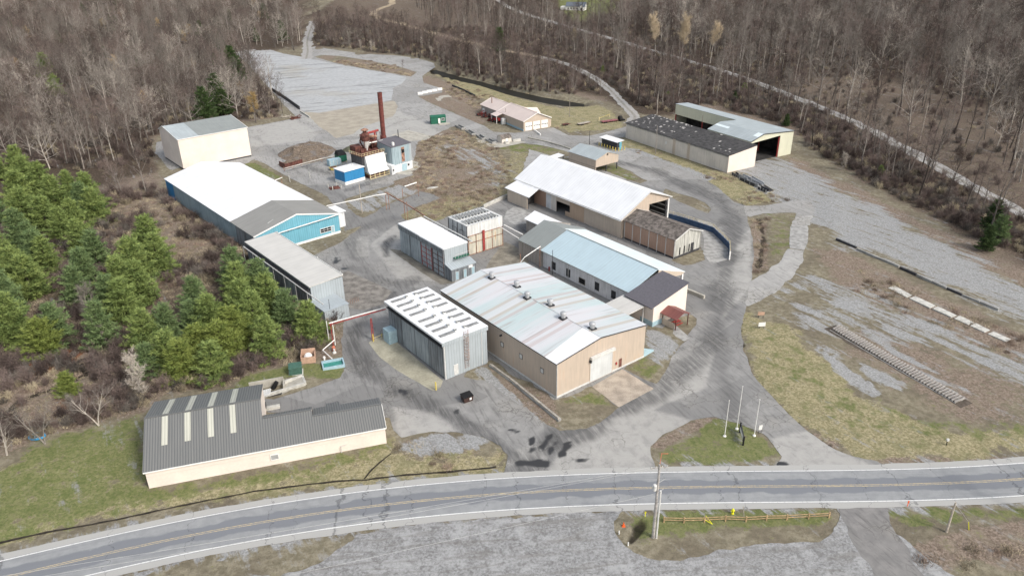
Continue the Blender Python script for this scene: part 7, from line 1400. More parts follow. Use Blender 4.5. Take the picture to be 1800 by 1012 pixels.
    # concrete blocks
    for k, (px, py) in enumerate(((738.5, 166), (747, 164), (755, 162), (764, 160.5), (773, 158.5))): p = at(px, py); rootmesh('white_block', MB().box(-1.2, 1.2, -.6, .6, -.05, 1.0), 'whitepaint', ['leftmost white block of the row with an orange end', 'second white block from the left in the row of five', 'middle white block in the row of five', 'fourth white block from the left in the row of five', 'rightmost white block of the row of five'][k], 'block', p, .35, 'white blocks by the upper yard')
    for k, (a, b_) in enumerate((((803, 222), (815, 228)), ((821, 231), (833, 238)), ((840, 239), (851, 246)), ((856, 246.5), (869, 253)))):
        p, L, an = seg(a, b_); T = thing('feed_trough', ['dark lined concrete trough nearest the green cabin', 'dark lined concrete trough, second from the green cabin', 'dark lined concrete trough, second from the garden shed', 'dark lined concrete trough nearest the garden shed'][k], 'trough', (p[0], p[1], 0), an, 'concrete troughs along the field edge')
        MB().box(-L/2, L/2, -.9, -.7, -.05, .8).box(-L/2, L/2, .7, .9, -.05, .8).box(L/2-.2, L/2, -.7, .7, -.05, .8).build('side', 'concrete2', T, local=True); MB().box(-L/2, L/2-.2, -.7, .7, -.05, .1).build('base', 'dark', T, local=True)
    for (px, py), lb, w in (((891, 252.5), 'short white block beside the garden shed', .8), ((908, 248), 'long white block right of the garden shed', 1.6)): p = at(px, py); rootmesh('white_block', MB().box(-w, w, -.5, .5, -.05, .8), 'slab', lb, 'block', p, .45)
    # loader
    p = at(873, 215); T = thing('loader', 'red wheel loader parked in front of the garage porch', 'loader', p, -.75); MB().box(-1.2, 1.9, -.8, .8, .9, 1.9).build('engine_hood', 'redmachine', T, local=True); MB().box(-1.6, -.2, -.75, .75, 1.4, 2.9).build('cab', 'dark', T, local=True); MB().box(-1.75, -.05, -.85, .85, 2.9, 3.05).build('cab_roof', 'redmachine', T, local=True); MB().beam((-.5, -.7, 1.6), (-3.4, -.7, .7), .2, .3).beam((-.5, .7, 1.6), (-3.4, .7, .7), .2, .3).build('lift_arm', 'redmachine', T, local=True); MB().hexa([(-4.3, -1.3, .1), (-3.4, -1.3, .1), (-3.4, 1.3, .1), (-4.3, 1.3, .1)], [(-3.9, -1.3, 1.1), (-3.4, -1.3, 1.1), (-3.4, 1.3, 1.1), (-3.9, 1.3, 1.1)]).build('bucket', 'rust', T, local=True)
    for x in (-1.3, 1.3):
        for y in (-1.0, 1.0): w_ = MB().tube((x, y-.25, .65), (x, y+.25, .65), .65, .65, 14).build('wheel', 'rubber', T, local=True); MB().tube((x, y-.27, .65), (x, y+.27, .65), .28, .28, 10).build('rim', 'redmachine', w_, local=True)
    rr = random.Random(8)
    for k, (px, py, lb) in enumerate(((846, 203, 'rusty tangle of farm machinery left of the red loader'), (856, 207, 'rusty frame piled with parts beside the red loader'))):
        p = at(px, py); T = thing('scrap_machine', lb, 'machinery', p, rr.random()*3)
        for nm, mt in (('frame', 'rust'), ('parts', 'dark'), ('bars', 'redmachine')):
            m = MB(); [m.beam((rr.uniform(-2.5, 2.5), rr.uniform(-1.5, 1.5), rr.uniform(.1, .8)), (rr.uniform(-2.5, 2.5), rr.uniform(-1.5, 1.5), rr.uniform(.4, 1.8)), .18, .22) for _ in range(8)]; m.build(nm, mt, T, local=True)
        MB().tube((-1, -.3, .5), (-1, .3, .5), .5, .5, 12).tube((1.2, -.3, .5), (1.2, .3, .5), .5, .5, 12).build('wheel', 'rubber', T, local=True)
    # trailers on the grass
    def trailer(px, py, an, L, w, deck, lb, extra=None, name='flatbed_trailer'):
        p = at(px, py); T = thing(name, lb, 'trailer', p, an); MB().box(-L/2, L/2, -w/2, w/2, .65, .8).build('deck', deck, T, local=True); MB().beam((-L/2, -w/2+.2, .55), (L/2, -w/2+.2, .55), .12, .2).beam((-L/2, w/2-.2, .55), (L/2, w/2-.2, .55), .12, .2).build('frame', 'rust', T, local=True); MB().beam((L/2, 0, .6), (L/2+1.3, 0, .45), .12, .12).build('drawbar', 'rust', T, local=True)
        for x in (-L/2+1.0, -L/2+1.9):
            for s in (-1, 1): MB().tube((x, s*(w/2-.1)-.1, .38), (x, s*(w/2-.1)+.1, .38), .38, .38, 10).build('wheel', 'rubber', T, local=True)
        return T
    trailer(994, 221, .5, 3.0, 1.5, 'rust', 'small rusty trailer frame on the grass, nearest the garage', name='trailer_frame'); trailer(1026, 219, .62, 6.0, 1.9, 'wood', 'weathered timber flatbed trailer on the grass'); trailer(1071, 215, .42, 7.5, 2.1, M['maroon'], 'long maroon flatbed trailer on the grass')
    p = at(1090, 213); T = thing('hose_reel', 'black coiled roll at the end of the maroon trailer', 'roll', p, .4); MB().tube((-.6, 0, 1.1), (.6, 0, 1.1), 1.1, 1.1, 16).build('coil', 'rubber', T, local=True); MB().box(-.2, 2.0, -.6, .6, 0, .7).build('cradle', 'black', T, local=True)
    a, b_ = P(1053, 212), P(1071.5, 205.5); T = thing('swing_gate', 'pale yellow pipe gate between two posts on the grass', 'gate', (a[0], a[1], 0)); d = b_-a; MB().tube((0, 0, 1.0), (d[0], d[1], 1.0), .06).build('bar', 'yellow', T, local=True); [MB().tube((q[0], q[1], -.1), (q[0], q[1], 1.4), .14).build('post', 'paleyellow', T, local=True) for q in ((0, 0), (d[0], d[1]))]
    # timber pile by the wood
    for k, (px, py, a, lb) in enumerate(((505, 207, .3, 'tumbled pale timber pile at the end of the dark wall'), (519, 209, .7, 'rusty steel plate pile beside the tumbled timber'))):
        p = at(px, py); m = MB(); [m.beam((rr.uniform(-3, 3), rr.uniform(-1.5, 1.5), rr.uniform(0, .3)), (rr.uniform(-3, 3), rr.uniform(-1.5, 1.5), rr.uniform(.3, 1.3)), .3, .2) for _ in range(12)]; m.box(-2, 1, -.6, .6, 0, .5); rootmesh('scrap_pile', m, 'wood' if k == 0 else 'rust', lb, 'pile', p, a)
    # steel frames stacked beside the gravel
    fr = [((1290, 307), (1301, 313), 'dark', .9), ((1302, 312), (1317, 320), 'steel', 1.3), ((1303, 316), (1331, 329), 'dark', 1.0), ((1318, 314), (1340, 327), 'steel', 1.0), ((1318, 322), (1336, 330), 'steel', 1.3), ((1335, 332), (1350, 339), 'dark', .9), ((1340, 328), (1356, 338), 'wood', .7)]
    lbs = ['dark steel trough frame at the upper end of the stack by the shed', 'pale steel cradle frame second in the stack by the shed', 'long dark beam frame along the near side of the stack', 'pale long beam on the gravel side of the stack', 'pale steel cradle frame in the middle of the stack', 'dark trough frame at the lower end of the stack', 'weathered timber frame at the lower tip of the stack']
    for (a, b_, mt, h), lb in zip(fr, lbs):
        p, L, an = seg(a, b_); T = thing('steel_frame', lb, 'frame', (p[0], p[1], 0), an, 'steel frames stacked beside the gravel'); MB().box(-L/2, L/2, -.75, -.6, .1, h).box(-L/2, L/2, .6, .75, .1, h).build('side_beam', mt, T, local=True); b = MB(); [b.box(x, x+.18, -.6, .6, .1, .3).box(x, x+.12, -.85, -.751, 0, h+.15) for x in np.linspace(-L/2, L/2-.2, 4)]; b.build('cross_member', 'steel' if mt == 'dark' else mt, T, local=True); MB().box(-L/2+.3, L/2-.3, -.58, .58, .32, .4).build('deck', 'dark' if mt != 'steel' else 'steel', T, local=True)
    # paddling pool by the brook
    p = at(66, 768); T = thing('paddling_pool', 'small blue ring paddling pool at the lawn edge by the bare tree', 'pool', p); b = MB(); n = 20; ring = [(1.25*math.cos(2*math.pi*k/n), .95*math.sin(2*math.pi*k/n), .22) for k in range(n)]
    for a, b2 in zip(ring, ring[1:]+ring[:1]): b.tube(a, b2, .17, .17, 8, caps=False)
    b.build('ring', 'cyan', T, local=True); MB().lathe((0, 0, .05), [(.9, 0), (.9, .05)], 20).build('floor', 'paleblue', T, local=True)
    # far house
    p = P(1013, 18); T = thing('house', 'white single storey house with dark roof on the far lawn', 'house', (p[0], p[1], 0), -.28)
    w, d = 17, 9; BUILT.append([(p[0]-14, p[1]-10), (p[0]+14, p[1]-10), (p[0]+14, p[1]+10), (p[0]-14, p[1]+10)])
    MB().poly([(-w/2, -d/2, 0), (w/2, -d/2, 0), (w/2, -d/2, 3.6), (-w/2, -d/2, 3.6)]).poly([(w/2, -d/2, 0), (w/2, d/2, 0), (w/2, d/2, 3.6), (w/2, 0, 6.6), (w/2, -d/2, 3.6)]).poly([(-w/2, d/2, 0), (-w/2, -d/2, 0), (-w/2, -d/2, 3.6), (-w/2, 0, 6.6), (-w/2, d/2, 3.6)]).poly([(w/2, d/2, 0), (-w/2, d/2, 0), (-w/2, d/2, 3.6), (w/2, d/2, 3.6)]).build('wall', 'whitepaint', T, local=True)
    rf = MB().slab([(-w/2-.4, -d/2-.4, 3.5), (w/2+.4, -d/2-.4, 3.5), (w/2+.4, 0, 6.7), (-w/2-.4, 0, 6.7)], .2).slab([(w/2+.4, d/2+.4, 3.5), (-w/2-.4, d/2+.4, 3.5), (-w/2-.4, 0, 6.7), (w/2+.4, 0, 6.7)], .2).build('roof', M['houseroof'], T, local=True)
    MB().poly([(w/2-4.5, -d/2-3, 0), (w/2-.5, -d/2-3, 0), (w/2-.5, -d/2-3, 3.2), (w/2-2.5, -d/2-3, 5.0), (w/2-4.5, -d/2-3, 3.2)]).poly([(w/2-.5, -d/2-3, 0), (w/2-.5, -d/2, 0), (w/2-.5, -d/2, 3.2), (w/2-.5, -d/2-3, 3.2)]).poly([(w/2-4.5, -d/2, 0), (w/2-4.5, -d/2-3, 0), (w/2-4.5, -d/2-3, 3.2), (w/2-4.5, -d/2, 3.2)]).build('front_wing', 'whitepaint', T, local=True); MB().slab([(w/2-4.8, -d/2-3.2, 3.1), (w/2-2.5, -d/2-3.2, 5.2), (w/2-2.5, 0, 5.2), (w/2-4.8, 0, 3.1)], .15).slab([(w/2-2.5, -d/2-3.2, 5.2), (w/2-.2, -d/2-3.2, 3.1), (w/2-.2, 0, 3.1), (w/2-2.5, 0, 5.2)], .15).build('wing_roof', M['houseroof'], T, local=True)
    for x in (-7, -4.4, -1.8, .8): openw(T, '-y', -d/2, x, x+1.2, 1.1, 2.4, 'glass', 'trimwhite', 'window', .1)
    openw(T, '-y', -d/2-3, w/2-3.2, w/2-1.8, .2, 2.6, 'glass', 'trimwhite', 'window', .1)
    MB().box(-w/2-5, -w/2-.2, -d/2+1, d/2-1, 0, 3.0).build('side_garage', 'whitepaint', T, local=True)
def extra_mats():
    M['redrust'] = plain('red_oxide_steel', (.155, .05, .042), .8, .25, 1.2); M['rustpipe'] = M['rustlight']; M['brownbin'] = plain('brown_black_paint', (.06, .035, .03), .6, .2, 2)
    M['polegrey'] = plain('silver_grey_pole_wood', (.38, .36, .34), .9, .3, 2); M['lightcyan'] = plain('light_cyan_panel', (.16, .42, .52), .6, .2, 2); M['orangesteel'] = plain('faded_orange_steel', (.50, .17, .10), .7, .2, 2); M['maroon'] = plain('maroon_paint', (.26, .10, .11), .7, .2, 1); M['houseroof'] = plain('slate_roof', (.12, .14, .17), .8, .1, 1)
    w = N('brush_heap_surface'); v = w.world(); a = w.noise(v, 2.0, 5, .7, 1.5); b = w.noise(v, .3, 4); c = w.mix(w.ramp(a, .38, .62), (.085, .065, .05), (.27, .215, .165)); c = w.mix(w.ramp(b, .5, .65, 0, .5), c, (.2, .2, .2)); w.bump(a, 1, .3); M['heap'] = w.done(c, .95)
    w = N('spoil_heap_surface'); v = w.world(); a = w.noise(v, 2.0, 5, .7, 1.5); c = w.mix(w.ramp(a, .38, .62), (.06, .065, .05), (.17, .17, .11)); w.bump(a, 1, .3); M['heap2'] = w.done(c, .95)
extra_mats()

# ================================================================ VEGETATION
def veg_mats():
    def bark(name, a, b, sc=3):
        w = N(name); v = w.coord(); k = w.noise(v, sc, 4, .6); oi = w.n('ShaderNodeObjectInfo'); c = w.mix(w.ramp(k, .3, .7), a, b)
        x = w.n('ShaderNodeVectorMath', operation='SCALE'); w.l(c, x.inputs[0]); w.l(w.ramp(oi.outputs['Random'], 0, 1, .62, 1.45), x.inputs['Scale']); c = x.outputs[0]; return w.done(c, .95, 0, .1)
    M['bark'] = bark('grey_bark', (.13, .112, .10), (.25, .225, .20)); M['bark_pale'] = bark('pale_bark', (.28, .255, .225), (.46, .42, .37)); M['bark_dark'] = bark('dark_bark', (.055, .047, .042), (.12, .10, .088))
    M['twig'] = bark('grey_twigs', (.145, .128, .112), (.235, .21, .185), 1); M['twig_mauve'] = bark('mauve_brown_twigs', (.115, .088, .078), (.19, .148, .132), 1); M['twig_pale'] = bark('pale_twigs', (.28, .25, .215), (.42, .38, .33), 1)
    M['twig_gold'] = bark('golden_twigs', (.36, .25, .11), (.52, .38, .18), 1); M['twig_straw'] = bark('straw_twigs', (.42, .34, .24), (.56, .47, .34), 1); M['twig_brown'] = bark('dark_brown_twigs', (.07, .053, .044), (.13, .10, .084), 1)
    M['weed'] = bark('dry_weed_stalks', (.26, .22, .155), (.44, .38, .27), 2); M['weed_red'] = bark('reddish_weed_stalks', (.19, .14, .11), (.32, .25, .20), 2)
    def leaf(name, a, b, c3, amt=.5):
        w = N(name); at = w.n('ShaderNodeAttribute'); at.attribute_name = 'tone'; oi = w.n('ShaderNodeObjectInfo'); c = w.mix(at.outputs['Fac'], a, b); c = w.mix(w.math('MULTIPLY', oi.outputs['Random'], amt), c, c3)
        w.b.inputs['Subsurface Weight'].default_value = 0; return w.done(c, .65, 0, .25)
    M['needle'] = leaf('pine_needles', (.08, .13, .04), (.33, .40, .125), (.18, .245, .075)); M['needle_blue'] = leaf('blue_green_needles', (.07, .12, .05), (.25, .33, .135), (.145, .21, .085)); M['needle_yel'] = leaf('yellow_green_needles', (.10, .145, .035), (.30, .345, .09), (.18, .225, .055)); M['needle_dark'] = leaf('dark_hemlock_needles', (.03, .055, .02), (.095, .14, .045), (.05, .09, .028))
veg_mats()
def tri_mesh(name, V, mat, tone=None, extra=None):
    """V (n,3,3) triangles"""
    V = np.asarray(V, np.float32); n = len(V); me = bpy.data.meshes.new(name); me.vertices.add(n*3); me.vertices.foreach_set('co', V.ravel()); me.loops.add(n*3); me.loops.foreach_set('vertex_index', np.arange(n*3)); me.polygons.add(n); me.polygons.foreach_set('loop_start', np.arange(0, n*3, 3)); me.polygons.foreach_set('loop_total', np.full(n, 3)); me.update(calc_edges=True)
    if tone is not None: a = me.attributes.new('tone', 'FLOAT', 'POINT'); a.data.foreach_set('value', np.repeat(np.asarray(tone, np.float32), 3))
    me.materials.append(M[mat]); return me
def unit(v): return v/np.linalg.norm(v)
def bare_tree(seed, h=17, spread=.55, trunk=.30, limbs=9, up=.55, lean=.06, twig=1.2, dens=1.0, r0=.26, forks=1, tw=.055):
    r = np.random.RandomState(seed); tb = MB(); tris = []
    def perp(d): a = unit(np.cross(d, r.normal(size=3))); return a
    def rnd(d, ang): a = perp(d); return unit(d*math.cos(ang)+a*math.sin(ang))
    def sliver(p, d, L, w):
        a = perp(d)*w/2; tris.append((p-a, p+a, p+d*L))
    def path(p, d, L, ra, rb, n, wob, rise=.0, tube=None, sides=5):
        pts = [p]; dirs = [d]; step = L/n
        for i in range(n):
            d = unit(d+r.normal(size=3)*wob+np.array([0, 0, rise])); q = p+d*step
            if tube is not None: tube.tube(p, q, ra+(rb-ra)*i/n, ra+(rb-ra)*(i+1)/n, sides, caps=False)
            else:
                a = perp(d); w0, w1 = ra+(rb-ra)*i/n, ra+(rb-ra)*(i+1)/n; tris.append((p-a*w0, p+a*w0, q+a*w1)); tris.append((p-a*w0, q+a*w1, q-a*w1))
            p = q; pts.append(p); dirs.append(d)
        return pts, dirs
    stems = []
    for f in range(forks):
        d0 = unit(np.array([r.normal()*lean*(1 if forks == 1 else 3), r.normal()*lean*(1 if forks == 1 else 3), 1.])); stems.append(path(np.array([0, 0, -.3])+r.normal(size=3)*[.2, .2, 0]*(forks > 1), d0, h*.88, r0, r0*.18, 8, .045, .02, tb, 6))
    for pts, dirs in stems:
        for k in range(int(limbs*1.6)):
            t = trunk+(1-trunk)*(k+r.rand())/(limbs*1.6); i = min(int(t*8), 7); fr_ = t*8-i; p = pts[i]+(pts[i+1]-pts[i])*fr_
            ang = (.45+.65*(1-t))*(1.2-up*.5)+r.normal()*.12; az = k*2.4+r.rand(); side = np.array([math.cos(az), math.sin(az), 0]); d = unit(dirs[i]*math.cos(ang)+side*math.sin(ang))
            L = h*spread*(.35+.65*math.sin(math.pi*min(1, (1.02-t)*.95+.12)))*(.75+.5*r.rand())*.62; ra = r0*.42*(1.15-t)
            lp, ld = path(p, d, L, ra, ra*.3, 4, .13, .06*up, tb if L > h*.12 else None, 4)
            for m in range(int(6*dens)):
                tt = .25+.75*(m+r.rand())/(6*dens); j = min(int(tt*4), 3); q = lp[j]+(lp[j+1]-lp[j])*(tt*4-j); d2 = rnd(ld[j], .55+r.rand()*.4); d2 = unit(d2+np.array([0, 0, .25*up])); L2 = L*.42*(1.15-tt*.5)*(.7+.6*r.rand())
                sp, sd_ = path(q, d2, L2, ra*.22+.012, .012, 3, .16, .05*up)
                for m2 in range(int(7*dens)):
                    t3 = .15+.85*(m2+r.rand())/(7*dens); j2 = min(int(t3*3), 2); q2 = sp[j2]+(sp[j2+1]-sp[j2])*(t3*3-j2); d3 = unit(rnd(sd_[j2], .5+r.rand()*.45)+np.array([0, 0, .22*up])); L3 = twig*(.5+.7*r.rand()); sliver(q2, d3, L3, tw*.9)
                    for m3 in range(2): sliver(q2+d3*L3*(.25+.4*r.rand()), rnd(d3, .5+r.rand()*.4), L3*.6, tw*.7)
    return tb, np.array(tris)
def shrub(seed, h=2.2, w=1.6, n=26, tw=.045):
    r = np.random.RandomState(seed); tris = []
    for k in range(n):
        az = r.rand()*6.28; lean = r.rand()*.8; d = unit(np.array([math.cos(az)*lean, math.sin(az)*lean, 1])); p = np.array([r.normal()*w*.25, r.normal()*w*.25, -.1]); L = h*(.5+.6*r.rand())
        a = unit(np.cross(d, r.normal(size=3)))*tw; q = p+d*L; tris.append((p-a, p+a, q))
        for m in range(14):
            t = .25+.75*r.rand(); q2 = p+d*L*t; dd = unit(d+r.normal(size=3)*.55); b = unit(np.cross(dd, r.normal(size=3)))*tw*.5; l2 = h*(.16+.28*r.rand()); tris.append((q2-b, q2+b, q2+dd*l2))
            for m3 in range(2): q3 = q2+dd*l2*r.rand(); d3 = unit(dd+r.normal(size=3)*.6); b = unit(np.cross(d3, r.normal(size=3)))*tw*.4; tris.append((q3-b, q3+b, q3+d3*l2*.6))
    return np.array(tris)
def weed(seed, h=.7, w=1.2, n=130):
    r = np.random.RandomState(seed); tris = []
    for k in range(n):
        p = np.array([r.normal()*w*.4, r.normal()*w*.4, -.05]); d = unit(np.array([r.normal()*.55, r.normal()*.55, 1])); L = h*(.3+.9*r.rand()); a = unit(np.cross(d, r.normal(size=3)))*.028; tris.append((p-a, p+a, p+d*L))
    return np.array(tris)
def pine(seed, h=12, rad_=4.0, levels=14, dens=1.0, fluffy=1.2, base=.06, peak=.75):
    r = np.random.RandomState(seed); tb = MB(); tb.tube((0, 0, -.3), (0, 0, h*.5), .24, .15, 6, False).tube((0, 0, h*.5), (0, 0, h*.97), .15, .03, 5, False); tris = []; tone = []
    for lv in range(levels):
        t = (lv+.3*r.rand())/levels; z = h*(base+(1-base)*t*.97); R_ = rad_*(1-t)**peak*(.78+.22*math.sin(lv*2.4+seed))+.25; nb = int(6+3*(1-t))
        a0 = r.rand()*6.28
        for b in range(nb):
            az = a0+6.283*b/nb+r.normal()*.18; L = R_*(.66+.5*r.rand()); slope = .10+.5*t+r.normal()*.07; d = unit(np.array([math.cos(az), math.sin(az), slope])); p0 = np.array([0, 0, z]); side = np.array([-math.sin(az), math.cos(az), 0])
            if lv % 2 == 0: tb.tube(p0, p0+d*L*.85, .045, .015, 3, False)
            nt = max(3, int(L*4.2*dens)); bt = r.rand()
            for k in range(nt):
                f = .22+.78*(k+r.rand())/nt; wd = L*.30*math.sin(min(1, f*1.05)*math.pi)**.8+.12; c = p0+d*L*f+side*r.uniform(-1, 1)*wd+np.array([0, 0, r.normal()*.13+.22*f*f*L*.25])
                out = unit(d+side*r.normal()*.5+np.array([0, 0, .35])); tn = np.clip(5*.1+.16*r.normal()+.45*(bt-.5), 0, 1)
                for m in range(9):
                    dd = unit(out+r.normal(size=3)*.62); l = (.42+.30*r.rand())*fluffy; ax = unit(np.cross(dd, r.normal(size=3)))*.062*fluffy; c0 = c+r.normal(size=3)*.12; tris.append((c0-ax, c0+ax, c0+dd*l)); tone.append(np.clip(tn+.12*r.normal(), 0, 1))
    return tb, np.array(tris), tone
PROTO = {}
def proto_tree(name, kind, cfg, bark='bark', twig='twig'):
    if kind == 'bare': tb, tr = bare_tree(**cfg); tone = None
    else: tb, tr, tone = pine(**cfg)
    tm = tb.build('trunk', bark); me_t = tm.data; bpy.data.objects.remove(tm)
    cm = tri_mesh('crown', tr, twig, tone)
    # a joined copy for the far wood
    vt = np.zeros(len(me_t.vertices)*3, np.float32); me_t.vertices.foreach_get('co', vt); vt = vt.reshape(-1, 3); F_ = [tuple(p.vertices) for p in me_t.polygons]; T_ = []
    PROTO[name] = (me_t, cm, vt, F_, np.asarray(tr), bark, twig, tone)
def joined(name):
    me_t, cm, vt, F_, tr, bark, twig, tone = PROTO[name]; T_ = [(f[0], f[i], f[i+1]) for f in F_ for i in range(1, len(f)-1)]; A = vt[np.array(T_)]; V = np.concatenate([A, tr]).astype(np.float32)
    tn = None if tone is None else np.concatenate([np.zeros(len(A)), tone]); me = tri_mesh(name+'_whole', V, bark, tn); me.materials.append(M[twig]); mi = np.zeros(len(V), np.int32); mi[len(A):] = 1; me.polygons.foreach_set('material_index', mi); return me
def plant_tree(name, pname, x, y, s, label, group=None, cat='tree', rot=None, sz=None):
    me_t, cm = PROTO[pname][:2]; z = float(terrain(np.array([x]), np.array([y]))[0]); T = thing(name, label, cat, (x, y, z), random.uniform(0, 6.28) if rot is None else rot, group); T.scale = (s, s, sz or s)
    for nm, me in (('trunk', me_t), ('crown', cm)): o = bpy.data.objects.new(nm, me); COL.objects.link(o); o.parent = T
    return T
def scatter(name, meshes, pts, label, cat, smin=.8, smax=1.2, seed=1, idx=None, tilt=0.0, scales=None, zs=None):
    """one object whose node tree puts the given plant meshes on its points"""
    n = len(pts); r = np.random.RandomState(seed); me = bpy.data.meshes.new(name); z = terrain(pts[:, 0], pts[:, 1]) if zs is None else zs
    me.vertices.add(n); me.vertices.foreach_set('co', np.stack([pts[:, 0], pts[:, 1], z], 1).astype(np.float32).ravel())
    for k, ty, v in (('pick', 'INT', r.randint(0, len(meshes), n) if idx is None else idx), ('size', 'FLOAT', r.uniform(smin, smax, n) if scales is None else scales)):
        a = me.attributes.new(k, ty, 'POINT'); a.data.foreach_set('value', v)
    a = me.attributes.new('turn', 'FLOAT_VECTOR', 'POINT'); rt = np.stack([r.normal(size=n)*tilt, r.normal(size=n)*tilt, r.uniform(0, 6.28, n)], 1).astype(np.float32); a.data.foreach_set('vector', rt.ravel())
    col = bpy.data.collections.new(name+'_sources')
    for i, m in enumerate(meshes): o = bpy.data.objects.new('%s_source_%02d' % (name, i), m); col.objects.link(o)
    ng = bpy.data.node_groups.new(name+'_nodes', 'GeometryNodeTree'); ng.interface.new_socket('Geometry', in_out='INPUT', socket_type='NodeSocketGeometry'); ng.interface.new_socket('Geometry', in_out='OUTPUT', socket_type='NodeSocketGeometry')
    gi = ng.nodes.new('NodeGroupInput'); go = ng.nodes.new('NodeGroupOutput'); iop = ng.nodes.new('GeometryNodeInstanceOnPoints'); ci = ng.nodes.new('GeometryNodeCollectionInfo')
    ci.inputs['Collection'].default_value = col; ci.inputs['Separate Children'].default_value = True; ci.inputs['Reset Children'].default_value = True
    def na(nm, ty): a = ng.nodes.new('GeometryNodeInputNamedAttribute'); a.data_type = ty; a.inputs['Name'].default_value = nm; return a.outputs['Attribute']
    e2r = ng.nodes.new('FunctionNodeEulerToRotation'); ng.links.new(na('turn', 'FLOAT_VECTOR'), e2r.inputs[0])
    ng.links.new(gi.outputs[0], iop.inputs['Points']); ng.links.new(ci.outputs[0], iop.inputs['Instance']); iop.inputs['Pick Instance'].default_value = True; ng.links.new(na('pick', 'INT'), iop.inputs['Instance Index']); ng.links.new(e2r.outputs[0], iop.inputs['Rotation']); ng.links.new(na('size', 'FLOAT'), iop.inputs['Scale']); ng.links.new(iop.outputs[0], go.inputs[0])
    o = bpy.data.objects.new(name, me); COL.objects.link(o); md = o.modifiers.new('scatter', 'NODES'); md.node_group = ng; return tag(o, label, cat, kind='stuff')

def project(X, Y, Z=0.0):
    d = np.stack([X, Y, np.full_like(X, Z)-CAM_H], -1); w = d@VIEW; return 900+FOC*(d@RIGHT)/w, 506-FOC*(d@UP)/w
def pick_points(region_px, spacing, seed, ymax=1000, jitter=.45, avoid=1.5, margin=140, world_poly=None, keep=None):
    """jittered grid points whose ground position falls in the region polygons and off paving and buildings"""
    r = np.random.RandomState(seed); W = [PX(p) for p in region_px]; xs = [q[0] for p in W for q in p]; ys = [q[1] for p in W for q in p]
    X, Y = np.meshgrid(np.arange(max(min(xs), -700), min(max(xs), 800), spacing), np.arange(max(min(ys), 60), min(max(ys), ymax), spacing)); X = X.ravel()+r.uniform(-1, 1, X.size)*spacing*jitter; Y = Y.ravel()+r.uniform(-1, 1, Y.size)*spacing*jitter
    px, py = project(X, Y); ok = (px > -margin) & (px < 1800+margin); X, Y = X[ok], Y[ok]; ins = np.zeros(X.shape, bool)
    for p in W: ins |= sdf(p, X, Y) > 0
    X, Y = X[ins], Y[ins]; ok = (yard_field(X, Y) < -avoid) & (np.abs(road_dist(X, Y)) > HALF+3)
    for b in BUILT: ok &= sdf(b, X, Y) < -avoid
    for l, w in AVOID: ok &= pdist(l, X, Y) > w
    X, Y = X[ok], Y[ok]
    if keep is not None: k = keep(X, Y, r); X, Y = X[k], Y[k]
    return np.stack([X, Y], 1)
AVOID = [(PX([(780,-30),(850,-8),(895,14),(930,27),(1000,48),(1080,70),(1150,91),(1210,108),(1290,132),(1360,157),(1440,189),(1500,215),(1560,246),(1620,278),(1680,312),(1740,346),(1800,377),(1900,430)]), 4.2),
         (PX([(940,98),(1000,115),(1035,132),(1065,152),(1085,172),(1102,190),(1116,206)]), 4.5), (PX([(715,-30),(692,2),(665,18),(655,24),(670,34),(705,42),(760,58),(820,74),(880,88),(945,100)]), 6), (PX([(538,104),(541,90),(540,75),(543,60),(549,44)]), 5)]
LEFTWOOD = [(-500,330),(0,290),(130,300),(270,290),(268,240),(430,214),(500,204),(478,170),(412,96),(430,86),(500,90),(531,92),(536,70),(532,48),(520,25),(530,-12),(-900,-12)]
MIDWOOD = [(552,60),(560,80),(700,97),(765,110),(800,133),(850,150),(930,163),(1000,168),(1040,160),(1060,170),(1050,150),(1020,132),(960,110),(880,94),(800,76),(740,62),(680,45),(600,35),(560,40)]
RIGHTLOW = [(770,62),(860,78),(940,93),(1000,108),(1050,130),(1080,155),(1105,185),(1180,200),(1240,182),(1400,225),(1420,262),(1560,340),(1700,410),(1820,462),(1900,500),(1900,440),(1800,380),(1700,325),(1600,272),(1500,218),(1400,176),(1280,133),(1150,95),(1050,66),(950,38),(880,15),(840,-5),(760,-12),(730,15)]
RIGHTHIGH = [(900,-12),(905,10),(960,28),(980,38),(1080,62),(1200,98),(1300,130),(1400,165),(1500,205),(1600,255),(1900,400),(2300,520),(2300,-12)]
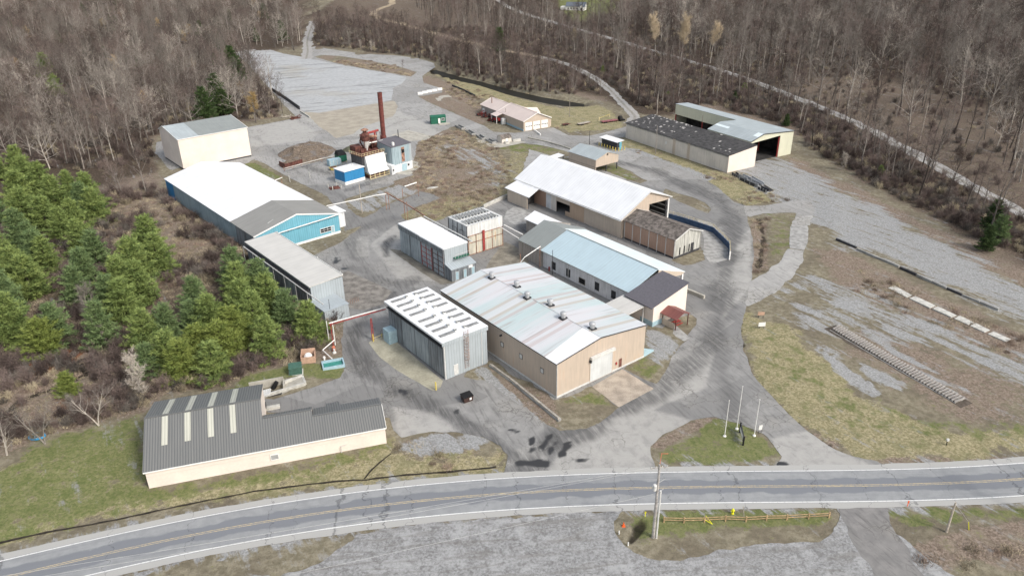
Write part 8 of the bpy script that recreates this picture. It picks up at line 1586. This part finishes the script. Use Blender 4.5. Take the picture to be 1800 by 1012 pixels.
def vegetation():
    random.seed(5)
    B = dict(bare_a=dict(seed=1, spread=.72, dens=1.1, tw=.045), bare_b=dict(seed=2, h=17, spread=.62, up=.7, trunk=.35, dens=1.2, tw=.045), bare_c=dict(seed=3, h=15, spread=.9, up=.3, trunk=.22, limbs=10, dens=1.1, tw=.045), bare_d=dict(seed=4, h=18, spread=.5, trunk=.45, limbs=8, up=.7, tw=.045), bare_e=dict(seed=5, h=14.5, spread=.8, forks=2, trunk=.25, limbs=7, tw=.045), bare_f=dict(seed=6, h=16, spread=.68, up=.5, dens=1.25, tw=.045))
    tw = dict(bare_a=('bark', 'twig'), bare_b=('bark', 'twig_mauve'), bare_c=('bark_pale', 'twig_pale'), bare_d=('bark_pale', 'twig'), bare_e=('bark', 'twig_mauve'), bare_f=('bark_dark', 'twig_brown'))
    for k, c in B.items(): proto_tree(k, 'bare', c, *tw[k])
    proto_tree('tall_thin', 'bare', dict(seed=11, h=20, spread=.26, trunk=.55, limbs=6, up=.7, dens=.8, r0=.22), 'bark', 'twig'); proto_tree('tall_dark', 'bare', dict(seed=12, h=19, spread=.32, trunk=.45, limbs=7, up=.7, dens=.8, r0=.24), 'bark_dark', 'twig_mauve')
    proto_tree('straw', 'bare', dict(seed=13, h=17, spread=.36, trunk=.40, limbs=14, up=1.3, dens=1.6, r0=.2), 'bark_pale', 'twig_straw'); proto_tree('gold', 'bare', dict(seed=14, h=11, spread=.42, trunk=.3, limbs=10, up=.9, dens=1.3, tw=.06), 'bark', 'twig_gold')
    proto_tree('sapling', 'bare', dict(seed=15, h=8, spread=.5, trunk=.12, limbs=14, up=.9, dens=1.0, r0=.11, twig=.8), 'bark_pale', 'twig_pale'); proto_tree('sapling_b', 'bare', dict(seed=16, h=9, spread=.42, trunk=.3, limbs=8, up=.7, dens=.8, r0=.10, twig=.9), 'bark', 'twig_mauve')
    proto_tree('open_tree', 'bare', dict(seed=17, h=12, spread=.62, trunk=.28, limbs=7, up=.7, dens=.8, forks=2, r0=.19), 'bark_pale', 'twig')
    Pn = dict(pine_a=dict(seed=21, rad_=5.0, peak=.60, base=.02, dens=1.2), pine_b=dict(seed=22, h=11, rad_=4.9, peak=.52, base=.02, dens=1.15), pine_c=dict(seed=23, h=13, rad_=5.0, peak=.60, base=.02, dens=1.15), pine_d=dict(seed=24, h=10, rad_=4.5, peak=.46, base=.02, dens=1.15), pine_e=dict(seed=25, h=12, rad_=4.8, peak=.6, base=.02, dens=1.15))
    mt = dict(pine_a='needle', pine_b='needle', pine_c='needle_blue', pine_d='needle_yel', pine_e='needle')
    for k, c in Pn.items(): proto_tree(k, 'pine', c, 'bark_dark', mt[k])
    proto_tree('hemlock', 'pine', dict(seed=26, h=12, rad_=3.9, levels=15, dens=1.0, peak=.55), 'bark_dark', 'needle_dark')
    # --- pines, each from the tip the photo shows
    tips = [(249,379,12,'a'),(222,418,12,'b'),(198,451,11.5,'a'),(155,401,11,'c'),(134,434,11,'c'),(121,463,10,'c'),(97,364,10,'a'),(50,402,11,'c'),(67,414,10,'e'),(13,434,11,'a'),(34,448,10.5,'b'),(0,515,11,'a'),(81,530,10.5,'c'),(60,560,8.5,'d'),
      (333,483,10,'c'),(359,515,9.5,'e'),(403,431,11,'c'),(410,461,11,'a'),(447,452,11,'c'),(420,490,11,'a'),(463,478,11,'e'),(437,512,10.5,'a'),(282,530,9,'c'),(242,543,9,'a'),(285,581,8.5,'b'),(339,571,8.5,'d'),(400,540,9.5,'d'),(380,565,9,'d'),(537,529,8.8,'a'),
      (20,255,12,'a'),(60,283,12,'e'),(144,302,12,'a'),(20,300,12,'b'),(84,307,12,'a'),(134,318,11.5,'c'),(27,330,12,'b'),(118,348,11,'e'),(67,345,11,'b'),(18,365,11,'c'),(155,330,10.5,'a'),(-20,400,12,'a'),(-15,470,12,'c'),(230,455,11,'e'),(265,410,11,'a'),(205,490,10,'b'),(180,480,10,'c'),(330,525,8.5,'c'),(310,600,8,'d'),(365,600,8,'b'),(250,600,7.5,'c'),(495,505,9.5,'c'),(-30,330,12,'c')]
    own = {28: 'lone dense pine at the corner of the pump pit beside the long grey kiln', 13: 'spreading bright green pine alone above the red brown needle patch', 27: 'yellowish pine in front of the kiln stand, nearest the brook', 26: 'tall yellow green pine at the front of the stand below the kiln', 0: 'pine standing farthest back right in the stand above the bare hollow', 12: 'blue green pine behind the spreading bright green pine', 24: 'bushy green pine at the front edge of the stand over the office building', 6: 'isolated rounded pine between the upper stand and the middle stand', 11: 'pine cut by the left frame edge halfway down', 45: 'small dark pine nearest the trunk of the pale leafless tree'}
    for k, (px, py, h, v) in enumerate(tips):
        p = P(px, py, h); hh = {'a': 12, 'b': 11, 'c': 13, 'd': 10, 'e': 12}[v]; s = h/hh
        reg = ('green pine in the upper left stand beside the bare wood', 'pines of the upper left stand') if py < 370 else (('green pine in the middle stand left of the turquoise hall', 'pines of the middle stand') if px < 300 and py < 500 else ('green pine in the stand below the long grey kiln', 'pines of the lower stand'))
        wide = s*(1.2 if h > 9.5 else 1.28); T = plant_tree('pine_tree', 'pine_'+v, p[0], p[1], wide, own.get(k, reg[0]), None if k in own else reg[1], sz=s)
    ev_spots = []; rr = np.random.RandomState(3); bases = [P(t[0], t[1], t[2])[:2] for t in tips]
    for poly, h, reg in (([(-40,250),(60,275),(150,300),(172,325),(120,395),(60,470),(-40,500)], 11.5, ('green pine in the upper left stand beside the bare wood', 'pines of the upper left stand')), ([(150,395),(250,375),(292,430),(280,500),(200,560),(130,520),(95,470),(110,430)], 11, ('green pine in the middle stand left of the turquoise hall', 'pines of the middle stand')), ([(335,480),(400,430),(470,450),(500,500),(480,560),(400,600),(330,620),(250,600),(230,550)], 9.5, ('green pine in the stand below the long grey kiln', 'pines of the lower stand'))):
        W = PX(poly, h); xs_ = [q[0] for q in W]; ys_ = [q[1] for q in W]
        for _ in range(700):
            q = np.array([rr.uniform(min(xs_), max(xs_)), rr.uniform(min(ys_), max(ys_))])
            if sdf(W, q[:1], q[1:])[0] > 0 and min(math.hypot(*(q-b_)) for b_ in bases) > 8.6 and all(sdf(bb, q[:1], q[1:])[0] < -3 for bb in BUILT):
                bases.append(q); v = 'abcde'[rr.randint(5)]; s = h/{'a': 12, 'b': 11, 'c': 13, 'd': 10, 'e': 12}[v]*rr.uniform(.82, 1.02); plant_tree('pine_tree', 'pine_'+v, q[0], q[1], s*1.05, reg[0], reg[1], sz=s)
    print('pines', len(bases))
    for px, py, h, v, lb in ((402,80,17,'hemlock','tall dark evergreen at the wood edge beside the upper lot'),(412,98,14,'hemlock','shorter dark evergreen touching the upper lot corner'),(374,128,16,'hemlock','round dark evergreen inside the wood left of the upper lot'),(352,152,15,'hemlock','dark evergreen behind the cream shed in the wood'),(385,150,13,'hemlock','low dark evergreen under the bare edge trees'),(70,92,13,'pine_a','bright green evergreen deep in the left wood'),(90,130,11,'pine_e','yellow green evergreen deep in the left wood, nearer one'),
       (1757,350,9,'hemlock','dark evergreen leaning over the gravel lot at the right edge'),(1767,375,8,'pine_c','green evergreen at the right edge below the track'),(1745,395,7,'hemlock','small dark evergreen low on the right wood edge'),(877,48,15,'hemlock','narrow evergreen behind the dead white tree on the creek bank'),(1310,145,5,'pine_e','small evergreen in the brush above the barn roof'),(1293,160,4,'hemlock','tiny evergreen in the brush behind the barn'),(1385,200,5,'hemlock','evergreen close behind the barn wall'),(1060,115,4,'pine_e','small green shrub pine beside the gravel track bend'),(1175,160,2.6,'pine_e','tiny green pine on the bank behind the pale pole'),(1550,290,4,'pine_e','small green pine in the brush right of the barn'),(200,-5,14,'hemlock','dark evergreen at the top edge of the left wood'),(110,655,5,'pine_d','small yellow green bush by the brook'),(540,660,0,'','')):
        if not h: continue
        ev_spots.append(P(px, py, h)[:2]); p = P(px, py, h); hh = {'hemlock': 12, 'pine_a': 12, 'pine_e': 12, 'pine_c': 13, 'pine_d': 10}[v]; plant_tree('evergreen_tree', v, p[0], p[1], h/hh*1.15, lb, sz=h/hh)
    # --- bare trees that stand out
    own = [(79,779,8.5,'open_tree',12,'grey leafless tree at the lawn edge beside the blue paddling pool'),(173,748,8,'open_tree',12,'pale forked leafless tree on the lawn edge left of the office building'),(165,575,9.5,'sapling',8,'pale leafless tree shaped like a fan among the pines'),(253,697,9,'sapling',8,'pale leafless tree behind the office building corner'),(180,660,7,'sapling_b',9,'small leafless tree leaning over the brook bend'),(12,800,7,'open_tree',12,'small leafless tree at the left frame edge above the lawn'),(185,612,5.5,'sapling',8,'low pale leafless tree in the gap below the pines'),
      (88,297,15,'bare_c',16,'wide spreading pale tree at the edge of the left wood above the pines'),(258,342,16,'bare_b',18,'tall pale trunked tree at the corner of the white roofed hall'),(160,290,15,'tall_thin',20,'leaning pale snag beside the wide spreading tree'),(192,300,12,'tall_thin',20,'thin broken snag left of the cream shed'),(215,345,12,'bare_e',15,'multi stemmed leafless tree left of the white roofed hall'),(450,216,12.5,'gold',11,'orange brown leafless tree in front of the upper lot wall'),(474,205,10,'bare_e',15,'brown leafless tree beside the timber pile'),(497,200,9,'bare_f',17,'small dark leafless tree against the upper lot surface'),(255,195,9,'gold',11,'bright golden tree inside the left wood'),(420,190,11,'bare_a',17,'grey leafless tree behind the cream shed ridge'),(30,170,17,'bare_c',16,'pale spreading tree at the left frame edge in the wood'),
      (882,132,17,'bare_d',19,'dead white trunked tree on the creek bank'),(1037,500,0,'',1,''),(843,133,17,'bare_d',19,'pale trunked tree where the creek begins'),(847,160,0,'',1,''),(965,163,13,'bare_b',18,'leafless tree on the near creek bank'),(907,120,16,'tall_thin',20,'thin tall tree left of the narrow evergreen'),(708,124,6,'sapling_b',9,'tiny bare tree on the brown island of the upper lot'),(616,86,13,'bare_c',16,'pale white stemmed clump behind the upper lot'),
      (1152,105,25,'straw',17,'straw coloured feathery tree above the track, left of three'),(1195,120,28,'straw',17,'tallest straw coloured feathery tree above the track, in the middle'),(1248,112,22,'straw',17,'straw coloured feathery tree above the track, right of three'),(1010,95,15,'straw',17,'small straw coloured tree beyond the track'),
      (1636,318,19,'bare_a',17,'large leafless tree leaning left across the track on the right'),(1598,300,13,'bare_e',15,'forked leafless tree beside the woodland track'),(1666,345,15,'bare_f',17,'dark crooked tree in the lower right of the wood'),(1705,290,17,'tall_thin',20,'tall pale leaning tree in the right clearing'),(1780,315,16,'bare_d',19,'leafless tree at the right frame edge above the track'),(1405,165,14,'bare_e',15,'forked leafless tree at the track above the barn'),(1482,300,6,'sapling',8,'small pale dead tree right of the barn'),(1490,200,14,'bare_c',16,'pale crowned tree beside the track pole'),
      (1812,905,12,'bare_f',17,'dark leafless tree reaching in over the road at the right frame edge'),(1745,410,9,'sapling_b',9,'bare tree at the right wood edge beside the evergreen'),(1560,330,8,'sapling_b',9,'slim bare tree in the brush between barn and track')]
    own_pts = []
    for px, py, h, v, h0, lb in own:
        if not v: continue
        p = P(px, py); plant_tree('bare_tree', v, p[0], p[1], h/h0, lb); own_pts.append(p[:2])
    # --- the woods
    names = ['bare_a', 'bare_b', 'bare_c', 'bare_d', 'bare_e', 'bare_f', 'tall_thin', 'tall_dark', 'sapling', 'sapling_b', 'gold', 'hemlock']
    L1 = pick_points([LEFTWOOD], 7.2, 31, 470); L2 = pick_points([LEFTWOOD], 9.5, 32, 1000, avoid=3); L2 = L2[L2[:, 1] > 470]
    Mw = pick_points([MIDWOOD], 6.2, 33, 900, keep=lambda X, Y, r: (r.rand(len(X)) < .85) & (sdf(CREEKW, X, Y) < -1.5))
    clr = PX([(1420,270),(1560,300),(1700,350),(1850,420),(1900,480),(1850,300),(1600,215),(1500,190),(1480,160),(1450,200)])
    R1 = pick_points([RIGHTLOW], 6.2, 34, 1000, keep=lambda X, Y, r: r.rand(len(X)) < .72)
    hollow = PX([(1405,160),(1450,130),(1560,140),(1700,170),(1900,240),(1900,420),(1700,330),(1560,250),(1460,205)])
    lawn = PX([(960,40),(975,-14),(1120,-14),(1100,25),(1060,45)])
    R2 = pick_points([RIGHTHIGH], 7.6, 35, 980, keep=lambda X, Y, r: (sdf(lawn, X, Y) < 0) & (r.rand(len(X)) < np.where(sdf(hollow, X, Y) > 0, .34, .95)))
    sets = [(L1, [0, 1, 2, 3, 4, 5, 1, 0, 3, 4], 'left'), (L2, [0, 1, 2, 4, 5, 1, 3, 0], 'left'), (Mw, [9, 4, 5, 1, 7, 8], 'mid'), (R1, [6, 7, 6, 9, 7, 9, 3, 1], 'low'), (R2, [6, 7, 0, 3, 1, 6, 5, 2, 7], 'high')]
    r = np.random.RandomState(77); allp = []
    for pts, ch, reg in sets:
        for p in pts:
            if any((p[0]-q[0])**2+(p[1]-q[1])**2 < 9 for q in own_pts): continue
            if any(abs(p[0]/p[1]*q[1]-q[0]) < 4.5 and -4 < q[1]-p[1] < 26 for q in ev_spots if q[0] < -20): continue
            px, py = project(np.array([p[0]]), np.array([p[1]])); d = math.hypot(p[0], p[1]); vis = -60 < px[0] < 1860
            k = ch[r.randint(len(ch))]; u_ = r.rand(); k = k if u_ > .03 or reg != 'left' or d < 330 else (10 if u_ > .018 else 11); far = {8: 1.0, 9: 1.0}.get(k, 1.0); allp.append((d if vis else d+4000, p[0], p[1], k, r.uniform(.58, 1.12)*dict(mid=.85, low=1.0, high=1.28, left=1.0)[reg], reg, px[0], py[0]))
    allp.sort(key=lambda a: a[0]); cut = 250
    lab = dict(left=('leafless grey brown tree in the near edge of the left wood', 'near trees of the left wood'), mid=('leafless tree in the thicket between the upper lot and the creek', 'trees of the creek thicket'), low=('slender leafless tree between the barn yard and the woodland track', 'trees below the woodland track'), high=('leafless tree in the open wood beyond the woodland track', 'near trees beyond the woodland track'))
    for a in allp[:cut]: plant_tree('bare_tree', names[a[3]], a[1], a[2], a[4], *lab[a[5]])
    rest = allp[cut:]; J = [joined(n) for n in names]; print('trees', len(allp))
    scatter('far_woods', J, np.array([[a[1], a[2]] for a in rest]), 'brown grey leafless woods covering the far ground', 'woods', seed=5, idx=np.array([a[3] for a in rest], np.int32), scales=np.array([a[4] for a in rest], np.float32), tilt=.03)
    # --- brush under and around the woods
    SH = [tri_mesh('shrub%d' % k, shrub(50+k, h, w, n), m) for k, (h, w, n, m) in enumerate(((2.2, 1.6, 26, 'twig_mauve'), (1.8, 2.0, 30, 'twig'), (2.8, 1.8, 24, 'twig_mauve'), (1.5, 1.8, 24, 'weed')))]
    gap = [(270,330),(300,350),(420,425),(600,540),(600,600),(560,620),(500,640),(440,655),(380,685),(300,690),(255,715),(60,772),(-60,800),(-200,700),(-200,420),(150,350)]
    S1 = pick_points([LEFTWOOD], 4.0, 41, 420); S2 = pick_points([MIDWOOD], 3.4, 42, 700, keep=lambda X, Y, r: sdf(CREEKW, X, Y) < -1); S3 = pick_points([RIGHTLOW], 2.7, 43, 600); S4 = pick_points([gap], 2.0, 44, 300, keep=lambda X, Y, r: (fbm(X, Y, 12, 5, 2) > -.22) & (pdist(BROOK, X, Y) > 1.2)); S5 = pick_points([RIGHTHIGH], 4.5, 45, 600, keep=lambda X, Y, r: r.rand(len(X)) < np.where(sdf(hollow, X, Y) > 0, .30, .7))
    edge = pick_points([[(-60,800),(60,772),(255,715),(262,700),(60,755),(-60,780)]], 1.5, 46, 200, avoid=.5)
    pts = np.concatenate([S1, S2, S3, S4, S5, edge]); print('shrubs', len(pts)); scatter('brushwood', SH, pts, 'tangled leafless brush under and between the trees', 'brush', .55, 1.35, 8)
    # --- dry weeds and brambles
    WD = [tri_mesh('weed%d' % k, weed(70+k, h, w), m) for k, (h, w, m) in enumerate(((.7, 1.2, 'weed'), (.5, 1.4, 'weed'), (.8, 1.0, 'weed_red'), (.45, 1.6, 'weed')))]
    field = [(722,300),(735,250),(800,228),(870,256),(900,300),(893,348),(790,380),(740,392),(700,378),(740,345)]; bank = [(1062,255),(1110,250),(1280,310),(1395,352),(1310,360),(1230,312),(1150,285)]; bank2 = [(1306,548),(1400,590),(1500,680),(1640,750),(1850,770),(1850,805),(1540,810),(1420,755),(1330,665)]; bank3 = [(1440,440),(1500,450),(1620,520),(1800,590),(1800,640),(1600,560),(1480,500)]; bank4 = [(770,130),(860,165),(960,215),(1000,235),(900,190),(850,200),(780,160)]; bank5 = [(640,835),(690,785),(790,778),(880,798),(890,825),(700,840)]; isl = [(553,100),(650,107),(733,127),(722,135),(640,121)]; b6 = [(1318,385),(1350,382),(1355,480),(1320,485)]; b7 = [(1430,715),(1640,745),(1850,770),(1850,810),(1545,812),(1470,785)]
    A = pick_points([field], 1.7, 51, 400, avoid=.6, keep=lambda X, Y, r: fbm(X, Y, 8, 6, 3) > -.25); Bk = pick_points([bank, bank3, bank4, bank5, isl, b6], 1.9, 52, 600, avoid=.5, keep=lambda X, Y, r: fbm(X, Y, 6, 7, 3) > -.05); C = pick_points([gap], 1.9, 53, 300, avoid=.6)
    E_ = pick_points([[(1600,1000),(1660,960),(1850,950),(1850,1000)]], 2.4, 54, 200, avoid=.5)
    pts = np.concatenate([A, Bk, C, E_]); print('weeds', len(pts)); scatter('dry_weeds', WD, pts, 'dry weeds and brambles on banks and in the brush field', 'weeds', .6, 1.4, 9, tilt=.1)

# ================================================================ ASSEMBLY
for f in (b_tan, b_gc, b_k2, b_k3, b_roof2, b_blue, b_beige, b_dark, b_wlong, b_shing, b_lb, b_canopy, b_annex, b_ldark, b_barn, b_garage, b_raised, b_small, b_boiler): f()
yard_things()
ground(); paving()
vegetation()
print('objects', len(bpy.data.objects))
